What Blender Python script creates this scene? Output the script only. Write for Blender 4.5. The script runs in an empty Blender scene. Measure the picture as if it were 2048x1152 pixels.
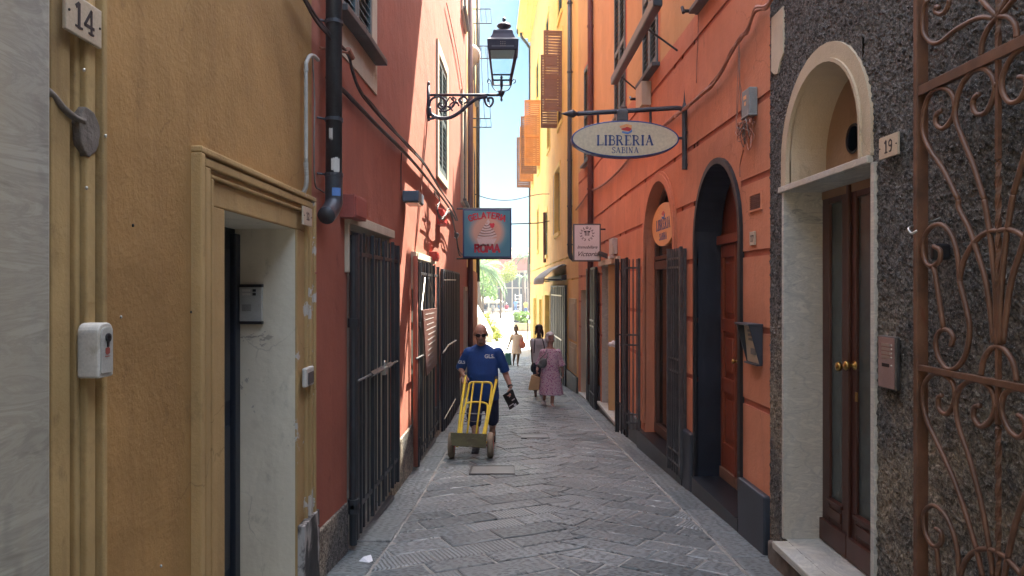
import bpy, bmesh, math, random
from mathutils import Vector, Matrix
R = random.Random(11)
PI = math.pi
SC = bpy.context.scene
COL = SC.collection
# ------------------------------------------------------------------ camera, sky, sun, exposure
FPX, CAMH = 1450.0, 1.77
cam = bpy.data.cameras.new('camera'); camo = bpy.data.objects.new('camera', cam); COL.objects.link(camo)
camo.location = (0, 0, CAMH); camo.rotation_euler = (PI/2, 0, 0)
cam.lens = FPX/2048*36; cam.sensor_width = 36; cam.clip_start = 0.05; cam.clip_end = 3000
SC.camera = camo
SUN = Vector((.29, .546, 1)).normalized()
W = bpy.data.worlds.new('World'); SC.world = W; W.use_nodes = True
nt = W.node_tree; sky = nt.nodes.new('ShaderNodeTexSky'); sky.sky_type = 'NISHITA'; sky.sun_disc = False
sky.sun_elevation = math.asin(SUN.z); sky.sun_rotation = math.atan2(SUN.x, SUN.y)
sky.dust_density = 1.5; sky.ozone_density = 1.0; sky.air_density = 1.0
hs = nt.nodes.new('ShaderNodeHueSaturation'); hs.inputs['Saturation'].default_value = .6; nt.links.new(sky.outputs[0], hs.inputs['Color'])
# a deeper, calmer band of sky low down, full brightness higher up
tc = nt.nodes.new('ShaderNodeTexCoord'); sp = nt.nodes.new('ShaderNodeSeparateXYZ'); nt.links.new(tc.outputs['Generated'], sp.inputs[0])
cr_ = nt.nodes.new('ShaderNodeValToRGB'); cr_.color_ramp.elements[0].position = .40; cr_.color_ramp.elements[0].color = (.06, .096, .11, 1); cr_.color_ramp.elements[1].position = .68; cr_.color_ramp.elements[1].color = (1, 1, 1, 1)
nt.links.new(sp.outputs[2], cr_.inputs[0]); mu = nt.nodes.new('ShaderNodeMix'); mu.data_type = 'RGBA'; mu.blend_type = 'MULTIPLY'; mu.inputs[0].default_value = 1
nt.links.new(hs.outputs[0], mu.inputs[6]); nt.links.new(cr_.outputs[0], mu.inputs[7]); nt.links.new(mu.outputs[2], nt.nodes['Background'].inputs[0]); nt.nodes['Background'].inputs[1].default_value = .15
sl = bpy.data.lights.new('sun', 'SUN'); sl.energy = 3.5; sl.angle = math.radians(.5); sl.color = (1, .93, .8)
so = bpy.data.objects.new('sun', sl); COL.objects.link(so); so.location = (5, 10, 30)
so.rotation_euler = (-SUN).to_track_quat('-Z', 'Y').to_euler()
SC.view_settings.view_transform = 'Standard'; SC.view_settings.look = 'None'
SC.view_settings.exposure = 3.43; SC.view_settings.gamma = 1; SC.view_settings.use_curve_mapping = False
SC.render.engine = 'CYCLES'
try:
    SC.cycles.max_bounces = 9; SC.cycles.diffuse_bounces = 6; SC.cycles.transparent_max_bounces = 12
except Exception: pass

# ------------------------------------------------------------------ geometry helpers
def interp(tab, x):
    if x <= tab[0][0]: return tab[0][1]
    for (a, va), (b, vb) in zip(tab, tab[1:]):
        if x <= b: return va+(vb-va)*(x-a)/(b-a)
    return tab[-1][1]
TL = [(-14, -1.33), (4.83, -1.335), (5.74, -1.272), (7.44, -1.216), (8.87, -1.205), (11.26, -1.169), (13.59, -1.13), (17, -1.13), (26, -1.28)]
TR = [(-14, 2.0), (2.5, 2.0), (5.47, 1.96), (7.57, 1.90), (8.05, 1.89), (11.5, 1.80), (14, 1.775), (16, 1.75), (17.9, 1.64), (20.2, 1.52), (37, .94)]
def gz(y):
    if y < 26: return -.047*y
    if y > 32: return -1.344
    t = (y-26)/6
    return -1.222-.047*6*(t-t*t/2)*.865
def gx(side, d, off=0):
    return interp(TL, d)+off if side == 'L' else interp(TR, d)-off
def P(px, py, d):
    return Vector(((px-1024)*d/FPX, d, CAMH-(py-576)*d/FPX))
def wd(side, px, off=0):
    "depth at which the wall surface of a side meets the image column"
    lo, hi = 1.2, 60
    for _ in range(50):
        m = (lo+hi)/2; x = 1024+FPX*gx(side, m, off)/m
        if (x < px) == (side == 'L'): lo = m
        else: hi = m
    return (lo+hi)/2
def wz(side, px, py, off=0):
    d = wd(side, px, off); return d, CAMH-(py-576)*d/FPX

ORG = {}
class MB:
    def __init__(s): s.v = []; s.f = []; s.uv = []; s.att = []
    def add(s, vs, fs):
        o = len(s.v); s.v += [tuple(v) for v in vs]; s.f += [tuple(o+i for i in f) for f in fs]; return s
    def poly(s, *pts): return s.add(pts, [tuple(range(len(pts)))])
    def hexa(s, p): return s.add(p, [(0, 3, 2, 1), (4, 5, 6, 7), (0, 1, 5, 4), (1, 2, 6, 5), (2, 3, 7, 6), (3, 0, 4, 7)])
    def box(s, x0, x1, y0, y1, z0, z1):
        return s.hexa([(x0, y0, z0), (x1, y0, z0), (x1, y1, z0), (x0, y1, z0), (x0, y0, z1), (x1, y0, z1), (x1, y1, z1), (x0, y1, z1)])
    def obox(s, c, size, M=None):
        c = Vector(c); a, b, h = [k/2 for k in size]; M = M or Matrix.Identity(3)
        return s.hexa([c+M@Vector(q) for q in ((-a, -b, -h), (a, -b, -h), (a, b, -h), (-a, b, -h), (-a, -b, h), (a, -b, h), (a, b, h), (-a, b, h))])
    def wbox(s, side, d0, d1, z0, z1, o0, o1):
        ks = [d0]+[t[0] for t in (TL if side == 'L' else TR) if d0+.02 < t[0] < d1-.02]+[d1]
        for a, b in zip(ks, ks[1:]):
            s.hexa([(gx(side, a, o0), a, z0), (gx(side, a, o1), a, z0), (gx(side, b, o1), b, z0), (gx(side, b, o0), b, z0),
                    (gx(side, a, o0), a, z1), (gx(side, a, o1), a, z1), (gx(side, b, o1), b, z1), (gx(side, b, o0), b, z1)])
        return s
    def tube(s, pts, r, n=8, cap=True):
        pts = [Vector(p) for p in pts]; m = len(pts)
        rr = r if isinstance(r, (list, tuple)) else [r]*m
        vs = []; prev = None
        for i, p in enumerate(pts):
            t = (pts[min(i+1, m-1)]-pts[max(i-1, 0)])
            t = t.normalized() if t.length > 1e-9 else Vector((0, 0, 1))
            if prev is None:
                a = Vector((0, 0, 1)) if abs(t.z) < .9 else Vector((1, 0, 0)); u = t.cross(a).normalized()
            else:
                u = prev-t*prev.dot(t); u = u.normalized() if u.length > 1e-6 else t.orthogonal().normalized()
            prev = u; w = t.cross(u)
            for k in range(n):
                an = 2*PI*k/n; vs.append(p+(u*math.cos(an)+w*math.sin(an))*rr[i])
        fs = [(i*n+k, i*n+(k+1) % n, (i+1)*n+(k+1) % n, (i+1)*n+k) for i in range(m-1) for k in range(n)]
        if cap: fs += [tuple(range(n)), tuple((m-1)*n+k for k in range(n))]
        return s.add(vs, fs)
    def limb(s, pts, rr, n=10):
        s.tube(pts, rr, n)
        for p, r in zip(pts, rr): s.sph(p, (r, r, r), 10)
        return s
    def sph(s, c, r, n=12, M=None):
        c = Vector(c); M = M or Matrix.Identity(3); h = max(4, n//2); vs = [c+M@Vector((0, 0, r[2]))]
        for i in range(1, h):
            th = PI*i/h
            for k in range(n):
                a = 2*PI*k/n; vs.append(c+M@Vector((r[0]*math.sin(th)*math.cos(a), r[1]*math.sin(th)*math.sin(a), r[2]*math.cos(th))))
        vs.append(c-M@Vector((0, 0, r[2]))); L = len(vs)-1
        fs = [(0, 1+k, 1+(k+1) % n) for k in range(n)]
        for i in range(h-2):
            fs += [(1+i*n+k, 1+(i+1)*n+k, 1+(i+1)*n+(k+1) % n, 1+i*n+(k+1) % n) for k in range(n)]
        fs += [(L, 1+(h-2)*n+(k+1) % n, 1+(h-2)*n+k) for k in range(n)]
        return s.add(vs, fs)
    def lathe(s, prof, c, n=20, M=None, ph=0, sx=1, sy=1):
        c = Vector(c); M = M or Matrix.Identity(3); vs = []
        for r, z in prof:
            for k in range(n):
                a = 2*PI*k/n+ph; vs.append(c+M@Vector((r*sx*math.cos(a), r*sy*math.sin(a), z)))
        m = len(prof)
        fs = [(i*n+k, i*n+(k+1) % n, (i+1)*n+(k+1) % n, (i+1)*n+k) for i in range(m-1) for k in range(n)]
        fs += [tuple(range(n)), tuple((m-1)*n+k for k in range(n))]
        return s.add(vs, fs)
    def rings(s, rings):
        n = len(rings[0]); m = len(rings)
        s.add([p for r in rings for p in r], [(i*n+k, i*n+(k+1) % n, (i+1)*n+(k+1) % n, (i+1)*n+k) for i in range(m-1) for k in range(n)]+[tuple(range(n)), tuple((m-1)*n+k for k in range(n))])
        return s
    def loft(s, secs, n=20):
        "secs: (z, cx, cy, rx, ry)"
        return s.rings([[(cx+rx*math.cos(2*PI*k/n), cy+ry*math.sin(2*PI*k/n), z) for k in range(n)] for z, cx, cy, rx, ry in secs])
    def prism(s, poly, f, w0, w1):
        "extruded 2D outline; f(u, v, w) -> point"
        n = len(poly)
        return s.add([f(u, v, w0) for u, v in poly]+[f(u, v, w1) for u, v in poly],
                     [tuple(range(n)), tuple(n+k for k in range(n))]+[(k, (k+1) % n, n+(k+1) % n, n+k) for k in range(n)])
    def ribbon(s, pts, w, f, w0, w1):
        "flat stroke of width w along 2D points, extruded"
        for (a, b), (c, d) in zip(pts, pts[1:]):
            dx, dy = c-a, d-b; l = math.hypot(dx, dy) or 1; nx, ny = -dy/l*w/2, dx/l*w/2; ex, ey = dx/l*w*.25, dy/l*w*.25
            s.prism([(a-nx-ex, b-ny-ey), (c-nx+ex, d-ny+ey), (c+nx+ex, d+ny+ey), (a+nx-ex, b+ny-ey)], f, w0, w1)
        return s
    def build(s, name, mat, parent=None, smooth=False, bevel=0, remesh=0, sm=4, recalc=True, origin=None):
        me = bpy.data.meshes.new(name)
        if parent is not None: org = ORG[parent.name]
        elif origin is not None: org = Vector(origin)
        else:
            xs, ys, zs = zip(*s.v); org = Vector(((min(xs)+max(xs))/2, (min(ys)+max(ys))/2, min(zs)))
        me.from_pydata([tuple(Vector(v)-org) for v in s.v], [], s.f); me.update()
        if s.uv:
            ul = me.uv_layers.new(name='UVMap'); k = 0
            for uvs in s.uv:
                for q in uvs: ul.data[k].uv = q; k += 1
        if s.att:
            at = me.attributes.new('rnd', 'FLOAT', 'FACE')
            for i, a in enumerate(s.att): at.data[i].value = a
        if recalc:
            bm = bmesh.new(); bm.from_mesh(me); bmesh.ops.recalc_face_normals(bm, faces=bm.faces); bm.to_mesh(me); bm.free()
        o = bpy.data.objects.new(name, me); COL.objects.link(o); ORG[o.name] = org
        me.materials.append(mat)
        if parent is not None: o.parent = parent
        else: o.location = org
        if smooth: me.polygons.foreach_set('use_smooth', [True]*len(me.polygons))
        if remesh:
            md = o.modifiers.new('r', 'REMESH'); md.mode = 'VOXEL'; md.voxel_size = remesh; md.use_smooth_shade = True
            if sm: m2 = o.modifiers.new('s', 'SMOOTH'); m2.iterations = sm; m2.factor = .5
        if bevel:
            b = o.modifiers.new('b', 'BEVEL'); b.width = bevel; b.segments = 2; b.limit_method = 'ANGLE'; b.angle_limit = math.radians(40)
        return o
def tag(o, label=None, cat=None, group=None, kind=None):
    if label: o['label'] = label
    if cat: o['category'] = cat
    if group: o['group'] = group
    if kind: o['kind'] = kind
    return o
def thing(name, loc, label, cat, group=None):
    o = bpy.data.objects.new(name, None); COL.objects.link(o); o.location = loc; o.empty_display_size = .1
    ORG[o.name] = Vector(loc); return tag(o, label, cat, group)
def spline(pts, k=6):
    pts = [Vector(p) for p in pts]; out = []
    q = [pts[0]*2-pts[1]]+pts+[pts[-1]*2-pts[-2]]
    for i in range(1, len(q)-2):
        a, b, c, d = q[i-1:i+3]
        for j in range(k):
            t = j/k
            out.append(.5*((2*b)+(c-a)*t+(2*a-5*b+4*c-d)*t*t+(3*b-3*c+d-a)*t**3))
    out.append(pts[-1]); return out
def rot(ax, deg): return Matrix.Rotation(math.radians(deg), 3, ax)

# ------------------------------------------------------------------ materials
def nodes(name):
    m = bpy.data.materials.new(name); m.use_nodes = True
    t = m.node_tree; b = t.nodes['Principled BSDF']; return m, t, b
def N(t, typ, **k):
    n = t.nodes.new('ShaderNode'+typ)
    for a, v in k.items(): setattr(n, a, v)
    return n
def pos(t, scale=(1, 1, 1)):
    g = N(t, 'NewGeometry'); mp = N(t, 'Mapping'); mp.inputs['Scale'].default_value = scale
    t.links.new(g.outputs['Position'], mp.inputs[0]); return mp.outputs[0]
def noise(t, v, scale, detail=4, rough=.55, dist=0):
    n = N(t, 'TexNoise'); n.inputs['Scale'].default_value = scale; n.inputs['Detail'].default_value = detail
    n.inputs['Roughness'].default_value = rough; n.inputs['Distortion'].default_value = dist
    t.links.new(v, n.inputs['Vector']); return n.outputs[0]
def ramp(t, fac, stops):
    r = N(t, 'ValToRGB'); e = r.color_ramp.elements
    while len(e) < len(stops): e.new(.5)
    for el, (p, c) in zip(e, stops):
        el.position = p; el.color = (c if hasattr(c, '__len__') else (c, c, c))[:3]+(1,) if hasattr(c, '__len__') else (c, c, c, 1)
    t.links.new(fac, r.inputs[0]); return r.outputs[0]
def mix(t, fac, a, b, mode='MIX'):
    m = N(t, 'Mix', data_type='RGBA', blend_type=mode)
    if isinstance(fac, (int, float)): m.inputs[0].default_value = fac
    else: t.links.new(fac, m.inputs[0])
    for i, x in ((6, a), (7, b)):
        if isinstance(x, (tuple, list)): m.inputs[i].default_value = tuple(x[:3])+(1,)
        else: t.links.new(x, m.inputs[i])
    return m.outputs[2]
def bump(t, b, h, strength=.5, dist=.01, prev=None):
    n = N(t, 'Bump'); n.inputs['Strength'].default_value = strength; n.inputs['Distance'].default_value = dist
    t.links.new(h, n.inputs['Height'])
    if prev is not None: t.links.new(prev, n.inputs['Normal'])
    t.links.new(n.outputs[0], b.inputs['Normal']); return n.outputs[0]
def sc(c, k): return tuple(min(1, x*k) for x in c)
def pm(name, col, var=.15, scale=2.0, rough=.7, metal=0, bs=0, bd=.002, bscale=80, fine=.06, col2=None, cov=.6, spec=.5, stretch=(1, 1, 1)):
    m, t, b = nodes(name); v = pos(t, stretch)
    f1 = noise(t, v, scale, 5); base = mix(t, ramp(t, f1, [(.3, 0), (.7, 1)]), sc(col, 1-var), sc(col, 1+var))
    if fine:
        f2 = noise(t, v, scale*18, 3); base = mix(t, ramp(t, f2, [(.35, 0), (.7, 1)]), base, mix(t, 1, base, (1-fine*3,)*3, 'MULTIPLY'))
    if col2:
        f3 = noise(t, pos(t, (1.3, 1.3, .45)), scale*1.7, 6, .65, .4)
        base = mix(t, ramp(t, f3, [(cov, 0), (cov+.08, 1)]), base, col2)
    t.links.new(base, b.inputs['Base Color'])
    b.inputs['Roughness'].default_value = rough; b.inputs['Metallic'].default_value = metal
    b.inputs['Specular IOR Level'].default_value = spec
    if bs: bump(t, b, noise(t, pos(t), bscale, 5, .6), bs, bd)
    return m
def plaster(name, col, col2, var=.12, bd=.004, bscale=35, rough=.85, spots=None, streak=.5, sth=.665, ymin=None):
    m, t, b = nodes(name)
    v = pos(t); big = noise(t, v, .9, 6, .6, .5)
    c = mix(t, ramp(t, big, [(.33, 0), (.66, 1)]), sc(col, 1-var), sc(col, 1+var))
    st = noise(t, pos(t, (3.5, 3.5, .25)), 2.2, 6, .6)
    stf = N(t, 'Math', operation='MULTIPLY'); t.links.new(ramp(t, st, [(.48, 0), (.75, 1)]), stf.inputs[0]); stf.inputs[1].default_value = streak
    c = mix(t, stf.outputs[0], c, col2)
    fn = noise(t, v, 9, 6, .7); c = mix(t, ramp(t, fn, [(.55, 0), (.75, .35)]), c, col2)
    if spots:
        sp = noise(t, v, 3.1, 7, .68, .3); sf = ramp(t, sp, [(sth, 0), (sth+.015, 1)])
        if ymin is not None:
            q = N(t, 'SeparateXYZ'); t.links.new(v, q.inputs[0]); gt = N(t, 'Math', operation='GREATER_THAN'); t.links.new(q.outputs[1], gt.inputs[0]); gt.inputs[1].default_value = ymin
            m2 = N(t, 'Math', operation='MULTIPLY'); t.links.new(sf, m2.inputs[0]); t.links.new(gt.outputs[0], m2.inputs[1]); sf = m2.outputs[0]
        c = mix(t, sf, c, spots)
    dn = N(t, 'TexNoise'); dn.inputs['Scale'].default_value = 4; dn.inputs['Detail'].default_value = 5; t.links.new(v, dn.inputs['Vector'])
    ad = N(t, 'Mix', data_type='RGBA', blend_type='LINEAR_LIGHT'); ad.inputs[0].default_value = .12; t.links.new(v, ad.inputs[6]); t.links.new(dn.outputs[1], ad.inputs[7])
    vc = N(t, 'TexVoronoi', feature='DISTANCE_TO_EDGE'); vc.inputs['Scale'].default_value = .9; t.links.new(ad.outputs[2], vc.inputs['Vector'])
    cm = N(t, 'Math', operation='MULTIPLY'); t.links.new(ramp(t, vc.outputs['Distance'], [(0, .45), (.004, 0)]), cm.inputs[0]); t.links.new(ramp(t, noise(t, v, .8, 3), [(.5, 0), (.58, 1)]), cm.inputs[1])
    c = mix(t, cm.outputs[0], c, sc(col2, .45))
    pt_ = noise(t, v, 1.7, 2, .4); c = mix(t, ramp(t, pt_, [(.6, 0), (.615, .35)]), c, sc(col, 1.18))
    sm_ = noise(t, pos(t, (1, 1, .6)), 5.5, 6, .7); c = mix(t, ramp(t, sm_, [(.62, 0), (.72, .5)]), c, sc(col2, .6))
    t.links.new(c, b.inputs['Base Color']); b.inputs['Roughness'].default_value = rough; b.inputs['Specular IOR Level'].default_value = .25
    n1 = bump(t, b, noise(t, v, bscale, 6, .65), .7, bd); bump(t, b, noise(t, v, 2.5, 4), .8, .02, n1)
    return m
def marble(name, col=(.55, .54, .5), vein=(.25, .26, .27), k=1, diag=False):
    m, t, b = nodes(name); v = pos(t, (1, 1, .55))
    if diag:
        mp_ = N(t, 'Mapping'); mp_.inputs['Rotation'].default_value = (math.radians(35), 0, 0); mp_.inputs['Scale'].default_value = (1, .55, 3.2); g_ = N(t, 'NewGeometry'); t.links.new(g_.outputs['Position'], mp_.inputs[0]); v = mp_.outputs[0]
    g = noise(t, v, 3.2*k, 9, .66, 1.6)
    c = mix(t, ramp(t, g, [(.3, 1), (.46, .15), (.52, .5), (.6, 0)]), col, vein)
    g2 = noise(t, pos(t, (1, 1, .3)), 1.4*k, 5, .6, .8); c = mix(t, ramp(t, g2, [(.45, 0), (.75, .6)]), c, (.4, .34, .22))
    w = N(t, 'TexWave'); w.inputs['Scale'].default_value = 1.3*k; w.inputs['Distortion'].default_value = 14; w.inputs['Detail'].default_value = 4
    mp = pos(t, (.6, 1, 1.6)); t.links.new(mp, w.inputs['Vector'])
    c = mix(t, ramp(t, w.outputs['Fac'], [(0, .3), (.05, 0), (.5, 0), (1, 0)]), c, vein)
    t.links.new(c, b.inputs['Base Color']); b.inputs['Roughness'].default_value = .42; bump(t, b, noise(t, v, 60, 3), .2, .001); return m
def roughcast(name, light=.23, dark=.042, disp=False):
    m, t, b = nodes(name); v = pos(t); dn = N(t, 'TexNoise'); dn.inputs['Scale'].default_value = 22; t.links.new(v, dn.inputs['Vector'])
    ad = N(t, 'Mix', data_type='RGBA', blend_type='LINEAR_LIGHT'); ad.inputs[0].default_value = .035; t.links.new(v, ad.inputs[6]); t.links.new(dn.outputs[1], ad.inputs[7])
    h1 = noise(t, ad.outputs[2], 54, 4, .6); h2 = noise(t, v, 21, 3, .6)
    hh = N(t, 'Math', operation='MULTIPLY_ADD'); t.links.new(h2, hh.inputs[0]); hh.inputs[1].default_value = .45; t.links.new(h1, hh.inputs[2])
    k = ramp(t, hh.outputs[0], [(.60, 0), (.71, .35), (.84, 1)])
    c = mix(t, k, (dark, dark*.97, dark*.9), (light, light*.95, light*.85))
    gr = noise(t, v, 130, 2, .5); c = mix(t, ramp(t, gr, [(.62, 0), (.68, .8)]), c, (.5, .48, .44))
    big = noise(t, v, 1.1, 4); c = mix(t, ramp(t, big, [(.35, .5), (.65, 0)]), c, mix(t, 1, c, (.62, .62, .62), 'MULTIPLY'))
    sx = N(t, 'SeparateXYZ'); t.links.new(v, sx.inputs[0]); zz = N(t, 'MapRange'); t.links.new(sx.outputs[2], zz.inputs[0])
    zz.inputs[1].default_value = 2.0; zz.inputs[2].default_value = 1.1; tn = noise(t, v, 2.3, 4); ml = N(t, 'Math', operation='MULTIPLY'); t.links.new(zz.outputs[0], ml.inputs[0]); t.links.new(ramp(t, tn, [(.42, 0), (.62, .8)]), ml.inputs[1])
    c = mix(t, ml.outputs[0], c, mix(t, k, (.17, .13, .085), (.55, .47, .34)))
    t.links.new(c, b.inputs['Base Color']); b.inputs['Roughness'].default_value = .85; bump(t, b, hh.outputs[0], 1, .02)
    if disp:
        dp = N(t, 'Displacement'); dp.inputs['Midlevel'].default_value = .72; dp.inputs['Scale'].default_value = .045; t.links.new(hh.outputs[0], dp.inputs['Height']); t.links.new(dp.outputs[0], t.nodes['Material Output'].inputs['Displacement']); m.displacement_method = 'BOTH'
    return m
def glass(name, tint=(.75, .85, .85), a=.25, rough=.05):
    m, t, b = nodes(name); t.nodes.remove(b); tr = N(t, 'BsdfTransparent'); tr.inputs[0].default_value = tint+(1,)
    gl = N(t, 'BsdfGlossy'); gl.inputs['Roughness'].default_value = rough; mx = N(t, 'MixShader'); mx.inputs[0].default_value = a
    t.links.new(tr.outputs[0], mx.inputs[1]); t.links.new(gl.outputs[0], mx.inputs[2]); t.links.new(mx.outputs[0], t.nodes['Material Output'].inputs[0]); return m
def leafmat(name, col):
    m, t, b = nodes(name); f = noise(t, pos(t), 3.5, 3); c = mix(t, ramp(t, f, [(.3, 0), (.7, 1)]), sc(col, .6), sc(col, 1.5))
    t.links.new(c, b.inputs['Base Color']); b.inputs['Roughness'].default_value = .6
    tl = N(t, 'BsdfTranslucent'); t.links.new(c, tl.inputs[0]); mx = N(t, 'MixShader'); mx.inputs[0].default_value = .35
    t.links.new(b.outputs[0], mx.inputs[1]); t.links.new(tl.outputs[0], mx.inputs[2]); t.links.new(mx.outputs[0], t.nodes['Material Output'].inputs[0]); return m

M = {}
M['ochre'] = plaster('ochre_plaster', (.36, .21, .077), (.24, .135, .055), .2, .006, 45, spots=None, streak=.45)
M['trim'] = plaster('ochre_trim', (.43, .30, .13), (.14, .085, .045), .22, .005, 60, streak=.75)
M['trim_peel'] = plaster('peeling_trim', (.45, .30, .13), (.26, .16, .07), .16, .006, 60, spots=(.52, .48, .42), streak=.4, sth=.58, ymin=4.46)
M['white_wall'] = plaster('limewash', (.68, .62, .48), (.46, .41, .3), .08, .004, 25, spots=(.4, .36, .29), streak=.35, sth=.61)
M['red'] = plaster('red_plaster', (.37, .125, .08), (.28, .095, .068), .1, .003, 40, streak=.45)
M['orange'] = plaster('orange_plaster', (.58, .235, .13), (.46, .185, .11), .15, .004, 40, streak=.5)
M['peach'] = plaster('amber_plaster', (.60, .38, .17), (.52, .31, .15), .07, .003, 30, streak=.3)
M['yellow'] = plaster('yellow_plaster', (.74, .47, .19), (.62, .36, .15), .08, .004, 25, streak=.45)
M['yellow_l'] = plaster('pale_yellow_plaster', (.75, .56, .2), (.5, .36, .15), .1, .004, 25, streak=.6)
M['rust_wall'] = plaster('terracotta_plaster', (.48, .2, .13), (.4, .17, .12), .1, .003, 3)
M['cream'] = plaster('cream_trim', (.55, .48, .36), (.42, .36, .27), .08, .003, 30, streak=.4)
M['archtrim'] = plaster('arch_render', (.52, .43, .3), (.4, .33, .23), .06, .006, 90, streak=.2)
M['archtan'] = plaster('tan_render', (.34, .21, .12), (.26, .17, .1), .08, .003, 40, streak=.3)
M['rough'] = roughcast('roughcast', disp=True)
M['plinth'] = roughcast('roughcast_plinth', .22, .035)
M['marble'] = marble('marble', (.56, .55, .48), (.26, .27, .27), 1.5, True); M['marble2'] = marble('grey_marble', (.37, .37, .32), (.15, .145, .125), 1.1, True)
M['orange_groove'] = plaster('orange_groove', (.42, .14, .085), (.34, .11, .075), .1, .003, 40, streak=.4)
M['slate'] = pm('dark_slate', (.075, .08, .083), .25, 3, .5, bs=.3, bd=.003, bscale=25, fine=.1)
M['slateblue'] = pm('slate_slab', (.035, .045, .06), .2, 2, .42, bs=.2, bd=.002, bscale=30, fine=.05)
M['blackstone'] = pm('black_painted_stone', (.016, .018, .022), .3, 3, .35, bs=.3, bd=.003, bscale=20)
M['navy'] = pm('navy_plaster', (.012, .018, .03), .3, 3, .5, bs=.25, bd=.003, bscale=15)
M['peel'] = pm('peeling_black', (.012, .012, .012), .3, 3, .55, bs=.5, bd=.006, bscale=18, col2=(.4, .38, .35), cov=.5)
M['iron'] = pm('iron_paint', (.035, .04, .045), .25, 6, .45, metal=.2, bs=.15, bd=.001, bscale=60, col2=(.09, .07, .055), cov=.68)
M['irongrey'] = pm('grey_iron', (.12, .12, .12), .25, 8, .4, metal=.55, bs=.15, bd=.001, bscale=60, col2=(.16, .09, .06), cov=.64)
M['lampiron'] = pm('lamp_iron', (.02, .03, .06), .2, 6, .45, metal=.1, bs=.1, bd=.001, bscale=60)
M['rust'] = pm('rust_brown_paint', (.115, .055, .03), .4, 9, .52, bs=.35, bd=.0015, bscale=120, col2=(.12, .04, .02), cov=.62)
M['steel'] = pm('steel', (.55, .54, .5), .15, 8, .35, metal=.9)
M['brass'] = pm('brass', (.45, .28, .08), .25, 20, .3, metal=.95)
M['black'] = pm('black', (.012, .012, .014), .2, 5, .5)
M['rubber'] = pm('rubber', (.02, .02, .02), .2, 9, .75)
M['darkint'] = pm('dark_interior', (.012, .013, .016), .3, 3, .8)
M['greydoor'] = pm('grey_green_door', (.24, .26, .22), .15, 3, .55)
M['whiteint'] = pm('white_panel', (.72, .74, .78), .05, 3, .5)
M['wood'] = pm('brown_wood', (.065, .022, .014), .25, 3, .4, bs=.25, bd=.002, bscale=14, stretch=(1, 1, .12), col2=(.07, .02, .012), cov=.6)
M['redwood'] = pm('red_wood', (.24, .055, .022), .25, 3, .45, bs=.3, bd=.002, bscale=14, stretch=(1, 1, .12), col2=(.12, .035, .02), cov=.62)
M['oldwood'] = pm('worn_wood', (.23, .12, .07), .35, 5, .75, bs=.6, bd=.004, bscale=20, stretch=(.3, .3, 1))
M['shopframe'] = pm('shop_frame', (.1, .06, .045), .15, 3, .4)
M['shutgreen'] = pm('green_shutter', (.09, .14, .15), .2, 5, .55, bs=.1)
M['shutbrown'] = pm('brown_shutter', (.24, .125, .085), .15, 5, .6)
M['shutochre'] = pm('ochre_shutter', (.45, .2, .07), .15, 5, .6)
M['shutwhite'] = pm('white_shutter', (.62, .63, .62), .08, 5, .5)
M['pipe_dark'] = pm('dark_pipe', (.06, .065, .075), .2, 4, .4, metal=.3, col2=(.1, .085, .08), cov=.62)
M['pipe_brown'] = pm('brown_pipe', (.14, .06, .05), .15, 4, .45, metal=.2)
M['pvc'] = pm('grey_pvc', (.42, .42, .38), .12, 9, .45, col2=(.3, .28, .24), cov=.6)
M['cable'] = pm('black_cable', (.04, .035, .035), .25, 9, .6)
M['cablebrown'] = pm('painted_cable', (.34, .14, .085), .2, 12, .65)
M['cablegrey'] = pm('dusty_cable', (.2, .17, .15), .25, 12, .7)
M['redbox'] = pm('red_box', (.33, .085, .065), .1, 5, .55)
M['alarm'] = pm('alarm_red', (.6, .04, .03), .1, 5, .4)
M['greybox'] = pm('grey_box', (.22, .25, .25), .12, 7, .55, col2=(.3, .32, .32), cov=.6)
M['bluegrey'] = pm('blue_grey', (.1, .14, .18), .12, 7, .45)
M['whitebox'] = pm('white_box', (.55, .53, .47), .1, 7, .5, col2=(.4, .37, .3), cov=.58)
M['whitepaint'] = pm('white_paint', (.8, .8, .78), .06, 7, .5)
M['plate'] = pm('number_plate', (.52, .44, .32), .08, 9, .4, col2=(.4, .33, .24), cov=.62)
M['ink'] = pm('ink', (.03, .025, .03), .1, 9, .6)
M['signcream'] = pm('sign_cream', (.66, .6, .42), .05, 2, .4)
M['signblue'] = pm('sign_blue', (.03, .07, .24), .1, 6, .4)
M['signorange'] = pm('sign_orange', (.85, .42, .16), .06, 5, .4)
M['signwhite'] = pm('sign_white', (.85, .86, .86), .04, 5, .35)
M['pink'] = pm('sign_pink', (.75, .07, .12), .05, 5, .4)
M['greyprint'] = pm('grey_print', (.2, .21, .2), .05, 5, .5)
M['mortar'] = pm('mortar', (.34, .33, .295), .3, 2, .9, bs=.8, bd=.006, bscale=60, fine=.12)
M['plaza'] = pm('plaza_stone', (.3, .28, .22), .14, .25, .7, bs=.2, bd=.01, bscale=8)
M['patch'] = pm('grey_patch', (.16, .135, .11), .3, 12, .9, bs=.9, bd=.01, bscale=30)
M['glassd'] = glass('shop_glass', (.5, .48, .45), .3, .03)
M['glassp'] = glass('lamp_glass', (.93, .97, .98), .06, .1)
M['frost'] = pm('frosted_glass', (.06, .075, .07), .15, 10, .25, bs=.5, bd=.002, bscale=160)
M['yellowpaint'] = pm('yellow_cart_paint', (.85, .62, .04), .1, 9, .38, col2=(.5, .3, .05), cov=.72)
M['olive'] = pm('worn_plate', (.03, .03, .009), .3, 9, .75, metal=0, spec=.15, bs=.3, bd=.002, bscale=30, col2=(.07, .065, .05), cov=.58)
M['tyre'] = pm('dusty_tyre', (.26, .2, .13), .2, 12, .85, bs=.4, bd=.002, bscale=60)
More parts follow.
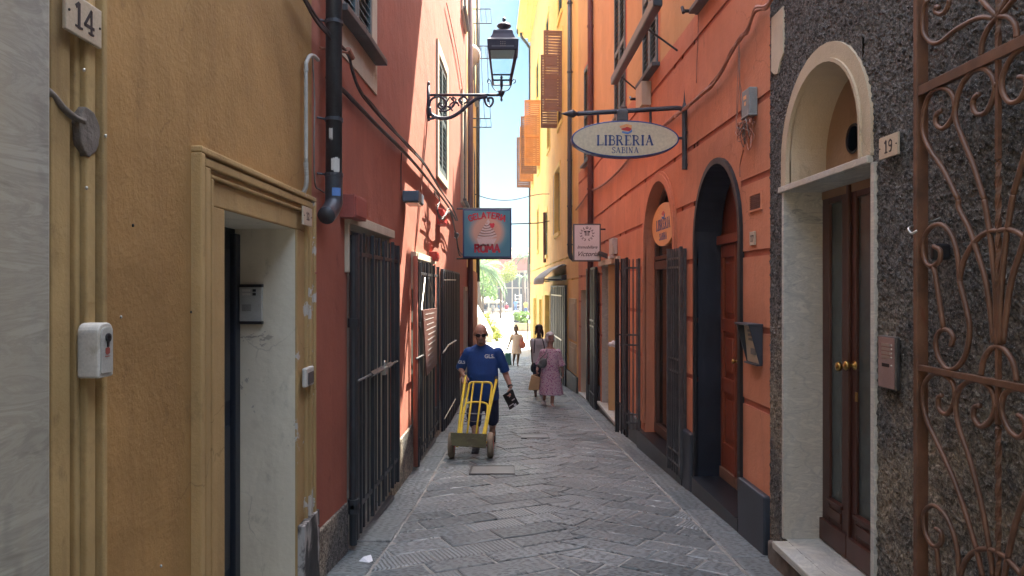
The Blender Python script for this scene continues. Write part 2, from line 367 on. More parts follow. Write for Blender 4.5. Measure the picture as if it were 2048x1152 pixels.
M['skinm'] = pm('tanned_skin', (.40, .215, .145), .12, 12, .5, fine=.03)
M['skinl'] = pm('lady_skin', (.38, .21, .155), .1, 12, .5, fine=.03)
M['skind'] = pm('dark_skin', (.075, .038, .026), .12, 12, .45, fine=.03)
M['blueshirt'] = pm('blue_cotton', (.012, .062, .24), .14, 7, .85, bs=.5, bd=.01, bscale=9)
M['navyshort'] = pm('navy_cotton', (.012, .018, .055), .2, 7, .85, bs=.5, bd=.01, bscale=9)
M['whitecloth'] = pm('white_cotton', (.6, .57, .57), .08, 7, .9, bs=.5, bd=.01, bscale=8)
M['beigecloth'] = pm('pale_lilac_cotton', (.52, .45, .45), .1, 5, .9, bs=.5, bd=.01, bscale=7)
M['denim'] = pm('dark_denim', (.02, .026, .045), .25, 9, .85, bs=.3, bd=.005, bscale=14)
M['greyhair'] = pm('silver_hair', (.62, .6, .59), .1, 30, .6, bs=.7, bd=.008, bscale=70, stretch=(1, 1, .25))
M['blackhair'] = pm('black_hair', (.012, .01, .01), .2, 30, .6, bs=.6, bd=.006, bscale=60)
M['greyleather'] = pm('grey_leather', (.13, .145, .14), .12, 8, .5)
M['pinkleather'] = pm('dusty_pink_leather', (.36, .11, .09), .12, 8, .5)
M['paper'] = pm('kraft_paper', (.5, .32, .15), .12, 5, .8, bs=.3, bd=.006, bscale=12)
M['teal'] = pm('teal_cloth', (.01, .09, .1), .15, 8, .8)
M['bark'] = pm('bark', (.14, .1, .06), .3, 10, .9, bs=.8, bd=.02, bscale=20)
M['palm'] = leafmat('palm_leaf', (.14, .24, .1)); M['leaf'] = leafmat('leaf', (.13, .24, .03)); M['leafy'] = leafmat('yellow_leaf', (.3, .36, .05))
M['canvas'] = pm('cream_canvas', (.45, .42, .31), .05, 4, .9)
M['greycanvas'] = pm('grey_canvas', (.38, .42, .42), .12, 6, .85)
M['litter'] = pm('paper_scrap', (.8, .8, .82), .04, 9, .7)
M['cloth_blue'] = pm('sky_shirt', (.12, .25, .55), .1, 7, .9); M['cloth_red'] = pm('maroon_shirt', (.3, .02, .04), .1, 7, .9)
M['cloth_yel'] = pm('yellow_shirt', (.7, .6, .1), .1, 7, .9); M['cloth_jean'] = pm('jeans', (.06, .13, .3), .1, 7, .9)
M['cloth_white'] = pm('light_shirt', (.55, .6, .7), .1, 7, .9)

def dress_mat():
    m, t, b = nodes('floral_dress'); v = pos(t)
    vo = N(t, 'TexVoronoi'); vo.inputs['Scale'].default_value = 34; t.links.new(v, vo.inputs['Vector'])
    vo2 = N(t, 'TexVoronoi'); vo2.inputs['Scale'].default_value = 20; t.links.new(v, vo2.inputs['Vector'])
    c = mix(t, ramp(t, vo.outputs['Distance'], [(.25, 1), (.42, 0)]), (.55, .40, .46), (.33, .045, .2))
    c = mix(t, ramp(t, vo2.outputs['Distance'], [(.16, 1), (.26, 0)]), c, (.16, .06, .2))
    t.links.new(c, b.inputs['Base Color']); b.inputs['Roughness'].default_value = .85; bump(t, b, noise(t, pos(t, (1, 1, .3)), 14, 3), .6, .015); return m
M['dress'] = dress_mat()
def pave_mat():
    m, t, b = nodes('chiselled_paving'); a = N(t, 'Attribute'); a.attribute_name = 'rnd'; uvn = N(t, 'TexCoord')
    mp = N(t, 'Mapping'); mp.inputs['Scale'].default_value = (14, 31, 1); t.links.new(uvn.outputs['UV'], mp.inputs[0])
    nz = N(t, 'TexNoise'); nz.inputs['Scale'].default_value = 5; t.links.new(uvn.outputs['UV'], nz.inputs['Vector'])
    ad = N(t, 'Mix', data_type='RGBA', blend_type='LINEAR_LIGHT'); ad.inputs[0].default_value = .6
    t.links.new(mp.outputs[0], ad.inputs[6]); t.links.new(nz.outputs[1], ad.inputs[7])
    vo = N(t, 'TexVoronoi', voronoi_dimensions='2D'); vo.inputs['Scale'].default_value = 1; vo.inputs['Randomness'].default_value = .6; t.links.new(ad.outputs[2], vo.inputs['Vector'])
    dots = ramp(t, vo.outputs['Distance'], [(.2, 0), (.36, 1)])
    wv = N(t, 'TexWave'); wv.inputs['Scale'].default_value = 9; wv.inputs['Distortion'].default_value = 1.6; wv.inputs['Detail'].default_value = 2; wv.inputs['Detail Scale'].default_value = 3
    wv.bands_direction = 'X'; t.links.new(uvn.outputs['UV'], wv.inputs['Vector']); lines = ramp(t, wv.outputs['Fac'], [(.15, 0), (.5, 1)])
    sel = ramp(t, a.outputs['Fac'], [(.86, 0), (.865, 1)]); hgt = mix(t, sel, dots, lines)
    wear = noise(t, pos(t), 2.6, 4); wf = ramp(t, wear, [(.5, 0), (.7, .75)])
    hgt = mix(t, wf, hgt, (.85, .85, .85))
    base = mix(t, a.outputs['Fac'], (.11, .14, .145), (.30, .335, .335))
    n2 = noise(t, pos(t), 1.3, 5); base = mix(t, ramp(t, n2, [(.35, 0), (.7, .75)]), base, (.17, .18, .17))
    n3 = noise(t, pos(t), 70, 4); base = mix(t, ramp(t, n3, [(.4, 0), (.7, .5)]), base, (.12, .12, .12))
    base = mix(t, hgt, mix(t, 1, base, (.5, .5, .5), 'MULTIPLY'), base)
    t.links.new(base, b.inputs['Base Color']); rr = ramp(t, n2, [(.3, .34), (.7, .58)]); t.links.new(rr, b.inputs['Roughness'])
    n1 = bump(t, b, hgt, 1, .009); n4 = bump(t, b, noise(t, pos(t), 45, 4), .5, .003, n1); bump(t, b, noise(t, pos(t), 5, 3), .6, .012, n4); return m
M['pave'] = pave_mat()

# ------------------------------------------------------------------ lettering
GL = {  # strokes: (points, width factor)
 'L': [([(.12, 0), (.12, 1)], 1), ([(0, .97), (.25, .97)], .35), ([(0, .03), (.62, .03)], .4), ([(.62, .03), (.62, .25)], .35)],
 'I': [([(.15, 0), (.15, 1)], 1), ([(0, .97), (.3, .97)], .35), ([(0, .03), (.3, .03)], .35)],
 'B': [([(.15, 0), (.15, 1)], 1), ([(0, .97), (.42, .97), (.56, .86), (.56, .66), (.42, .54), (.15, .54)], .5), ([(.42, .54), (.62, .42), (.62, .16), (.46, .03), (0, .03)], .55)],
 'R': [([(.15, 0), (.15, 1)], 1), ([(0, .97), (.42, .97), (.58, .86), (.58, .64), (.42, .52), (.15, .52)], .5), ([(.36, .52), (.66, .03)], .85), ([(.0, .03), (.3, .03)], .35), ([(.55, .03), (.78, .03)], .35)],
 'E': [([(.15, 0), (.15, 1)], 1), ([(0, .97), (.6, .97), (.6, .8)], .38), ([(.15, .52), (.45, .52)], .38), ([(0, .03), (.62, .03), (.64, .24)], .4)],
 'A': [([(.1, .02), (.4, 1)], .5), ([(.38, 1), (.7, .02)], 1), ([(.2, .34), (.58, .34)], .35), ([(0, .03), (.22, .03)], .35), ([(.58, .03), (.84, .03)], .35)],
 'S': [([(.55, .78), (.54, .93), (.3, 1), (.1, .9), (.08, .7), (.3, .54), (.52, .4), (.54, .18), (.36, .02), (.12, .04), (.04, .12), (.03, .26)], .65)],
 'N': [([(.15, 0), (.15, 1)], .5), ([(.12, 1), (.62, 0)], .95), ([(.64, 0), (.64, 1)], .45), ([(0, .03), (.3, .03)], .35), ([(.5, .97), (.8, .97)], .35)],
 '1': [([(.25, 0), (.25, 1), (.06, .85)], 1), ([(.02, .03), (.48, .03)], .5)],
 '4': [([(.5, 0), (.5, 1), (.02, .3), (.68, .3)], .75), ([(.32, .03), (.66, .03)], .5)],
 '2': [([(.06, .72), (.1, .92), (.3, 1), (.5, .88), (.5, .66), (.05, .05), (.56, .05), (.58, .22)], .75)],
 '9': [([(.5, .62), (.3, .45), (.08, .58), (.06, .84), (.28, 1), (.5, .84), (.5, .4), (.34, .04), (.1, .06)], .7)],
 '7': [([(.05, .8), (.05, .95), (.56, .95), (.25, 0)], .8)],
 '.': [([(.08, .5), (.12, .5)], .9)],
 'G': [([(.66, .78), (.5, .97), (.2, .95), (.04, .7), (.04, .3), (.2, .03), (.5, .03), (.66, .2), (.66, .45), (.4, .45)], 1)],
 'T': [([(0, .95), (.7, .95)], 1), ([(.35, .95), (.35, 0)], 1)],
 'O': [([(.35, 1), (.08, .85), (.02, .5), (.1, .12), (.35, 0), (.6, .12), (.68, .5), (.62, .85), (.35, 1)], 1)],
 'M': [([(0, 0), (.1, 1), (.4, .35), (.7, 1), (.82, 0)], 1)]}
PL = {'L': [([(.05, 1), (.05, 0), (.55, 0)], 1)], 'E': [([(.55, .97), (.05, .97), (.05, .03), (.55, .03)], 1), ([(.05, .5), (.45, .5)], 1)],
      'A': [([(0, 0), (.32, 1), (.66, 0)], 1), ([(.14, .32), (.52, .32)], .9)], 'R': [([(.05, 0), (.05, .97), (.45, .97), (.58, .76), (.45, .52), (.05, .52)], 1), ([(.3, .52), (.6, 0)], 1)],
      'I': [([(.1, 0), (.1, 1)], 1)], 'S': GL['S'][0:1] and [(GL['S'][0][0], 1)]}
def gw(ch, tab):
    g = tab.get(ch) or GL.get(ch)
    return max(p[0] for st, w in g for p in st) if g else .35
def text(mb, s, h, f, w0, w1, stroke=.17, track=.16, plain=False, x0=None, arc=None):
    "letters of height h centred on u=0, bottom at v=0"
    tab = PL if plain else GL; tot = sum(gw(c, tab)+track for c in s)-track; u = -tot/2*h if x0 is None else x0
    for c in s:
        g = tab.get(c) or GL.get(c)
        if g:
            for st, w in g:
                pts = [(u+p[0]*h, p[1]*h) for p in st]
                if arc:
                    cx = u+gw(c, tab)*h/2; an = -cx/arc; ca, sa = math.cos(an), math.sin(an)
                    bx, by = arc*math.sin(cx/arc), arc*math.cos(cx/arc)-arc
                    pts = [(bx+(a-cx)*ca-b*sa, by+(a-cx)*sa+b*ca) for a, b in pts]
                mb.ribbon(pts, stroke*h*w, f, w0, w1)
        u += (gw(c, tab)+track)*h
    return mb
def fontmesh(s, size, shear=0, bold=0, ext=.001):
    cu = bpy.data.curves.new('t', 'FONT'); cu.body = s; cu.size = size; cu.shear = shear; cu.offset = bold; cu.extrude = ext; cu.align_x = 'CENTER'
    o = bpy.data.objects.new('t', cu); COL.objects.link(o); bpy.context.view_layer.update()
    me = bpy.data.meshes.new_from_object(o.evaluated_get(bpy.context.evaluated_depsgraph_get()))
    vs = [v.co.copy() for v in me.vertices]; fs = [tuple(p.vertices) for p in me.polygons]
    bpy.data.objects.remove(o); bpy.data.curves.remove(cu); bpy.data.meshes.remove(me); return vs, fs
# ------------------------------------------------------------------ ground
g = MB()
ys = [-14, -6, 0, 4, 8, 12, 16, 20, 24, 26, 27, 28, 29, 30, 31, 32, 40, 60, 100, 160, 400]
for a, b in zip(ys, ys[1:]):
    wa = 4 if a < 26 else (60 if a < 100 else 300)
    wb = wa
    g.poly((-wa, a, gz(a)-.008), (wa, a, gz(a)-.008), (wb, b, gz(b)-.008), (-wb, b, gz(b)-.008))
tag(g.build('alley_ground', M['mortar'], recalc=False), kind='structure')
g = MB()
for a, b in zip([32.2, 45, 60, 80, 140, 400], [45, 60, 80, 140, 400]):
    g.poly((-60, a, gz(a)-.004), (60, a, gz(a)-.004), (60, b, gz(b)-.004), (-60, b, gz(b)-.004))
tag(g.build('square_paving', M['plaza'], recalc=False), kind='structure')

def clip(poly, a, b, c):
    "keep a*x+b*y<=c"
    out = []; n = len(poly)
    for i in range(n):
        p, q = poly[i], poly[(i+1) % n]; fp = a*p[0]+b*p[1]-c; fq = a*q[0]+b*q[1]-c
        if fp <= 0: out.append(p)
        if (fp < 0) != (fq < 0) and abs(fp-fq) > 1e-9:
            t = fp/(fp-fq); out.append((p[0]+(q[0]-p[0])*t, p[1]+(q[1]-p[1])*t, p[2]+(q[2]-p[2])*t, p[3]+(q[3]-p[3])*t))
    return out
pv = MB()
def slab(poly, rnd):
    # poly points (x, y, u, v); shrink, tilt, roughen the outline a little, round the arris
    if len(poly) < 3: return
    area = abs(sum(poly[i][0]*poly[(i+1) % len(poly)][1]-poly[(i+1) % len(poly)][0]*poly[i][1] for i in range(len(poly))))/2
    if area < .006: return
    cx = sum(p[0] for p in poly)/len(poly); cy = sum(p[1] for p in poly)/len(poly)
    fine = []
    far = cy > 13
    for i, p in enumerate(poly):
        q = poly[(i+1) % len(poly)]; L = math.hypot(q[0]-p[0], q[1]-p[1]); k = 1 if far else max(1, int(L/.09))
        for j in range(k):
            t = j/k; jt = .0045 if j else .006
            fine.append(tuple(p[m]+(q[m]-p[m])*t for m in range(4)) if False else (p[0]+(q[0]-p[0])*t+R.uniform(-jt, jt), p[1]+(q[1]-p[1])*t+R.uniform(-jt, jt), p[2]+(q[2]-p[2])*t, p[3]+(q[3]-p[3])*t))
    dz = R.uniform(-.004, .004); tx, ty = R.uniform(-.008, .008), R.uniform(-.008, .008)
    def ring(ins, z):
        out = []
        for p in fine:
            dx, dy = cx-p[0], cy-p[1]; l = math.hypot(dx, dy) or 1; k = min(.45, ins/l)
            x, y = p[0]+dx*k, p[1]+dy*k
            out.append((x, y, gz(y)+z+dz+tx*(x-cx)+ty*(y-cy)))
        return out
    r0, r1, r2 = ring(0, -.03), ring(.002, -.006), ring(.016, 0)
    n = len(fine); o = len(pv.v); pv.v += r0+r1+r2
    uv = [(p[2], p[3]) for p in fine]
    for a in (0, n):
        for i in range(n):
            j = (i+1) % n; pv.f.append((o+a+i, o+a+j, o+a+n+j, o+a+n+i)); pv.uv.append([uv[i], uv[j], uv[j], uv[i]]); pv.att.append(rnd)
    pv.f.append(tuple(o+2*n+i for i in range(n))); pv.uv.append(uv); pv.att.append(rnd)
XC = .34
def border(side, y): return gx(side, y) + (.30 if side == 'L' else -.31)
CK = []; y = -2.0
while y < 36: CK.append((XC+R.uniform(-.025, .025), y)); y += R.uniform(.27, .335)
tL, tR = math.tan(math.radians(27)), math.tan(math.radians(34))
for side in 'LR':
    an = math.radians(27 if side == 'L' else -34); dv = (math.cos(an), math.sin(an)); nv = (-dv[1], dv[0])
    for (cx, cy), (ex, ey) in zip(CK, CK[1:]):
        s0 = .008; s1 = (ex-cx)*nv[0]+(ey-cy)*nv[1]-.008
        u = -3.2+R.uniform(0, .5) if side == 'L' else -.5+R.uniform(-.3, .2)
        while u < (.6 if side == 'L' else 3.2):
            L = R.choice([R.uniform(.36, .5), R.uniform(.55, .8), R.uniform(.7, .95)]); us = R.uniform(0, 50)
            poly = [(cx+dv[0]*p+nv[0]*q, cy+dv[1]*p+nv[1]*q, p-u+us, q+us*.37) for p, q in ((u+.006, s0), (u+L-.006, s0), (u+L-.006, s1), (u+.006, s1))]
            ym = sum(p[1] for p in poly)/4
            if 1.0 < ym < 33:
                y0, y1 = ym-.6, ym+.6; b0, b1 = border(side, y0), border(side, y1); k = (b1-b0)/(y1-y0)
                if side == 'L':   # below the right-hand family's line through the next node
                    poly = clip(poly, -1, k, -(b0-k*y0)-.008); poly = clip(poly, tR, 1, ey+tR*ex-.008)
                else:
                    poly = clip(poly, 1, -k, b0-k*y0-.008); poly = clip(poly, -tL, 1, cy-tL*cx-.008)
                if poly: slab(poly, R.random())
            u += L
for side in 'LR':
    y = 1.0
    while y < 33:
        L = R.uniform(.5, 1.15); y1 = y+L; ss = 1 if side == 'L' else -1; us = R.uniform(0, 40)
        w0, w1 = gx(side, y)+ss*.0, gx(side, y1)+ss*.0; b0, b1 = border(side, y), border(side, y1)
        pl = [(w0, y+.006, 0+us, 0), (b0-ss*.012, y+.006, .3+us, 0), (b1-ss*.012, y1-.006, .3+us, L), (w1, y1-.006, us, L)]
        slab(pl, R.uniform(.2, .7)*1.0); y = y1
tag(pv.build('stone_paving', M['pave'], recalc=True), kind='structure')

# ------------------------------------------------------------------ walls
def archpts(d0, d1, zs, zc, n=20):
    m, a = (d0+d1)/2, (d1-d0)/2
    return [(m-a*math.cos(PI*i/n), zs+(zc-zs)*math.sin(PI*i/n)) for i in range(n+1)]
def facade(name, side, d0, d1, z0, z1, mat, parent, ops=(), grooves=(), off=0, gdep=.013, fine=None):
    mb = MB(); T = TL if side == 'L' else TR
    ds = sorted({d0, d1} | {t[0] for t in T if d0 < t[0] < d1} | {q for o in ops for q in (o['d'][0], o['d'][1]) if d0 < q < d1})
    gb = [(g-.026, g+.026) for g in grooves]
    zs = sorted({z0, z1} | {q for o in ops for q in o['z'] if z0 < q < z1} | {q for g in gb for q in g if z0 < q < z1})
    def hit(d, z): return any(o['d'][0] < d < o['d'][1] and o['z'][0] < z < o['z'][1] for o in ops)
    pt = lambda d, z, o: (gx(side, d, o), d, z); gms = {}
    if fine:
        f0, f1, fz0, fz1, st = fine; ds = sorted(set(ds) | {f0, f1}); zs = sorted(set(zs) | {fz0, fz1})
    for a, b in zip(ds, ds[1:]):
        for p, q in zip(zs, zs[1:]):
            m = (p+q)/2
            if hit((a+b)/2, m): continue
            gr = any(g0 < m < g1 for g0, g1 in gb); of = off-gdep if gr else off; gm = gms.setdefault(round(m, 3), MB()) if gr else None
            if fine and a >= f0-1e-6 and b <= f1+1e-6 and p >= fz0-1e-6 and q <= fz1+1e-6:
                na, nq = max(1, int((b-a)/st)), max(1, int((q-p)/st)); o_ = len(mb.v)
                mb.v += [pt(a+(b-a)*i/na, p+(q-p)*j/nq, of) for i in range(na+1) for j in range(nq+1)]
                mb.f += [(o_+i*(nq+1)+j, o_+(i+1)*(nq+1)+j, o_+(i+1)*(nq+1)+j+1, o_+i*(nq+1)+j+1) for i in range(na) for j in range(nq)]; continue
            (gm if gr else mb).poly(pt(a, p, of), pt(b, p, of), pt(b, q, of), pt(a, q, of))
            if gr:
                for z in (p, q): gm.poly(pt(a, z, of), pt(b, z, of), pt(b, z, off), pt(a, z, off))
                for d in (a, b): gm.poly(pt(d, p, of), pt(d, q, of), pt(d, q, off), pt(d, p, off))
    for o in ops:
        if 'spring' in o:
            pts = archpts(o['d'][0], o['d'][1], o['spring'], o['z'][1])
            for (a, za), (b, zb) in zip(pts, pts[1:]): mb.poly(pt(a, za, off), pt(b, zb, off), pt(b, o['z'][1], off), pt(a, o['z'][1], off))
    for gm in gms.values(): gm.build('course_groove', M['orange_groove'] if side == 'R' and d0 < 10 else M['yellow_l'], parent, recalc=False)
    return mb.build(name, mat, parent, recalc=False)
def outline(o):
    (d0, d1), (z0, z1) = o['d'], o['z']
    if 'spring' in o: return [(d0, z0)]+archpts(d0, d1, o['spring'], z1)+[(d1, z0)]
    return [(d0, z0), (d0, z1), (d1, z1), (d1, z0)]
def reveal(name, side, o, mat, parent, dep, floor=True, t=.02):
    mb = MB(); pts = outline(o)
    cd = (o['d'][0]+o['d'][1])/2
    for (a, za), (b, zb) in zip(pts, pts[1:]):
        mb.poly((gx(side, a, .0), a, za), (gx(side, b, .0), b, zb), (gx(side, b, -dep), b, zb), (gx(side, a, -dep), a, za))
    if floor:
        (d0, d1), z = o['d'], o['z'][0]
        mb.poly((gx(side, d0), d0, z), (gx(side, d1), d1, z), (gx(side, d1, -dep), d1, z), (gx(side, d0, -dep), d0, z))
    return mb.build(name, mat, parent, recalc=False)
def portal(mb, side, d0, d1, z0, z1, prof, kt=1):
    for a, b, o in prof:
        mb.wbox(side, d0+a, d1-a, z1-b*kt, z1-a*kt, -.01, o)
        mb.wbox(side, d0+a, d0+b, z0, z1-b*kt, -.01, o); mb.wbox(side, d1-b, d1-a, z0, z1-b*kt, -.01, o)
    return mb
def archband(mb, side, o, w, o0, o1, legs=True):
    "band round the outside of an arched opening"
    (d0, d1), (z0, z1) = o['d'], o['z']
    ip = archpts(d0, d1, o['spring'], z1); op = archpts(d0-w, d1+w, o['spring'], z1+w)
    if legs: ip = [(d0, z0)]+ip+[(d1, z0)]; op = [(d0-w, z0)]+op+[(d1+w, z0)]
    for (a, b), (c, d) in zip(zip(ip, ip[1:]), zip(op, op[1:])):
        p = lambda q, o: (gx(side, q[0], o), q[0], q[1])
        mb.hexa([p(a, o0), p(b, o0), p(d, o0), p(c, o0), p(a, o1), p(b, o1), p(d, o1), p(c, o1)])
    return mb
def louvre(mb, side, d0, d1, z0, z1, o0, o1, n, fr=.05, mid=True):
    mb.wbox(side, d0, d0+fr, z0, z1, o0, o1); mb.wbox(side, d1-fr, d1, z0, z1, o0, o1)
    mb.wbox(side, d0+fr, d1-fr, z0, z0+fr*1.6, o0, o1); mb.wbox(side, d0+fr, d1-fr, z1-fr*1.6, z1, o0, o1)
    if mid: mb.wbox(side, d0+fr, d1-fr, (z0+z1)/2-fr*.7, (z0+z1)/2+fr*.7, o0, o1-.004)
    a, b = z0+fr*1.6, z1-fr*1.6
    for i in range(n):
        z = a+(b-a)*(i+.2)/n; h = (b-a)/n
        p = lambda d, o, zz: (gx(side, d, o), d, zz)
        A, B = d0+fr, d1-fr; m0, m1 = o0+.004, o1-.008
        mb.hexa([p(A, m1, z), p(B, m1, z), p(B, m1, z+.008), p(A, m1, z+.008), p(A, m0, z+h*.75), p(B, m0, z+h*.75), p(B, m0, z+h*.75+.008), p(A, m0, z+h*.75+.008)])
def louvre_free(mb, o, u, v, w, W_, H_, n, t=.035, fr=.055, mid=None):
    "louvred leaf anywhere: origin, unit width, height and normal directions"
    o, u, v, w = Vector(o), Vector(u), Vector(v), Vector(w)
    def bx(a0, a1, b0, b1, c0, c1):
        mb.hexa([o+u*a+v*b+w*c for a, b, c in ((a0, b0, c0), (a1, b0, c0), (a1, b1, c0), (a0, b1, c0), (a0, b0, c1), (a1, b0, c1), (a1, b1, c1), (a0, b1, c1))])
    bx(0, fr, 0, H_, 0, t); bx(W_-fr, W_, 0, H_, 0, t); bx(fr, W_-fr, 0, fr*1.5, 0, t); bx(fr, W_-fr, H_-fr*1.5, H_, 0, t)
    if mid: bx(fr, W_-fr, H_*mid-fr*.8, H_*mid+fr*.8, 0, t)
    a, b = fr*1.5, H_-fr*1.5
    for i in range(n):
        z = a+(b-a)*i/n; h = (b-a)/n*1.02
        q = [(fr, z, t*.95), (W_-fr, z, t*.95), (W_-fr, z+.01, t*.95), (fr, z+.01, t*.95), (fr, z+h*.8, t*.1), (W_-fr, z+h*.8, t*.1), (W_-fr, z+h*.8+.01, t*.1), (fr, z+h*.8+.01, t*.1)]
        mb.hexa([o+u*a_+v*b_+w*c_ for a_, b_, c_ in q])
def roofbody(parent, side, d0, d1, z, mat, back=8, zend=None):
    mb = MB(); zend = z if zend is None else zend; s = -1 if side == 'L' else 1
    ks = [d0]+[t[0] for t in (TL if side == 'L' else TR) if d0 < t[0] < d1]+[d1]
    zz = lambda d: z+(zend-z)*(d-d0)/(d1-d0)
    B = s*back
    for a, b in zip(ks, ks[1:]): mb.poly((gx(side, a), a, zz(a)), (gx(side, b), b, zz(b)), (B, b, zz(b)), (B, a, zz(a)))
    mb.poly((B, d0, -3), (B, d1, -3), (B, d1, zz(d1)), (B, d0, zz(d0)))
    for d in (d0+.003, d1-.003): mb.poly((gx(side, d), d, -3), (B, d, -3), (B, d, zz(d)), (gx(side, d), d, zz(d)))
    return mb.build('roof', mat, parent, recalc=False)
def pt(side, px, py, off=0):
    d, z = wz(side, px, py, off); return Vector((gx(side, d, off), d, z))

# ---- ochre building, near left
OB = thing('ochre_building', (-1.33, 4, -.2), 'ochre plastered house at the near left with a moulded doorway numbered 12', 'building')
DR12 = dict(d=(3.345, 4.462), z=(-.16, 2.132))
facade('wall', 'L', -14, 4.83, -3, 6.6, M['ochre'], OB, [DR12])
roofbody(OB, 'L', -14, 4.83, 6.6, M['ochre'])
m = MB(); portal(m, 'L', 3.015, 4.79, -.35, 2.132+.232, [(0, .04, .045), (.04, .058, .02), (.058, .11, .038), (.11, .14, .022), (.14, .165, .03), (.165, .327, .012)], .71)
tag(m.build('door_surround', M['trim_peel'], OB, bevel=.008))
reveal('door_reveal', 'L', DR12, M['white_wall'], OB, .37)
m = MB(); m.wbox('L', 3.3, 4.5, -.4, 2.4, -.42, -.37); m.wbox('L', 3.35, 3.9, -.15, 2.05, -.372, -.35); m.wbox('L', 4.02, 4.34, .1, .95, -.372, -.35); m.wbox('L', 4.02, 4.34, 1.1, 2.0, -.372, -.35); m.wbox('L', 4.38, 4.46, -.15, 2.1, -.372, -.335)
m.build('door', M['navy'], OB, bevel=.006)
m = MB()
for a, b, o in ((1.2, 2.03, .012), (2.03, 2.118, .045), (2.118, 2.158, .018), (2.158, 2.182, .036), (2.186, 2.235, .052), (2.24, 2.26, .03), (2.263, 2.287, .06)): m.wbox('L', a, b, -.5, 6, -.01, o)
m.build('pilaster_moulding', M['trim'], OB, bevel=.006)
m = MB(); m.wbox('L', 4.475, 4.826, -.4, .30, -.01, .055); m.build('plinth', M['peel'], OB, bevel=.006)
m = MB(); m.wbox('L', 2.4, 3.345, -.4, -.2, -.01, .05); m.build('plinth', M['peel'], OB, bevel=.006)
m = MB(); m.wbox('L', -2, 1.885, -.4, 6, -.01, .135); m.wbox('L', -2, 1.86, -.4, 6, .135, .15)
tag(m.build('marble_pilaster', M['marble2'], bevel=.01), 'grey veined marble pilaster at the far left edge beside door 14', 'pilaster')

# ---- red building
RB = thing('red_building', (-1.25, 10, -.5), 'dark red house on the left with barred doors and a strip of sunlight', 'building')
G1 = dict(d=(5.62, 7.22), z=(-.45, 2.27)); G2 = dict(d=(8.72, 10.75), z=(-.5, 2.13)); G3 = dict(d=(11.75, 14.9), z=(-.8, 2.08)); D4 = dict(d=(16.95, 18.1), z=(-.9, 1.70))
W1 = dict(d=(5.34, 6.42), z=(3.83, 5.6)); W2 = dict(d=(11.35, 12.55), z=(3.62, 5.45)); W3 = dict(d=(16.15, 17.3), z=(3.75, 5.95)); W3b = dict(d=(16.15, 17.3), z=(8.0, 10.2))
facade('wall', 'L', 4.83, 18.5, -3, 12.5, M['red'], RB, [G1, G2, G3, D4, W1, W2, W3, W3b])
roofbody(RB, 'L', 4.83, 18.5, 12.5, M['red'])
for nm, o, mt, dp in (('door_reveal', G1, 'cream', .16), ('door_reveal', G2, 'cream', .16), ('door_reveal', G3, 'darkint', .12), ('door_reveal', D4, 'cream', .12)):
    reveal(nm, 'L', o, M[mt], RB, dp)
for o, mt in ((G1, 'greydoor'), (G2, 'greydoor'), (G3, 'navy'), (D4, 'greydoor')):
    m = MB(); d0, d1 = o['d']; m.wbox('L', d0-.05, d1+.05, o['z'][0], o['z'][1]+.03, -.2, -.155)
    n = max(2, int((d1-d0)/.16))
    for i in range(n): m.wbox('L', d0+(d1-d0)*i/n+.008, d0+(d1-d0)*(i+1)/n-.008, o['z'][0], o['z'][1]-.03, -.155, -.135-.01*(i % 2))
    m.build('door', M[mt], RB, bevel=.004)
for o, a, h in ((G1, .0, .075), (G2, .0, .08)):
    m = MB(); d0, d1 = o['d']; m.wbox('L', d0-.06, d1+.06, o['z'][1]-.005, o['z'][1]+h, -.005, .045); m.wbox('L', d0-.06, d0-.004, o['z'][1]-.38, o['z'][1]-.005, -.005, .03); m.build('lintel', M['cream'], RB, bevel=.006)
m = MB(); m.wbox('L', 16.85, 16.97, -.9, 1.8, -.005, .04); m.wbox('L', 18.1, 18.2, -.9, 1.8, -.005, .04); m.wbox('L', 16.97, 18.1, 1.7, 1.8, -.005, .04); m.build('door_surround', M['cream'], RB)
for d0, d1, z in ((4.832, 5.6, .115), (7.25, 8.68, .14), (10.8, 11.7, -.05), (15.0, 16.8, -.2)):
    m = MB(); m.wbox('L', d0, d1, -1.6, z, -.01, .02); m.build('plinth', M['plinth'], RB, bevel=.01)
m = MB(); m.wbox('L', 5.6, 7.25, -1, -.3, -.01, .045); m.build('doorstep', M['slate'], RB, bevel=.008)
m = MB(); m.wbox('L', 8.7, 10.8, -1, -.44, -.01, .045); m.build('doorstep', M['slate'], RB, bevel=.008)
def window(parent, side, o, mat, trim=None, tw=.12, n=26, below=0, sill=None, dep=.1, leaves=2, proud=.012, shl=(-.03, .012), trimmat='cream'):
    d0, d1 = o['d']; z0, z1 = o['z']
    reveal('window_reveal', side, o, M[trimmat], parent, dep)
    fr = MB(); fr.wbox(side, d0-.02, d1+.02, z0-.02, z1+.02, -dep-.05, -dep); w = fr.build('window', M['darkint'], parent)
    if trim:
        t = MB(); portal(t, side, d0-tw, d1+tw, z0-below, z1+tw, [(0, tw-.002, proud)])
        if below: t.wbox(side, d0, d1, z0-below, z0-.002, -.01, proud)
        t.build('window_trim', M[trimmat], parent)
    if sill:
        s = MB(); s.wbox(side, d0-sill[0], d1+sill[0]*1.4, z0-.05, z0, -.02, sill[1]); s.build('sill', M['slate'], parent, bevel=.006)
    for i in range(leaves):
        a = d0+(d1-d0)*i/leaves+.006; b = d0+(d1-d0)*(i+1)/leaves-.006
        s = MB(); louvre(s, side, a, b, z0+.01, z1-.01, shl[0], shl[1], n, fr=min(.06, (b-a)*.14)); s.build('shutter', mat, w)
    return w
window(RB, 'L', W1, M['shutgreen'], True, .2, 24, below=.3, sill=(.1, .12))
window(RB, 'L', W2, M['shutgreen'], True, .17, 20, below=.12, shl=(-.035, .012), proud=.03)
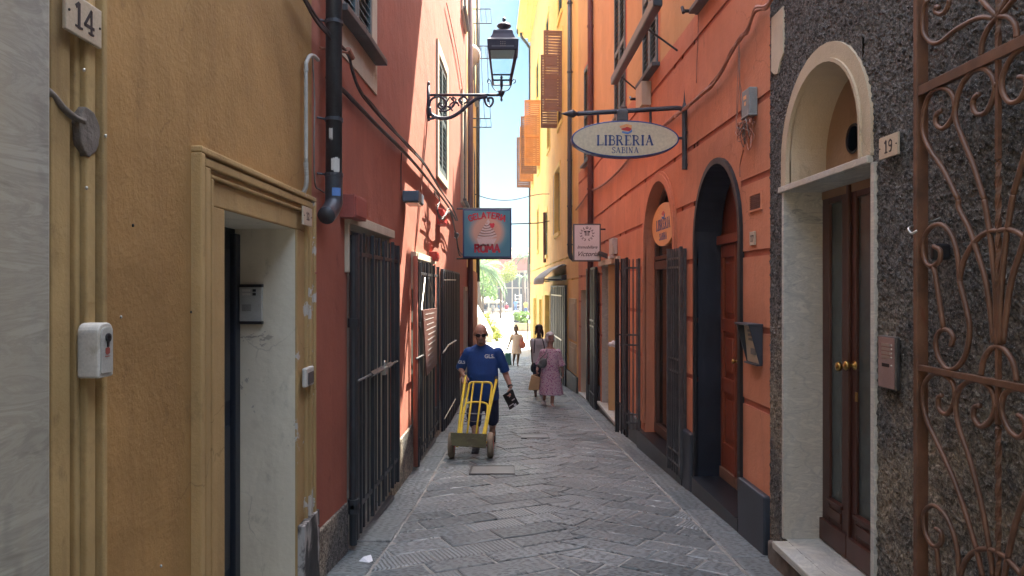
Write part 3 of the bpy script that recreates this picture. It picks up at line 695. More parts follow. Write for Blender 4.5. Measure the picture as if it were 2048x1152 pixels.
window(RB, 'L', W3, M['shutgreen'], True, .2, 30, below=.1, sill=(.15, .12), proud=.05)
window(RB, 'L', W3b, M['shutgreen'], True, .2, 30, below=.1, sill=(.15, .12), proud=.05)

# ---- pale yellow building beyond, left
PB = thing('pale_yellow_building', (-1.2, 22, -1), 'tall pale yellow house ending the left side of the alley', 'building')
Y1 = dict(d=(19.2, 20.4), z=(-1.2, 1.4)); Y2 = dict(d=(20.2, 21.4), z=(4.0, 6.3)); Y3 = dict(d=(20.2, 21.4), z=(8, 10.4)); Y4 = dict(d=(23.4, 24.6), z=(4.0, 6.3)); Y5 = dict(d=(23.4, 24.6), z=(8, 10.4))
facade('wall', 'L', 18.5, 26, -3, 14, M['yellow_l'], PB, [Y1, Y2, Y3, Y4, Y5]); roofbody(PB, 'L', 18.5, 26, 14, M['yellow_l'])
reveal('door_reveal', 'L', Y1, M['cream'], PB, .15); m = MB(); m.wbox('L', 19.1, 20.5, -1.2, 1.45, -.2, -.15); m.build('door', M['navy'], PB)
for o in (Y2, Y3, Y4, Y5): window(PB, 'L', o, M['shutgreen'], True, .12, 22, below=.1, sill=(.1, .12))
m = MB(); m.wbox('L', 18.51, 19.1, -1.3, 2.3, 0, .05); m.wbox('L', 20.5, 26, -1.4, 2.3, 0, .04); m.build('ground_floor_cladding', M['red'], PB)
# ---- grey roughcast building, near right
GB = thing('grey_building', (2, 4, -.2), 'dark grey roughcast house at the near right with an arched marble doorway numbered 19', 'building')
D19 = dict(d=(3.97, 5.20), z=(-.03, 2.455)); LUN = dict(d=(4.085, 5.135), z=(2.50, 3.19), spring=2.67)
facade('wall', 'R', -14, 5.5, -3, 6.2, M['rough'], GB, [D19, LUN], fine=(2.3, 5.5, -.6, 3.95, .013)); roofbody(GB, 'R', -14, 5.5, 6.2, M['rough'])
reveal('marble_jamb', 'R', D19, M['marble'], GB, .28)
m = MB(); m.wbox('R', 3.93, 3.972, -.03, 2.455, -.01, .018); m.wbox('R', 5.198, 5.232, -.03, 2.455, -.01, .018); m.build('marble_edge', M['marble'], GB, bevel=.004)
m = MB(); m.wbox('R', 3.975, 5.26, 2.456, 2.498, -.27, .035); m.build('lintel', M['marble'], GB, bevel=.005)
m = MB(); archband(m, 'R', LUN, .115, -.01, .016); m2 = archband(MB(), 'R', dict(LUN, d=(4.088, 5.132), z=(2.50, 3.187)), .022, .0, .03)
m.v, m.f = m.v, m.f; o_ = len(m.v); m.v += m2.v; m.f += [tuple(o_+i for i in f) for f in m2.f]
m.build('arch_surround', M['archtrim'], GB)
reveal('arch_reveal', 'R', LUN, M['archtrim'], GB, .26)
m = MB(); m.wbox('R', 4.0, 5.2, 2.4, 3.3, -.33, -.26); m.build('arch_panel', M['archtan'], GB)
m = MB(); dm, zm = wz('R', 1707, 277, -.255)
ax = Matrix(((0, 0, 1), (0, 1, 0), (-1, 0, 0)))
m.lathe([(.0, 0), (.082, 0), (.095, .006), (.1, 0)], (gx('R', dm, -.252), dm, zm), 28, M=Matrix(((0, 0, -1), (0, 1, 0), (1, 0, 0)))); m.build('vent_hole', M['black'], GB, smooth=False)
m = MB(); m.wbox('R', 3.86, 5.17, -.085, -.032, -.27, .11); m.build('threshold', M['marble'], GB, bevel=.008)
m = MB(); m.wbox('R', 3.9, 5.35, -1, -.087, -.01, .07); m.wbox('R', 5.2, 5.46, -1, -.12, -.01, .04); m.build('step_base', M['patch'], GB, bevel=.02)
def door19():
    D = MB(); o0, o1 = -.29, -.262
    def leaf(a, b, g0, g1):
        D.wbox('R', a, g0, -.02, 2.45, o0, o1); D.wbox('R', g1, b, -.02, 2.45, o0, o1)
        D.wbox('R', g0, g1, -.02, .3, o0, o1); D.wbox('R', g0, g1, 2.36, 2.45, o0, o1)
        D.wbox('R', a+.01, b-.004, -.02, .13, o1-.002, o1+.025); D.wbox('R', g0-.02, g1+.02, .27, .30, o1-.002, o1+.018)
        D.wbox('R', g0+.0, g1-.0, .17, .24, o1-.002, o1+.01)
    leaf(4.79, 5.2, 4.905, 5.09); leaf(3.9, 4.78, 4.14, 4.70)
    D.wbox('R', 4.765, 4.8, -.02, 2.45, o1-.002, o1+.02)
    d = D.build('door', M['wood'], GB, bevel=.005)
    g_ = MB(); g_.wbox('R', 4.905, 5.09, .3, 2.36, -.288, -.28); g_.build('pane', M['frost'], d)
    g_ = MB(); g_.wbox('R', 4.14, 4.70, .3, 2.36, -.288, -.28); g_.build('pane', M['frost'], d)
    for px, py in ((1688, 733), (1704, 731)):
        dd, z = wz('R', px, py, -.24); K = Matrix(((0, 0, -1), (0, 1, 0), (1, 0, 0)))
        k = MB(); k.lathe([(.012, 0), (.03, .002), (.03, .008), (.012, .012), (.01, .035), (.026, .045), (.032, .058), (.026, .072), (.0, .078)], (gx('R', dd, -.262), dd, z), 18, M=K)
        k.build('door_knob', M['brass'], d, smooth=True)
    k = MB(); dd, z = wz('R', 1707, 794, -.24); k.wbox('R', dd-.012, dd+.012, z-.03, z+.03, -.262, -.255); k.build('keyhole_plate', M['brass'], d)
door19()

# ---- orange building
OR = thing('orange_building', (1.85, 10, -.5), 'orange stuccoed house on the right with grooved courses and two arched doorways', 'building')
D17 = dict(d=(6.15, 7.46), z=(-.17, 2.93), spring=2.24); LIB = dict(d=(8.40, 10.02), z=(-.22, 3.12), spring=2.33)
EST = dict(d=(12.05, 14.3), z=(-.49, 2.2)); D15 = dict(d=(16.35, 17.5), z=(-.75, 1.72))
R0 = dict(d=(6.55, 7.3), z=(4.62, 6.6)); R1 = dict(d=(11.45, 12.55), z=(4.62, 6.9)); R2 = dict(d=(9.2, 10.1), z=(4.62, 6.8)); R3 = dict(d=(15.7, 16.9), z=(4.62, 6.85))
gr = (.83, 1.44, 2.05, 2.65, 3.25, 4.33)
facade('wall', 'R', 5.5, 17.9, -3, 4.60, M['orange'], OR, [D17, LIB, EST, D15], gr)
facade('upper_wall', 'R', 5.5, 13.4, 4.60, 12.47, M['peach'], OR, [R0, R1, R2]); facade('upper_wall', 'R', 13.4, 17.9, 4.60, 10.2, M['peach'], OR, [R3])
m = MB(); m.poly((gx('R', 13.4), 13.4, 10.2), (gx('R', 17.9), 17.9, 10.2), (gx('R', 17.9), 17.9, 11.9), (gx('R', 16.8), 16.8, 11.4)); m.build('shadow_wedge', M['peach'], OR, recalc=False)  # unseen sloped top, added to shape the shadow edge on the left wall
roofbody(OR, 'R', 5.5, 13.4, 12.47, M['peach']); roofbody(OR, 'R', 13.4, 17.9, 10.2, M['peach'], zend=11.9)
m = MB(); m.wbox('R', 5.2, 13.4, 12.47, 12.62, -1, 1.3); m.build('eave', M['rust_wall'], OR)
for o, w in ((R0, .09), (R1, .09), (R2, .09), (R3, .09)):
    m = MB(); portal(m, 'R', o['d'][0]-w, o['d'][1]+w, o['z'][0], o['z'][1]+w, [(0, w-.002, .006)]); m.build('window_trim', M['orange'], OR)
for o in (R0, R1, R2, R3): window(OR, 'R', o, M['shutgreen'], None, .1, 28, sill=(.08, .1), trimmat='orange', shl=(-.02, .025))
# number 17 arch
m = MB(); archband(m, 'R', D17, .055, -.01, .03); m.build('arch_surround', M['black'], OR)
reveal('arch_reveal', 'R', D17, M['navy'], OR, .25)
m = MB(); m.wbox('R', 6.1, 7.5, -.6, -.172, -.01, .045); m.wbox('R', 6.13, 7.48, -.172, -.168, -.25, .06); m.build('doorstep', M['blackstone'], OR, bevel=.006)
D = MB(); D.wbox('R', 6.05, 7.56, -.17, 3.0, -.32, -.27)
for a, b in ((6.15, 6.97), (6.99, 7.45)):
    D.wbox('R', a, a+.07, -.05, 2.2, -.27, -.24); D.wbox('R', b-.07, b, -.05, 2.2, -.27, -.24)
    for z0, z1 in ((-.05, .2), (.72, .86), (1.33, 1.46), (2.08, 2.2)): D.wbox('R', a+.07, b-.07, z0, z1, -.27, -.241)
    for z0, z1 in ((.27, .65), (.92, 1.27), (1.52, 2.02)): D.wbox('R', a+.12, b-.12, z0, z1, -.27, -.25)
D.wbox('R', 6.1, 7.5, 2.21, 2.30, -.27, -.2); D.wbox('R', 6.96, 7.0, -.05, 2.2, -.27, -.225)
dr = D.build('door', M['redwood'], OR, bevel=.006)
k = MB(); k.wbox('R', 6.15, 6.965, -.165, -.052, -.27, -.225); k.wbox('R', 6.995, 7.45, -.165, -.052, -.27, -.225); k.build('weather_board', M['oldwood'], dr, bevel=.008)
dd, z = wz('R', 1472, 723, -.22); K = Matrix(((0, 0, -1), (0, 1, 0), (1, 0, 0)))
k = MB(); k.lathe([(.02, 0), (.02, .008), (.01, .012), (.01, .03), (.024, .04), (.024, .055), (0, .062)], (gx('R', dd, -.24), dd, z), 14, M=K); k.build('door_knob', M['brass'], dr, smooth=True)
# bookshop arch
m = MB(); archband(m, 'R', dict(LIB, z=(-.1, 3.12)), .09, -.01, .028); archband(m, 'R', dict(LIB, d=(8.31, 10.11), z=(-.1, 3.21)), .035, -.01, .012); m.build('arch_surround', M['orange'], OR)
reveal('arch_reveal', 'R', LIB, M['orange'], OR, .16)
m = MB(); m.wbox('R', 7.86, 10.3, -1.2, -.222, -.01, .06); m.wbox('R', 8.42, 10.0, -.222, -.215, -.16, .07); m.build('doorstep', M['blackstone'], OR, bevel=.006)
S = MB(); S.wbox('R', 8.3, 8.36, -.2, 3.2, -.22, -.12)
for a, b in ((8.4, 8.47), (8.86, 8.95), (9.03, 9.1), (9.93, 10.02)): S.wbox('R', a, b, -.2, 2.12, -.2, -.13)
for z0, z1 in ((2.02, 2.13), (2.15, 2.2), (-.2, -.08)): S.wbox('R', 8.4, 10.02, z0, z1, -.202, -.125)
archband(S, 'R', dict(d=(8.46, 9.96), z=(2.13, 3.06), spring=2.33), .06, -.2, -.13)
sf = S.build('shop_front', M['shopframe'], OR, bevel=.004)
k = MB(); k.wbox('R', 8.4, 10.02, -.1, 3.12, -.185, -.178); k.build('pane', M['glassd'], sf)
k = MB()
k.add([(gx('R', d, o), d, z) for d, o, z in ((8.2, -.2, -.3), (10.2, -.2, -.3), (10.2, -1.6, -.3), (8.2, -1.6, -.3), (8.2, -.2, 3.3), (10.2, -.2, 3.3), (10.2, -1.6, 3.3), (8.2, -1.6, 3.3))], [(0, 1, 2, 3), (4, 5, 6, 7), (0, 3, 7, 4), (1, 2, 6, 5), (2, 3, 7, 6)])
k.build('shop_interior', M['oldwood'], OR, recalc=False)
k = MB(); k.wbox('R', 8.97, 9.01, 1.0, 1.13, -.135, -.09); k.build('door_handle', M['steel'], sf)
# estate agent
reveal('marble_jamb', 'R', EST, M['marble'], OR, .2)
m = MB(); m.wbox('R', 12.0, 14.5, -.54, -.488, -.2, .07); m.build('threshold', M['marble'], OR, bevel=.006)
m = MB(); m.wbox('R', 12.0, 14.4, -1.2, -.542, -.01, .04); m.wbox('R', 10.3, 12.0, -1.2, -.12, -.01, .035); m.wbox('R', 14.5, 16.3, -1.2, -.2, -.01, .035); m.build('plinth', M['slate'], OR, bevel=.008)
m = MB(); m.wbox('R', 12.0, 14.35, -.5, 2.25, -.3, -.235); m.wbox('R', 14.16, 14.3, -.49, 2.2, -.235, -.17); m.build('door_frame', M['black'], OR)
m = MB(); m.wbox('R', 12.05, 14.15, -.46, 2.1, -.23, -.2); m.wbox('R', 13.9, 14.12, -.44, 2.05, -.2, -.185); dd_ = m.build('door', M['whiteint'], OR, bevel=.004)
m = MB(); m.wbox('R', 12.0, 14.45, 2.2, 2.3, -.01, .05); m.build('lintel', M['cream'], OR)
# door 15
reveal('door_reveal', 'R', D15, M['cream'], OR, .16)
m = MB(); m.wbox('R', 16.3, 17.55, -.8, 1.8, -.25, -.16); m.wbox('R', 16.9, 16.94, -.7, 1.7, -.16, -.14); m.build('door', M['navy'], OR)
m = MB(); m.wbox('R', 16.25, 17.6, -1.2, -.745, -.15, .05); m.build('threshold', M['marble'], OR)
for d0, d1, z in ((5.502, 6.085, .185), (7.525, 8.30, .25)):
    m = MB(); m.wbox('R', d0, d1, -.8, z, -.01, .05); m.build('plinth', M['slateblue'], OR, bevel=.014)
# ---- yellow building
YB = thing('yellow_building', (1.2, 28, -1.2), 'yellow house at the far right end of the alley with brown shutters swung open', 'building')
YD = [dict(d=(20.1, 24.2), z=(-1.1, 1.85)), dict(d=(25.5, 27.6), z=(-1.25, 1.5)), dict(d=(29.2, 30.6), z=(-1.35, 1.3)), dict(d=(32.4, 34.3), z=(-1.35, 1.3))]
YW = [dict(d=(22.0, 23.6), z=(3.5, 5.5)), dict(d=(26.5, 27.4), z=(3.0, 4.6)), dict(d=(31, 32), z=(3.4, 5.2)), dict(d=(21.3, 22.6), z=(6.75, 9.3)), dict(d=(25.4, 26.6), z=(6.75, 9.3)), dict(d=(30.2, 31.6), z=(6.75, 9.3)), dict(d=(34.6, 35.8), z=(6.75, 9.3)),
      dict(d=(21.3, 22.6), z=(10.0, 11.7)), dict(d=(26, 27.3), z=(10.0, 11.7)), dict(d=(31.2, 32.6), z=(10.0, 11.7)), dict(d=(19, 19.9), z=(3.6, 5.2))]
facade('wall', 'R', 17.9, 37, -3, 11.9, M['yellow'], YB, YD+YW, (2.6, 2.0))
m = MB(); zt = [(17.9, 11.92), (18.3, 12.3), (19.7, 13.3), (21.5, 14.2), (23.5, 14.95), (37, 14.95)]  # unseen rising roofline, shaped for the shadow it throws on the red house
for (a, za), (b, zb) in zip(zt, zt[1:]): m.poly((gx('R', a), a, 11.9), (gx('R', b), b, 11.9), (gx('R', b), b, zb), (gx('R', a), a, za))
m.poly((gx('R', 37), 37, -3), (9, 37, -3), (9, 37, 14.95), (gx('R', 37), 37, 14.95)); m.poly((gx('R', 17.9), 17.9, -3), (9, 17.9, -3), (9, 17.9, 11.9), (gx('R', 17.9), 17.9, 11.9))
m.poly((9, 17.9, -3), (9, 37, -3), (9, 37, 14.9), (9, 17.9, 11.9))
m.poly((gx('R', 17.9), 17.9, 11.92), (9, 17.9, 11.92), (9, 23.5, 14.95), (gx('R', 23.5), 23.5, 14.95)); m.poly((gx('R', 23.5), 23.5, 14.95), (9, 23.5, 14.95), (9, 37, 14.95), (gx('R', 37), 37, 14.95))
m.build('upper_wall', M['yellow'], YB, recalc=False)
m = MB()
for o0, o1, z0, z1 in ((0, .12, 14.35, 14.62), (0, .34, 14.62, 14.8), (0, .62, 14.8, 14.98), (-.3, .7, 14.98, 15.06)):
    m.wbox('R', 23.5, 37.0+o1, z0, z1, o0-.01, o1)
m.box(.94-.7, 6, 37.0, 37.7, 14.98, 15.06); m.box(.94-.3, 6, 37.0, 37.4, 14.7, 14.98)
m.build('cornice', M['yellow_l'], YB)
for o in YD+YW[:3]+YW[4:]:
    reveal('opening_reveal', 'R', o, M['yellow_l'], YB, .15)
for o in YD:
    m = MB(); m.wbox('R', o['d'][0]-.05, o['d'][1]+.05, o['z'][0]-.1, o['z'][1]+.05, -.22, -.15); m.build('door', M['darkint' if o is YD[0] else 'shutgreen'], YB)
    m = MB(); w = .14; portal(m, 'R', o['d'][0]-w, o['d'][1]+w, o['z'][0]-.3, o['z'][1]+w, [(0, w-.003, .02)]); m.build('door_surround', M['yellow_l'], YB)
for i, o in enumerate(YW):
    m = MB(); m.wbox('R', o['d'][0]-.05, o['d'][1]+.05, o['z'][0]-.05, o['z'][1]+.05, -.2, -.12); w_ = m.build('window', M['darkint'], YB)
    m = MB(); w = .13; portal(m, 'R', o['d'][0]-w, o['d'][1]+w, o['z'][0]-w, o['z'][1]+w, [(0, w-.003, .018)]); m.wbox('R', o['d'][0], o['d'][1], o['z'][0]-w, o['z'][0]-.003, -.01, .05); m.build('window_trim', M['yellow_l'], YB)
    if i in (1, 2, 7, 8, 9, 10):
        m = MB(); louvre(m, 'R', o['d'][0], o['d'][1], o['z'][0], o['z'][1], -.06, -.02, 24); m.build('shutter', M['shutgreen'], w_)
    if i == 0:
        for px, w2 in ((1106.5, .5), (1120.5, .5)):
            dd = 22.2 if px > 1110 else 24.0; x0 = (px-1024)*dd/FPX
            m = MB(); louvre_free(m, (x0, dd, 3.5), (.26, .05, 0), (0, 0, 1), (0, -1, 0), .5, 2.0, 26, mid=.5); m.build('shutter', M['shutwhite'], w_)
    if i == 4-1:
        dd = 21.2; x0 = (1087-1024)*dd/FPX
        m = MB(); louvre_free(m, (x0, dd, 6.95), (1, .12, 0), (0, 0, 1), (0, -1, 0), .56, 2.35, 26, mid=.42); m.build('shutter', M['shutbrown'], w_)
        m = MB(); louvre_free(m, (x0-.02, dd+1.6, 6.8), (1, .1, 0), (0, 0, 1), (0, -1, 0), .62, 2.3, 26, mid=.42); m.build('shutter', M['shutbrown'], w_)
    if i in (5, 6):
        dd = o['d'][0]-.1; x1 = gx('R', dd)
        m = MB(); louvre_free(m, (x1-.66, dd, 6.85), (1, .06, 0), (0, 0, 1), (0, -1, 0), .66, 2.72 if i == 5 else 2.6, 30, mid=.45); m.build('shutter', M['shutochre'], w_)
        m = MB(); louvre_free(m, (x1-.8, dd+1.5, 6.75), (1, .06, 0), (0, 0, 1), (0, -1, 0), .7, 2.5, 26, mid=.45); m.build('shutter', M['shutbrown'], w_)
# buff panelled door + awning + steel shutters
m = MB(); m.wbox('R', 17.95, 19.9, -1.2, -.45, -.01, .05); m.build('plinth', M['slate'], YB)
m = MB()
for z0, z1 in ((-.4, .35), (.42, 1.5)): m.wbox('R', 18.2, 19.5, z0, z1, -.01, .03); m.wbox('R', 18.35, 19.35, z0+.12, z1-.12, .03, .045)
m.build('panel', M['archtrim'], YB, bevel=.01)
# ------------------------------------------------------------------ helpers for lettering on planes
def fx(o, flip=1):
    "vertical plane facing the camera: u to the right, v up, w towards the camera"
    o = Vector(o); return lambda u, v, w: (o.x+u, o.y-w, o.z+v)
def fw(side, d, z, off=0):
    "plane of a side wall; u runs to the right as seen from the alley"
    s = 1 if side == 'L' else -1
    return lambda u, v, w: (gx(side, d+u*s, off+w), d+u*s, z+v)
def fonts(mb, s, size, f, shear=0, bold=0, w=.001):
    vs, fs = fontmesh(s, size, shear, bold); return mb.add([f(v.x, v.y, w+v.z) for v in vs], fs)

# ------------------------------------------------------------------ number plates
def plate(side, d0, d1, z0, z1, off, s, h, label, rivets=True, stroke=.17):
    t = thing('number_plate', (gx(side, (d0+d1)/2), (d0+d1)/2, z0), label, 'house number')
    m = MB(); m.wbox(side, d0, d1, z0, z1, off, off+.012); m.build('plate', M['plate'], t, bevel=.003)
    m = MB(); text(m, s, h, fw(side, (d0+d1)/2, (z0+z1)/2-h/2, off+.012), 0, .0015, stroke=stroke); m.build('digits', M['ink'], t)
    if rivets:
        m = MB()
        for d in (d0+.013, d1-.013): m.sph((gx(side, d, off+.013), d, (z0+z1)/2), (.004, .004, .004), 8)
        m.build('rivets', M['rubber'], t)
plate('L', 2.052, 2.232, 2.505, 2.622, .06, '14', .07, 'stone house number plate reading 14 on the ochre moulding')
plate('L', 4.44, 4.63, 2.16, 2.275, .046, '12', .047, 'small stone number plate reading 12 beside the moulded doorway')
plate('R', 3.665, 3.85, 2.447, 2.562, .022, '19', .062, 'pale number plate reading 19 on the grey roughcast')
plate('R', 5.79, 5.905, 2.115, 2.225, .002, '17', .05, 'small pale number plate reading 17 beside the black arch', rivets=False)

# ------------------------------------------------------------------ small things on the left wall
t = thing('key_switch', (-1.3, 2.25, 1.5), 'chipped white key switch box on the ochre moulding', 'switch box')
def rrect(d0, d1, z0, z1, r, n=5, only_top=False):
    pts = []
    for cx, cy, a0 in ((d1-r, z1-r, 0), (d0+r, z1-r, 90), (d0+r*.3, z0+r*.3, 180), (d1-r*.3, z0+r*.3, 270)):
        rr = r if cy > (z0+z1)/2 else r*.3
        pts += [(cx+rr*math.cos(math.radians(a0+90*i/n)), cy+rr*math.sin(math.radians(a0+90*i/n))) for i in range(n+1)]
    return pts
WP = lambda side: (lambda u, v, w: (gx(side, u, w), u, v))
m = MB(); m.prism(rrect(2.1560, 2.2365, 1.50, 1.665, .03), WP('L'), .04, .105); m.build('housing', M['whitebox'], t, bevel=.005)
m = MB(); m.prism(rrect(2.1644, 2.2281, 1.513, 1.652, .024), WP('L'), .105, .1085); m.build('face_plate', M['pvc'], t, bevel=.001)
m = MB(); m.lathe([(.013, 0), (.013, .006), (.005, .007), (.005, .005), (0, .005)], (gx('L', 2.1980, .108), 2.1980, 1.62), 16, M=Matrix(((0, 0, 1), (0, 1, 0), (-1, 0, 0)))); m.wbox('L', 2.1938, 2.2022, 1.592, 1.61, .108, .112); m.build('lock_cylinder', M['black'], t)
m = MB(); m.prism([(2.1861, 1.574), (2.1945, 1.568), (2.2099, 1.572), (2.2099, 1.586), (2.2015, 1.592), (2.1861, 1.588)], WP('L'), .1087, .1095); m.wbox('L', 2.1847, 2.2113, 1.562, 1.5645, .1087, .1095); m.build('emblem', M['redbox'], t)
t = thing('intercom', (-1.6, 4.44, 1.55), 'steel intercom panel on the white side of doorway 12', 'intercom')
m = MB(); m.box(-1.667, -1.53, 4.432, 4.461, 1.553, 1.79); m.build('panel', M['pvc'], t, bevel=.004)
m = MB(); m.box(-1.669, -1.528, 4.426, 4.461, 1.775, 1.793); m.box(-1.669, -1.528, 4.426, 4.461, 1.549, 1.567); m.build('end_caps', M['black'], t, bevel=.002)
m = MB()
for z in (1.755, 1.732): m.box(-1.65, -1.60, 4.4285, 4.432, z-.007, z+.007)
m.build('name_labels', M['whitebox'], t)
m = MB()
for z in (1.755, 1.732): m.box(-1.585, -1.565, 4.4275, 4.432, z-.008, z+.008)
for i in range(7): m.box(-1.65, -1.595, 4.4305, 4.432, 1.63+i*.006, 1.632+i*.006)
m.build('buttons', M['black'], t)
t = thing('doorbell', (-1.3, 4.73, 1.13), 'small beige doorbell on peeling trim beside the red wall', 'doorbell')
m = MB(); m.wbox('L', 4.50, 4.67, 1.15, 1.27, .03, .06); m.build('housing', M['whitebox'], t, bevel=.008)
m = MB(); m.wbox('L', 4.53, 4.645, 1.165, 1.24, .06, .066); m.build('button', M['irongrey'], t, bevel=.003)
# flush rough patch standing in for a broken plaster hole, with old cable
m = MB(); rr = []
for i in range(28):
    a = 2*PI*i/28; k = 1+.05*math.sin(3*a+1)+.03*math.sin(7*a)+R.uniform(-.035, .035); rr.append((2.196+.052*k*math.cos(a), 2.243+.072*k*math.sin(a)))
m.prism(rr, WP('L'), .03, .057); p_ = m.build('grey_patch', M['patch'], bevel=.004); tag(p_, 'rough grey patch standing in for a broken plaster hole in the ochre moulding', 'wall patch')
m = MB(); m.tube(spline([(gx('L', d, o), d, z) for d, z, o in ((1.88, 2.37, .016), (1.98, 2.345, .018), (2.035, 2.315, .04), (2.08, 2.285, .047), (2.13, 2.27, .05), (2.17, 2.268, .052))]), .011); tag(m.build('old_cable', M['patch'], smooth=True), 'old plastered cable stub left of the plaster hole patch', 'cable')
for px, py, mt, lb in ((168, 140, 'steel', 'screw in the ochre moulding just under number 14'), (173, 376, 'steel', 'screw in the ochre moulding just under the plaster hole patch'), (211, 272, 'steel', 'screw at the right edge of the plaster hole patch'), (242, 634, 'steel', 'wall plug above right of the white key switch'), (382, 624, 'rubber', 'dark wall plug close to the left side of the doorway moulding'), (266, 451, 'rubber', 'rusty nail highest in the bare ochre wall'), (322, 1132, 'whitebox', 'pale wall plug lowest on the ochre wall')):
    p = pt('L', px, py, .062 if px < 213 else .002); m = MB(); m.sph(p, (.005, .0045, .006), 8)
    tag(m.build('screw', M[mt], smooth=True), lb, 'screw', 'screws and plugs in the ochre wall')
# conduit
t = thing('conduit', (-1.28, 4.72, 2.3), 'grey plastic conduit with a hooked top and corrugated lower end', 'conduit')
C0 = [pt('L', 612, 330, .035), pt('L', 612, 250, .035), pt('L', 612, 140, .035), pt('L', 614, 122, .035), pt('L', 620, 112, .04), pt('L', 628, 112, .045), pt('L', 636, 120, .05)]
m = MB(); m.tube(spline(C0, 5), .0125, 10); m.build('pipe', M['pvc'], t, smooth=True)
m = MB()
for y in (140, 328): p = pt('L', 612, y, .035); m.lathe([(.0155, -.01), (.0155, .01)], p, 12)
m.build('collars', M['pvc'], t)
pts = spline([pt('L', 612, 330, .035), pt('L', 613, 352, .035), pt('L', 612, 372, .03), pt('L', 606, 388, .012)], 14)
m = MB(); m.tube(pts, [.0135+(.002 if i % 2 else -.001) for i in range(len(pts))], 10); m.build('corrugated_hose', M['pvc'], t)
# downpipe
t = thing('downpipe', (-1.22, 5.0, 2.2), 'dark downpipe with torn stickers ending in a bent shoe on the red wall', 'downpipe')
px_, pd = gx('L', 5.0, .095), 5.0
m = MB(); m.tube([(px_, pd, 8), (px_, pd, 2.52), ], .056, 18); m.build('pipe', M['pipe_dark'], t, smooth=True)
m = MB(); m.tube(spline([(px_, pd, 2.56), (px_, pd, 2.44), (px_+.0, pd-.01, 2.35), (px_-.015, pd-.08, 2.28), (px_-.02, pd-.13, 2.255)], 6), .06, 18); m.build('shoe', M['pipe_dark'], t, smooth=True)
for z in (2.93, 2.55, 3.6): m = MB(); m.lathe([(.064, -.012), (.064, .012)], (px_, pd, z), 18); m.tube([(px_-.05, pd-.02, z), (gx('L', 4.95, 0), 4.93, z)], .008); m.build('bracket', M['pipe_dark'], t)
def wrap(mb, a0, a1, zz0, zz1, r=.0575, jag=.0):
    n = 8; v = []
    for i in range(n+1):
        a = math.radians(a0+(a1-a0)*i/n); v.append((px_+r*math.sin(a), pd-r*math.cos(a), zz0+R.uniform(-jag, jag)))
    for i in range(n+1):
        a = math.radians(a0+(a1-a0)*i/n); v.append((px_+r*math.sin(a), pd-r*math.cos(a), zz1+R.uniform(-jag, jag)*.4))
    mb.add(v, [(i, i+1, n+2+i, n+1+i) for i in range(n)])
m = MB(); wrap(m, -5, 55, 2.56, 2.66, jag=.02); wrap(m, -20, 5, 2.79, 2.86, jag=.012); tag(m.build('sticker', M['whitebox'], t, recalc=False), 'torn white sticker')
m = MB(); wrap(m, 2, 60, 2.40, 2.455, r=.0615); tag(m.build('sticker', M['cloth_blue'], t, recalc=False), 'blue sticker')
m = MB(); m.wbox('L', 5.44, 5.78, 2.30, 2.475, 0, .11); m.wbox('L', 5.46, 5.76, 2.315, 2.46, .11, .118); tag(m.build('utility_box', M['redbox'], bevel=.006), 'red painted utility box beside the downpipe, above the first iron gate', 'utility box')
t = thing('emergency_lamp', (-1.15, 8, 2.72), 'blue grey wall lamp box jutting from the red wall above the sunlit strip', 'wall lamp')
m = MB(); m.wbox('L', 7.88, 8.3, 2.715, 2.83, .02, .2); m.build('housing', M['bluegrey'], t, bevel=.01); m = MB(); m.wbox('L', 7.9, 8.28, 2.70, 2.716, .04, .19); m.build('diffuser', M['frost'], t)
m = MB(); m.tube([pt('L', 802, 381, .01), pt('L', 802, 330, .01), pt('L', 803, 305, .02)], .006); tag(m.build('wire', M['cable']), 'thin wire running up from the blue grey lamp box', 'wire')
for px, py, l in ((873, 417, 'larger red alarm box under the cables on the sunlit red wall'), (858, 503, 'small red box just above the second barred door')):
    a = pt('L', px, py); dd = a.y; w, h = (.5, .24) if px > 860 else (.35, .13)
    m = MB(); m.wbox('L', dd, dd+w, a.z-h, a.z, 0, .1); m.wbox('L', dd+.04, dd+w-.04, a.z-h+.03, a.z-.03, .1, .115); tag(m.build('alarm_box', M['alarm'], bevel=.008), l, 'alarm box')
# cables
def cable(name, side, pts, r, mat, label, cat='cable', off=.04, strands=1, wob=.012, group=None):
    m = MB()
    for k in range(strands):
        q = []
        for i, p in enumerate(pts):
            o = off if len(p) < 3 else p[2]
            v = pt(side, p[0], p[1], o+R.uniform(0, wob)); v.z += R.uniform(-wob, wob)*(1 if strands > 1 else .5); q.append(v)
        m.tube(spline(q, 5), r*R.uniform(.75, 1.15), 6)
    return tag(m.build(name, mat, smooth=True), label, cat, group)
cable('cable_bundle', 'L', [(592, -30), (628, 30), (664, 78), (696, 106), (704, 140), (718, 176), (740, 206), (778, 250), (815, 290), (850, 330), (880, 378), (905, 415), (915, 440)], .009, M['cable'], 'bundle of black cables sagging down across the red wall from the top', 'cable bundle', .07, 6, .022)
cable('cable_bundle', 'L', [(655, 155), (684, 180), (720, 216), (760, 256), (800, 296), (836, 335), (868, 375), (895, 410), (912, 440)], .017, M['cable'], 'thick insulated cable running below the window sill of the red wall', 'cable', .03, 2, .006)
cable('cable_bundle', 'L', [(868, 380), (880, 402), (874, 420), (884, 440), (898, 420), (905, 440), (912, 470), (918, 505), (925, 512)], .008, M['cable'], 'tangled cables hanging beside the alarm box near the blue sign', 'cable bundle', .1, 6, .05)
cable('cable', 'L', [(625, 112), (629, 200), (628, 300), (630, 365), (640, 378), (662, 392)], .006, M['cablegrey'], 'thin grey wire down the edge of the red wall to the pipe shoe', 'cable', .02)
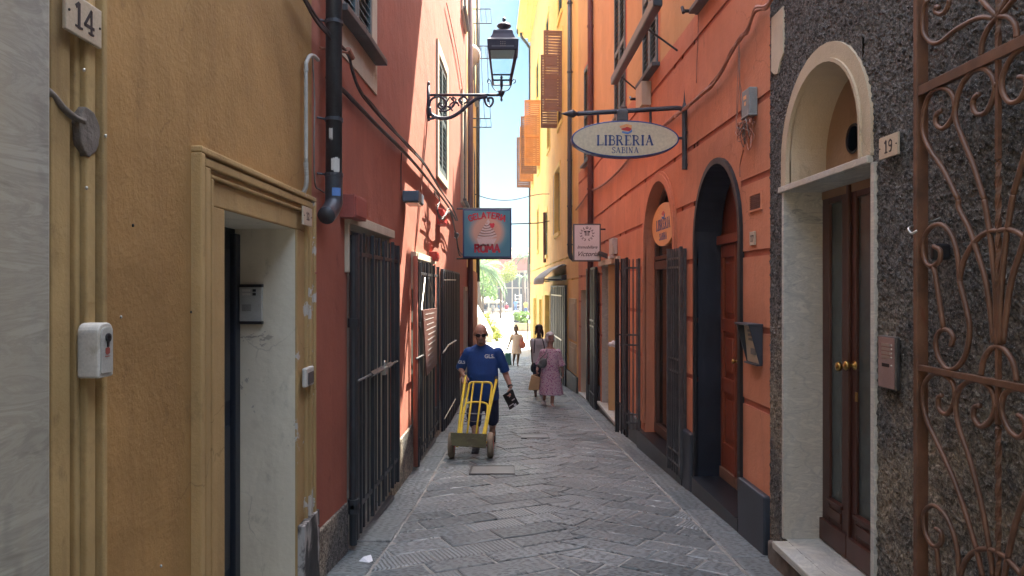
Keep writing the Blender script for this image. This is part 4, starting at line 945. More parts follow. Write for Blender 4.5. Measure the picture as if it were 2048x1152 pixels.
cable('cable', 'L', [(855, 240), (851, 290), (845, 350), (842, 384)], .007, M['cablebrown'], 'reddish wire dropping from the lantern bracket', 'cable', .02, 2)
cable('cable', 'L', [(893, 5), (905, 60), (918, 130), (927, 195)], .007, M['cablebrown'], 'reddish wire slanting down beside the narrow sunlit window', 'cable', .03, 2)
m = MB(); a = pt('L', 640, 96, .02); m.tube([a, pt('L', 700, 106, .1)], .01); m.tube([pt('L', 696, 98, .1), pt('L', 705, 116, .1)], .02); tag(m.build('cable_bracket', M['cablebrown']), 'short reddish iron bracket holding the cables by the downpipe', 'bracket')
for py in (546,): m = MB(); m.tube([pt('L', 632, py, 0), pt('L', 632, py, .06)], .006); tag(m.build('wall_hook', M['redbox']), 'small red hook near the corner of the red wall', 'hook')
m = MB(); p = pt('L', 630, 1053, .03); m.lathe([(.02, 0), (.03, .004), (.03, .012), (.022, .012)], p, 16); tag(m.build('drain_ring', M['redbox']), 'reddish ring low on the red wall above its rough base', 'ring')

# ------------------------------------------------------------------ barred gates
def bargate(side, d0, d1, z0, z1, off, n, label, rails, mat='iron', bw=.035, post=.06, lean=0):
    t = thing('iron_gate', (gx(side, (d0+d1)/2, off), (d0+d1)/2, z0), label, 'gate')
    m = MB()
    for d in (d0, d1-.05): m.wbox(side, d, d+.05, z0, z1, off, off+.045)
    for z in rails: m.wbox(side, d0+.05, d1-.05, z-.018, z+.018, off+.008, off+.03)
    m.build('frame', M[mat], t, bevel=.003)
    for i in range(n):
        a = d0+.07+(d1-d0-.14)*(i+.5)/n; w = bw*(.55 if i % 3 == 1 else 1)
        m = MB(); m.wbox(side, a-w/2, a+w/2, z0+.01, z1+(.02 if i % 2 else .0), off+.012 if i % 2 else off+.018, off+.03+(.012 if i % 3 == 0 else 0)); m.build('bar', M[mat], t, bevel=.002)
    if post:
        m = MB(); p = (gx(side, d0-.04, off+.02), d0-.04); m.tube([(p[0], p[1], z0-.02), (p[0], p[1], z1-.02)], post/2, 10)
        for z in (z0+.26, z0+.3, z0+1.7): m.lathe([(post*.75, -.035), (post*.75, .035)], (p[0], p[1], z), 10)
        m.build('hinge_post', M[mat], t)
    return t
t = bargate('L', 5.66, 7.40, -.20, 2.2, .03, 11, 'black barred iron gate nearest on the left, bolted with a steel bar', (.03, 2.04))
a, b = pt('L', 715, 763, .09), pt('L', 795, 722, .09)
m = MB(); m.tube([a, b], .01); c, d_ = a.lerp(b, .28), a.lerp(b, .8); m.tube([c, d_], .026, 4); m.build('bolt', M['irongrey'], t)
m = MB(); p = pt('L', 770, 741, .1); m.obox(p, (.03, .12, .07)); m.tube(spline([p+Vector((0, -.035, .03)), p+Vector((0, -.03, .08)), p+Vector((0, .03, .08)), p+Vector((0, .035, .03))], 4), .007); m.build('padlock', M['steel'], t, bevel=.008)
t = bargate('L', 8.85, 11.0, -.38, 2.09, .03, 9, 'second barred iron gate on the left with a blackboard hanging on it', (-.25, 1.95), post=.07)
m = MB(); m.tube([pt('L', 832, 718, .09), pt('L', 866, 700, .09)], .012); m.build('bolt', M['irongrey'], t)
t = thing('menu_board', (-1.1, 10.2, .55), 'dark chalk menu board hung on the second barred gate', 'menu board')
q = [pt('L', 843, 620, .1), pt('L', 871, 616, .1), pt('L', 871, 728, .1), pt('L', 851, 752, .1)]
m = MB(); off3 = Vector((.02, 0, 0)); m.hexa([q[3], q[2], q[2]+off3, q[3]+off3, q[0], q[1], q[1]+off3, q[0]+off3]); m.build('board', M['pipe_brown'], t, bevel=.004)
m = MB()
for i in range(11):
    A = q[0].lerp(q[3], (i+1)/12.5); B = q[1].lerp(q[2], (i+1)/12.5); s0, s1 = R.uniform(.1, .3), R.uniform(.6, .9)
    k = s0
    while k < s1: m.tube([A.lerp(B, k)+off3, A.lerp(B, k+.05)+off3+Vector((0, 0, .01))], .004, 4); k += .09
m.build('chalk_lines', M['greyprint'], t)
m = MB(); m.tube([q[0], pt('L', 850, 556, .08)], .006); m.tube([q[1], pt('L', 858, 556, .08)], .006); m.build('chain', M['steel'], t)
t = thing('metal_shutter_door', (-1.1, 13, -.6), 'dark blue folding steel doors behind the man on the left', 'shutter door')
for a, b in ((11.72, 13.2), (13.24, 14.95)):
    m = MB(); m.wbox('L', a, b, -.62, 2.08, .01, .05)
    for k in range(5): dd = a+(b-a)*(k+.5)/5; m.wbox('L', dd-.03, dd+.03, -.6, 2.05, .05, .062)
    m.build('leaf', M['navy'], t, bevel=.004)
m = MB(); m.tube([pt('L', 886, 706, .09), pt('L', 897, 690, .09), pt('L', 912, 681, .09)], .014); m.tube([pt('L', 888, 560, .08), pt('L', 912, 560, .08)], .008); m.tube([pt('L', 889, 838, .08), pt('L', 911, 798, .08)], .01); m.build('bar', M['steel'], t)
m = MB(); m.tube([(gx('L', 8.62, .06), 8.62, 2.15), (gx('L', 8.62, .06), 8.62, -.35)], .028, 10); tag(m.build('thin_pipe', M['red'], smooth=True), 'thin red painted pipe beside the second barred gate', 'pipe')
m = MB(); m.tube([(gx('L', 18.4, .1), 18.4, 14), (gx('L', 18.4, .1), 18.4, 2.6), (gx('L', 18.4, .1), 18.4, -1)], .07, 10); tag(m.build('downpipe', M['pipe_brown'], smooth=True), 'narrow brown downpipe between the red and pale yellow houses on the left', 'downpipe')
m = MB(); m.tube([(gx('L', 25.8, .06), 25.9, 14), (gx('L', 25.8, .06), 25.9, 2.0)], .07, 10); tag(m.build('downpipe', M['pipe_dark'], smooth=True), 'dark downpipe down the far corner of the pale yellow house', 'downpipe')
for z, l in ((14.2-2.3, 'upper'), (7.85, 'lower')):
    pass
def rack(d, z, n, label, px1, o=.0):
    t = thing('clothes_rack', (gx('L', d), d, z), label, 'clothes line rack'); x0 = gx('L', d, -.05); x1 = (px1-1024)*d/FPX
    m = MB()
    for dd in (d, d+1.1): m.tube([(x0, dd, z), (x1, dd, z)], .016)
    for k in range(n): x = x0+(x1-x0)*(.55+.45*k/max(1, n-1)); m.tube([(x, d, z), (x, d+1.1, z)], .006)
    m.build('arms', M['pipe_dark'], t); return t, x0, x1
rack(20.2, 1.77+558*20.2/FPX, 3, 'topmost clothes line rack on the pale yellow house', 981)
t, x0, x1 = rack(20.2, 1.77+484*20.2/FPX, 3, 'middle clothes line rack just left of the lantern', 980)
m = MB()
for px in (962, 974): x = (px-1024)*20.2/FPX; m.tube([(x, 20.2, 1.77+484*20.2/FPX), (x+.03, 20.2, 1.77+420*20.2/FPX), (x+.1, 20.25, 1.77+340*20.2/FPX)], .008)
m.build('hanging_cords', M['cable'], t)
rack(20.2, 1.77+339*20.2/FPX, 3, 'lowest clothes line rack below the lantern arm', 981)
t = thing('satellite_dish', (-1.0, 19.4, 8), 'beige satellite dish edge on at the pale yellow house', 'satellite dish')
p = Vector(((938-1024)*19.2/FPX, 19.2, 1.77+465*19.2/FPX)); m = MB()
m.lathe([(0, 0), (.12, .01), (.22, .04), (.3, .09), (.305, .09), (.22, .03), (.12, .0), (0, -.012)], p, 20, M=rot('X', -70)@rot('Z', 20)); m.build('dish', M['whitebox'], t, smooth=True)
m = MB(); m.tube([p, p+Vector((-.2, .1, -.15))], .02); m.tube([p, p+Vector((.1, -.35, .05))], .012); m.build('arm', M['pipe_dark'], t)
for i, (d, s) in enumerate(((23, 410), (15.5, 447))):
    pass
m = MB(); m.tube(spline([Vector((-1.25, 24, CAMH+188*24/FPX)), Vector((-.7, 24.3, CAMH+180*24/FPX)), Vector((0, 25, CAMH+176*25/FPX)), Vector((.9, 25.6, CAMH+187*25.6/FPX)), Vector((gx('R', 25.8), 25.8, CAMH+188*25.8/FPX))]), .014, 6); tag(m.build('overhead_wire', M['cable']), 'upper thin wire slung across the sky between the houses', 'wire')
m = MB(); m.tube(spline([Vector((-1.0, 24.5, CAMH+126*24/FPX)), Vector((0, 25, CAMH+128*25/FPX)), Vector((.9, 25.6, CAMH+130*25.6/FPX)), Vector((gx('R', 25.8), 25.8, CAMH+134*25.8/FPX))]), .02, 6); tag(m.build('overhead_wire', M['cable']), 'lower thicker wire across the alley right of the blue sign', 'wire')

# ------------------------------------------------------------------ lantern
LD = 10.16
def ip(px, py, d=LD): return P(px, py, d)
t = thing('street_lantern', tuple(ip(1006, 205)), 'dark blue iron lantern on a scrolled wall bracket against the sky', 'street lamp')
m = MB(); wx = gx('L', LD)
m.tube([ip(857, 170), ip(857, 242)], .022, 8); m.tube([ip(857, 190), (wx-.02, LD, ip(857, 190).z)], .02); m.tube([ip(857, 236), (wx-.02, LD, ip(857, 236).z)], .02); m.sph(ip(857, 168), (.025, .025, .04), 10)
m.tube([ip(857, 190), ip(1002, 190)], .019, 8)
def cr(pts, r): m.tube(spline([ip(a, b) for a, b in pts], 6), r*1.25, 8)
cr([(858, 215), (862, 200), (876, 193), (890, 200), (892, 210), (884, 218), (876, 212), (880, 205)], .013)
cr([(858, 215), (862, 228), (878, 236), (900, 235), (920, 224), (938, 208), (955, 197), (975, 193)], .021)
cr([(858, 238), (868, 236), (872, 232)], .015)
cr([(878, 222), (892, 222), (905, 214), (912, 200), (905, 194)], .01)
cr([(905, 222), (900, 210), (912, 203), (918, 212)], .009)
cr([(925, 210), (918, 200), (928, 194), (936, 202), (928, 207)], .011)
cr([(940, 195), (935, 205), (945, 203)], .009)
cr([(968, 193), (972, 208), (980, 213), (986, 204), (984, 196), (976, 197), (977, 204)], .012)
cr([(960, 193), (955, 198), (960, 202)], .01); cr([(893, 205), (900, 195), (908, 205), (903, 213)], .008)
for a, b in ((905, 199), (913, 205), (898, 214), (922, 203), (884, 212)): m.sph(ip(a, b), (.03, .012, .018), 8, rot('Y', R.uniform(-60, 60)))
m.build('bracket', M['lampiron'], t, smooth=True)
cx, cz = ip(1003, 200).x, 0
m = MB()
zc = lambda py: ip(0, py).z
m.lathe([(0, zc(204)), (.012, zc(202)), (.02, zc(199)), (.01, zc(196)), (.022, zc(192)), (.036, zc(189)), (.05, zc(184)), (.02, zc(181)), (.014, zc(176)), (.022, zc(170)), (.02, zc(163)), (.012, zc(158)), (.022, zc(155)), (.01, zc(152)), (0, zc(150))], (ip(1003, 0).x, LD, 0), 14)
for s in (-1, 1):
    m.tube(spline([ip(1003, 182), ip(1003+s*12, 181), ip(1003+s*19, 172), ip(1003+s*21, 163), ip(1003+s*26, 158), ip(1003+s*28, 164), ip(1003+s*24, 167)], 5), .007, 6)
m.build('stem', M['lampiron'], t, smooth=True)
cxl = ip(1004.5, 0).x
def sq(px_half, py, dx=0): return px_half*LD/FPX, zc(py)
sec = [(23, 167), (29.5, 108)]
m = MB()
def corner(h, py, sx_, sy_, cshift=0): w, z = sq(h, py); return Vector((cxl+cshift*LD/FPX+sx_*w, LD+sy_*w, z))
B = [(17, 166, -1.5), (20, 154, -1.2), (27, 108, 1.2)]
for sx_ in (-1, 1):
    for sy_ in (-1, 1):
        m.tube([corner(17, 166, sx_, sy_, -1.5), corner(26.5, 108, sx_, sy_, 1)], .014, 4)
for h, py, cs in ((17, 165, -1.5), (19, 155, -1.2)):
    c = [corner(h, py, -1, -1, cs), corner(h, py, 1, -1, cs), corner(h, py, 1, 1, cs), corner(h, py, -1, 1, cs)]
    for i in range(4): m.tube([c[i], c[(i+1) % 4]], .012, 4)
m.build('cage', M['lampiron'], t)
m = MB()
for i, (sa, sb) in enumerate((((-1, -1), (1, -1)), ((1, -1), (1, 1)), ((1, 1), (-1, 1)), ((-1, 1), (-1, -1)))):
    m.poly(corner(19.6, 154, *sa, -1.2), corner(19.6, 154, *sb, -1.2), corner(26, 109, *sb, 1), corner(26, 109, *sa, 1))
m.build('glass', M['glassp'], t, recalc=False)
m = MB()
r2 = math.sqrt(2)*LD/FPX
m.lathe([(28*r2, zc(109)), (29.5*r2, zc(108)), (31*r2, zc(88)), (29.5*r2, zc(87)), (25*r2, zc(83)), (20.5*r2, zc(74)), (19.5*r2, zc(68)), (18*r2, zc(65)), (9*r2, zc(62)), (7*r2, zc(60))], (ip(1006, 0).x, LD, 0), 4, ph=PI/4)
k = LD/FPX
m.lathe([(6*k, zc(61)), (7*k, zc(58)), (14*k, zc(54)), (14.5*k, zc(51)), (10*k, zc(48)), (3*k, zc(44.5)), (2*k, zc(43)), (4*k, zc(41)), (3.4*k, zc(37)), (0, zc(34))], (ip(1008, 0).x, LD, 0), 10)
m.build('roof', M['lampiron'], t, bevel=.006)
m = MB(); m.box(ip(1006-22, 0).x, ip(1006+22, 0).x, LD-29.5*k-.004, LD-29*k, zc(103), zc(92)); m.build('name_panel', M['bluegrey'], t)
m = MB()
for a in (-1, 0, 1):
    for b in (-1, 0, 1): m.sph((ip(1006+a*4, 0).x, LD-29.5*k-.006, zc(97.5+b*4)), (.009, .004, .009), 8)
m.build('led_module', M['greyprint'], t)

# ------------------------------------------------------------------ ice cream shop sign
SD = 14.8
t = thing('ice_cream_sign', tuple(P(974, 516, SD)), 'square blue lit sign with an ice cream swirl reading GELATERIA ROMA', 'shop sign')
a, b = P(926, 516, SD), P(1023, 419, SD)
m = MB(); m.box(a.x, b.x, SD-.07, SD+.07, a.z, b.z); m.build('case', M['signblue'], t, bevel=.008)
def signface():
    mm, tt, bb = nodes('ice_cream_sign_face'); tc = N(tt, 'TexCoord'); g = N(tt, 'TexGradient', gradient_type='SPHERICAL')
    mp = N(tt, 'Mapping'); tt.links.new(tc.outputs['Object'], mp.inputs[0])
    cx_, cz_ = (a.x+b.x)/2-ORG[t.name].x, (a.z+b.z)/2+.03-ORG[t.name].z
    mp.inputs['Location'].default_value = (-cx_/.46, 0, -cz_/.46); mp.inputs['Scale'].default_value = (1/.46, 0, 1/.46); tt.links.new(mp.outputs[0], g.inputs[0])
    c = ramp(tt, g.outputs[1], [(0, (.07, .33, .5)), (.16, (.14, .42, .55)), (.42, (.72, .56, .44)), (1, (.66, .5, .42))]); tt.links.new(c, bb.inputs['Base Color']); bb.inputs['Roughness'].default_value = .3; return mm
m = MB(); m.box(a.x+.03, b.x-.03, SD-.076, SD-.07, a.z+.03, b.z-.03); m.build('face', signface(), t)
cx, cz = (a.x+b.x)/2, (a.z+b.z)/2; f = fx((cx, SD-.076, cz))
m = MB(); text(m, 'GELATERIA', .118, fx((cx, SD-.076, cz+.31)), 0, .003, stroke=.24, plain=True, track=.14, arc=.95); m.build('lettering', M['pink'], t); m = MB(); text(m, 'ROMA', .155, fx((cx, SD-.076, cz-.38)), 0, .003, stroke=.26, plain=True, track=.16); m.build('lettering', M['pink'], t)
icm = lambda u, v, w_: (cx+(u-cx)*1.22, SD-.076-w_, cz+(v-cz)*1.0+.0)
m = MB()
for i in range(6):
    w = .165-.026*i; z = -.08+i*.052
    m.prism([(cx-w*1+.0, cz+z+.0), (cx-w*.4, cz+z-.022), (cx+w*.5, cz+z-.012), (cx+w*1.05, cz+z+.03), (cx+w*.9, cz+z+.05), (cx+w*.2, cz+z+.02), (cx-w*.5, cz+z+.01), (cx-w*.9, cz+z+.035)], icm, 0, .004)
m.prism([(cx-.175, cz-.1), (cx-.13, cz-.25), (cx+.1, cz-.25), (cx+.16, cz-.1)], icm, 0, .003)
m.prism([(cx-.02, cz+.22), (cx+.05, cz+.22), (cx+.02, cz+.30)], icm, 0, .0045)
m.build('ice_cream_picture', M['signwhite'], t)
m = MB()
for i in range(5):
    w = .15-.026*i; z = -.055+i*.052
    m.ribbon([(cx-w, cz+z+.016), (cx-w*.3, cz+z+.0), (cx+w*.5, cz+z+.01), (cx+w, cz+z+.045)], .012, icm, 0, .006)
m.build('swirl_lines', M['greyprint'], t)
m = MB(); m.prism([(cx+.05, cz+.19), (cx+.07, cz+.21), (cx+.1, cz+.2), (cx+.13, cz+.215), (cx+.155, cz+.19), (cx+.14, cz+.13), (cx+.1, cz+.1), (cx+.07, cz+.13)], lambda u, v, w_: (u, SD-.076-w_, v), 0, .008); m.build('strawberry', M['pink'], t)
m = MB(); m.tube([(gx('L', SD), SD, b.z+.015), (b.x, SD, b.z+.015)], .018); m.tube([(gx('L', SD), SD, a.z-.015), (b.x, SD, a.z-.015)], .014); m.build('bracket', M['iron'], t)
t = thing('floodlight', tuple(P(905, 478, 14.3)), 'small floodlight tilted towards the blue sign', 'floodlight'); c = P(905, 467, 14.3)
m = MB(); m.obox(c, (.26, .2, .1), rot('Y', 25)); m.build('housing', M['irongrey'], t, bevel=.02); m = MB(); m.obox(c+rot('Y', 25)@Vector((0, 0, -.055)), (.24, .17, .012), rot('Y', 25)); m.build('lens', M['whitepaint'], t)
m = MB(); m.tube([(gx('L', 14.3), 14.3, c.z+.06), c+Vector((-.05, 0, .04))], .015); m.build('bracket', M['iron'], t)

# ------------------------------------------------------------------ bookshop oval sign
OD = 7.84; t = thing('oval_shop_sign', tuple(P(1249, 317, OD)), 'cream oval hanging sign reading LIBRERIA SABINA on an arrow tipped pole', 'shop sign')
c = P(1249, 280, OD); rx, rz = .58, .200
def ell(rx, rz, n=64): return [(rx*math.cos(2*PI*i/n), rz*math.sin(2*PI*i/n)) for i in range(n)]
F_ = fx((c.x, OD, c.z))
m = MB(); m.prism(ell(rx, rz), F_, -.055, .055); m.build('case', M['signblue'], t, bevel=.006)
for s in (1, -1): m = MB(); m.prism(ell(rx-.018, rz-.016), lambda u, v, w, s=s: (c.x+u, OD-s*(.055+w), c.z+v), 0, .003); m.build('panel', M['signcream'], t)
FF = fx((c.x, OD-.058, c.z))
m = MB(); text(m, 'LIBRERIA', .105, fx((c.x, OD-.058, c.z-.068)), 0, .002, stroke=.19, track=.13); m.build('lettering', M['signblue'], t); m = MB(); text(m, 'SABINA', .062, fx((c.x, OD-.058, c.z-.152)), 0, .002, stroke=.16, track=.14); m.build('lettering', M['signblue'], t)
def bookicon(cx, cz, k, fn, root, z0=0):
    m = MB(); m.prism([(cx-.09*k, cz+.03*k), (cx+.02*k, cz+.065*k), (cx+.1*k, cz+.04*k), (cx+.09*k, cz-.01*k), (cx-.0*k, cz+.02*k), (cx-.07*k, cz+.0*k)], fn, z0, z0+.002); m.build('book_emblem', M['signorange'], root)
    m = MB(); m.prism([(cx-.07*k, cz-.01*k), (cx+.03*k, cz+.02*k), (cx+.1*k, cz-.01*k), (cx+.06*k, cz-.045*k), (cx-.04*k, cz-.03*k)], fn, z0, z0+.003); m.build('book_emblem', M['alarm'], root)
    m = MB(); m.prism([(cx-.05*k, cz-.045*k), (cx+.04*k, cz-.06*k), (cx+.1*k, cz-.02*k), (cx+.1*k, cz-.055*k), (cx+.04*k, cz-.09*k), (cx-.05*k, cz-.07*k)], fn, z0, z0+.004); m.build('book_emblem', M['cloth_blue'], root)
bookicon(0, .115, .72, FF, t)
m = MB(); xw = gx('R', OD, .03)
m.tube([(xw, OD, 3.05), (xw, OD, 3.70)], .028, 12); m.lathe([(.028, 3.70), (.034, 3.71), (.012, 3.78), (0, 3.92)], (xw, OD, 0), 12)
m.tube(spline([(xw, OD, 3.62), (xw-.01, OD, 3.68), (xw-.06, OD, 3.715), (xw-.2, OD, 3.71)], 5)[:-1]+[Vector((.72, OD, 3.655))], .026, 12)
m.lathe([(0, -.02), (.03, .0), (.02, .02), (.045, .06), (0, .2)], (.72, OD, 3.654), 12, M=rot('Y', -90))
for px in (1196, 1301): q = P(px, 240, OD); m.tube([(q.x, OD, 3.50 if px == 1196 else 3.5), (q.x, OD, 3.69)], .014)
m.tube([(c.x+rx-.01, OD, c.z+.02), (xw, OD, c.z+.02)], .016)
for z in (3.1, 3.45): m.tube([(xw, OD, z), (gx('R', OD), OD, z)], .02)
m.build('pole', M['pipe_dark'], t, smooth=False)
m = MB(); q = P(1244, 232, OD); m.box(q.x-.062, q.x+.062, OD-.05, OD+.05, q.z-.06, q.z+.05); m.box(q.x-.045, q.x+.045, OD-.04, OD+.04, q.z+.05, q.z+.07); m.build('transformer', M['irongrey'], t, bevel=.01)

t = thing('arch_sign', tuple(pt('R', 1329, 485)), 'orange oval sign reading LIBRERIA SABINA inside the bookshop arch', 'shop sign')
dd, zz_ = 9.13, 2.57; fo = lambda u, v, w: (gx('R', dd-u, -.06+w), dd-u, zz_+v)
m = MB(); m.prism(ell(.62, .27), fo, -.02, .02); m.build('panel', M['signorange'], t)
m = MB(); text(m, 'LIBRERIA', .13, lambda u, v, w: fo(u, v-.06, w), .02, .0225, stroke=.19, track=.12); m.build('lettering', M['signblue'], t); m = MB(); text(m, 'SABINA', .085, lambda u, v, w: fo(u, v-.19, w), .02, .0225, stroke=.17, track=.14); m.build('lettering', M['signblue'], t)
bookicon(0, .15, 1.0, fo, t, .021)

# ------------------------------------------------------------------ estate agent sign
ED = 13.8; t = thing('estate_agent_sign', tuple(P(1173, 523, ED)), 'white sign with a laurel wreath reading Immobiliare Victoria', 'shop sign')
a, b = P(1146, 523, ED), P(1201, 448, ED)
m = MB(); m.box(a.x, b.x, ED-.05, ED+.05, a.z, b.z); m.build('case', M['irongrey'], t, bevel=.006)
m = MB(); m.box(a.x+.025, b.x-.025, ED-.056, ED-.05, a.z+.025, b.z-.025); m.build('panel', M['signwhite'], t)
cx = (a.x+b.x)/2; g_ = fx((cx, ED-.056, a.z))
m = MB(); fonts(m, 'Immobiliare', .079, fx((cx, ED-.056, a.z+.245)), shear=.45, bold=.001); fonts(m, 'Victoria', .125, fx((cx, ED-.056, a.z+.1)), shear=.45, bold=.001)
for s in (-1, 1):
    for i in range(7):
        an = math.radians(-80+i*26); r = .115; ux, uz = s*r*math.cos(an), .52+r*math.sin(an); aa = an+PI/2
        for kk in (-.6, .6):
            e = (math.cos(aa+kk)*s, math.sin(aa+kk)); m.prism([(ux, uz), (ux+e[0]*.022-e[1]*.008, uz+e[1]*.022+e[0]*.008), (ux+e[0]*.045, uz+e[1]*.045), (ux+e[0]*.022+e[1]*.008, uz+e[1]*.022-e[0]*.008)], g_, .0005, .0015)
    m.ribbon([(s*.015, .49), (s*.015, .555), (s*.055, .57), (s*.05, .555), (s*.035, .55), (s*.035, .49)], .012, g_, .0005, .0015)
m.ribbon([(-.05, .573), (.05, .573)], .012, g_, .0005, .0018); m.build('lettering', M['ink'], t)
m = MB(); m.tube([(b.x, ED, b.z-.1), (gx('R', ED), ED, b.z-.1)], .015); m.tube([(b.x, ED, a.z+.1), (gx('R', ED), ED, a.z+.1)], .015); m.build('bracket', M['iron'], t)
# ------------------------------------------------------------------ ornate gate folded back on the right
GX = 1.83
def gp(px, py, x=GX): d = x*FPX/(px-1024); return Vector((x, d, CAMH-(py-576)*d/FPX))
DC = gp(1996.6, 576).y
OG = thing('ornate_gate', (GX, DC, -.1), 'rust brown wrought iron scroll gate folded back against the grey wall', 'gate')
def crop(ox, oy): return lambda pts: [gp(ox+x/2.88, oy+y/2.88) for x, y in pts]
Tt, Tm, Tb = crop(1540, 0), crop(1540, 380), crop(1540, 752)
def mirror(pts): return [Vector((p.x, 2*DC-p.y, p.z)) for p in pts]
SCR = [(Tt, [(905, 0), (880, 80), (885, 190), (930, 245), (985, 240), (1060, 180), (1150, 125), (1220, 100), (1290, 105)]),
 (Tt, [(1035, 0), (1020, 50), (990, 80), (955, 70), (960, 40), (975, 45)]),
 (Tt, [(1215, 320), (1225, 240), (1260, 160), (1310, 100)]), (Tt, [(1312, 98), (1220, 0), (1190, -60)]),
 (Tt, [(1085, 1152), (1000, 980), (920, 860), (880, 760), (885, 650), (920, 550), (980, 510), (1040, 530), (1065, 600), (1050, 680), (1000, 740), (960, 720), (955, 670), (985, 635)]),
 (Tt, [(1235, 1152), (1170, 950), (1110, 800), (1068, 680), (1075, 580), (1110, 480), (1170, 415), (1240, 400), (1290, 460), (1290, 550), (1250, 640), (1200, 660), (1170, 620), (1175, 570), (1205, 540)]),
 (Tm, [(1085, 57.6), (1090, 110), (1150, 230), (1200, 380), (1250, 560), (1290, 880)]), (Tm, [(1235, 57.6), (1250, 150), (1275, 320), (1300, 600), (1305, 890)]),
 (Tm, [(1090, 520), (1120, 400), (1180, 300), (1250, 245), (1325, 233)]),
 (Tm, [(1092, 520), (1080, 380), (1050, 270), (1000, 205), (945, 205), (900, 250), (880, 320), (895, 410), (930, 440), (975, 410), (980, 350), (945, 325)]),
 (Tm, [(945, 440), (1000, 800)]),
 (Tm, [(1090, 520), (1130, 680), (1150, 800), (1130, 940), (1080, 1020), (1020, 1030), (970, 960), (955, 870), (985, 810), (1030, 810), (1055, 850), (1040, 900)]),
 (Tm, [(1215, 1065), (1235, 970), (1280, 910), (1322, 900)]),
 (Tb, [(1190, 1000), (1130, 800), (1060, 600), (980, 420), (910, 270), (880, 150), (890, 50), (940, -10), (1010, 0), (1060, 60), (1060, 150), (1020, 220), (975, 190), (970, 130), (990, 110)]),
 (Tb, [(1265, 1000), (1220, 750), (1150, 480), (1090, 300), (1070, 180), (1090, 80), (1150, 30), (1220, 35), (1280, 90), (1295, 190), (1260, 270), (1210, 290), (1175, 240), (1180, 180), (1210, 170)]),
 (Tb, [(1095, 1152), (1130, 1060), (1190, 1005), (1270, 1000), (1320, 1020)]),
 (Tb, [(1090, 1152), (1075, 980), (1030, 840), (970, 760), (920, 750), (885, 800), (895, 900), (940, 980), (985, 960), (985, 900), (955, 880)]),
 (Tb, [(960, 990), (975, 1152)]), (Tb, [(1190, 1000), (1225, 1152)]), (Tb, [(1265, 1000), (1285, 1152)])]
for f, pts in SCR:
    q = f(pts); q = spline(q, 8)
    for mm in (0, 1):
        m = MB(); m.tube(mirror(q) if mm else q, .0105, 8); m.build('scroll', M['rust'], OG, smooth=True)
dp = gp(1835, 0).y; de = 2*DC-dp
for d in (dp, de):
    m = MB(); m.box(GX-.018, GX+.035, d-.026, d+.004, -.15, 3.6); m.build('post', M['rust'], OG, bevel=.003)
zr = [CAMH+391*dp/FPX*0+gp(1840, 180).z, gp(1840, 735).z]
for z, h in ((gp(1845, 181).z, .022), (gp(1845, 736).z, .013), (gp(1845, 1330).z, .02), (3.55, .02)):
    m = MB(); m.box(GX-.014, GX+.012, de+.018, dp-.026, z-h, z+h); m.build('rail', M['rust'], OG, bevel=.002)
m = MB(); n = 220; ring = []
for i in range(n+1):
    z = -.1+3.6*i/n; tw = (z > .35 and z < 1.25) or (z > 1.75 and z < 2.25) or z > 2.7; a = i*.33 if tw else i*.33*0
    ring.append([(GX+.011*math.cos(a+PI/4+k*PI/2), DC+.011*math.sin(a+PI/4+k*PI/2), z) for k in range(4)])
m.rings(ring); m.build('centre_bar', M['rust'], OG)
m = MB()
for f, p in ((Tt, (1312, 98)), (Tt, (1306, 490)), (Tt, (1065, 620)), (Tm, (1320, 905)), (Tb, (1306, 175)), (Tm, (1092, 520)), (Tt, (1068, 612))): m.sph(f([p])[0], (.012, .012, .016), 8)
m.build('welds', M['rust'], OG, smooth=True)
m = MB(); z = pt('R', 1828, 465).z; d = dp+.09; m.tube(spline([(gx('R', d), d, z+.05), (gx('R', d, .06), d-.01, z+.03), (GX-.035, dp+.0, z-.0), (GX-.045, dp-.03, z-.03), (GX-.03, dp-.05, z-.02)]), .0055)
tag(m.build('gate_hook', M['steel'], smooth=True), 'bare steel hook holding back the ornate gate', 'hook')
m = MB(); p = gp(1863, 505, 1.9); m.box(1.9, 1.98, p.y-.02, p.y+.02, p.z-.035, p.z+.04); tag(m.build('gate_stop', M['black'], bevel=.012), 'small black stop on the grey wall behind the ornate gate', 'gate stop')

# ------------------------------------------------------------------ small things on the right wall
t = thing('intercom', (1.97, 3.82, 1.25), 'pinkish steel intercom panel on the grey roughcast beside door 19', 'intercom')
m = MB(); m.wbox('R', 3.685, 3.855, 1.245, 1.52, .01, .035); m.build('panel', M['irongrey'], t, bevel=.005)
m = MB(); m.wbox('R', 3.692, 3.848, 1.252, 1.513, .035, .038); m.build('face_plate', pm('rosy_metal', (.34, .24, .22), .1, 8, .4, metal=.4), t)
m = MB()
for i in range(4): m.sph((gx('R', 3.715, .04), 3.715, 1.475-i*.021), (.004, .006, .006), 8)
m.sph((gx('R', 3.715, .04), 3.715, 1.37), (.004, .006, .006), 8)
for i in range(4): m.wbox('R', 3.735, 3.815, 1.467-i*.021, 1.482-i*.021, .038, .0395)
m.build('buttons', M['steel'], t)
m = MB(); m.wbox('R', 3.74, 3.81, 1.36, 1.378, .038, .0395); m.build('display', M['black'], t)
m = MB(); m.prism([(5.22, 3.80), (5.45, 3.80), (5.455, 3.40), (5.40, 3.36), (5.33, 3.345), (5.28, 3.42), (5.22, 3.46)], WP('R'), -.005, .012); tag(m.build('stone_plaque', M['cream'], bevel=.004), 'blank pale plaque high at the corner of the grey wall', 'plaque')
t = thing('junction_box', (1.85, 5.8, 3.12), 'grey telephone junction box with a tangle of wires under it', 'junction box')
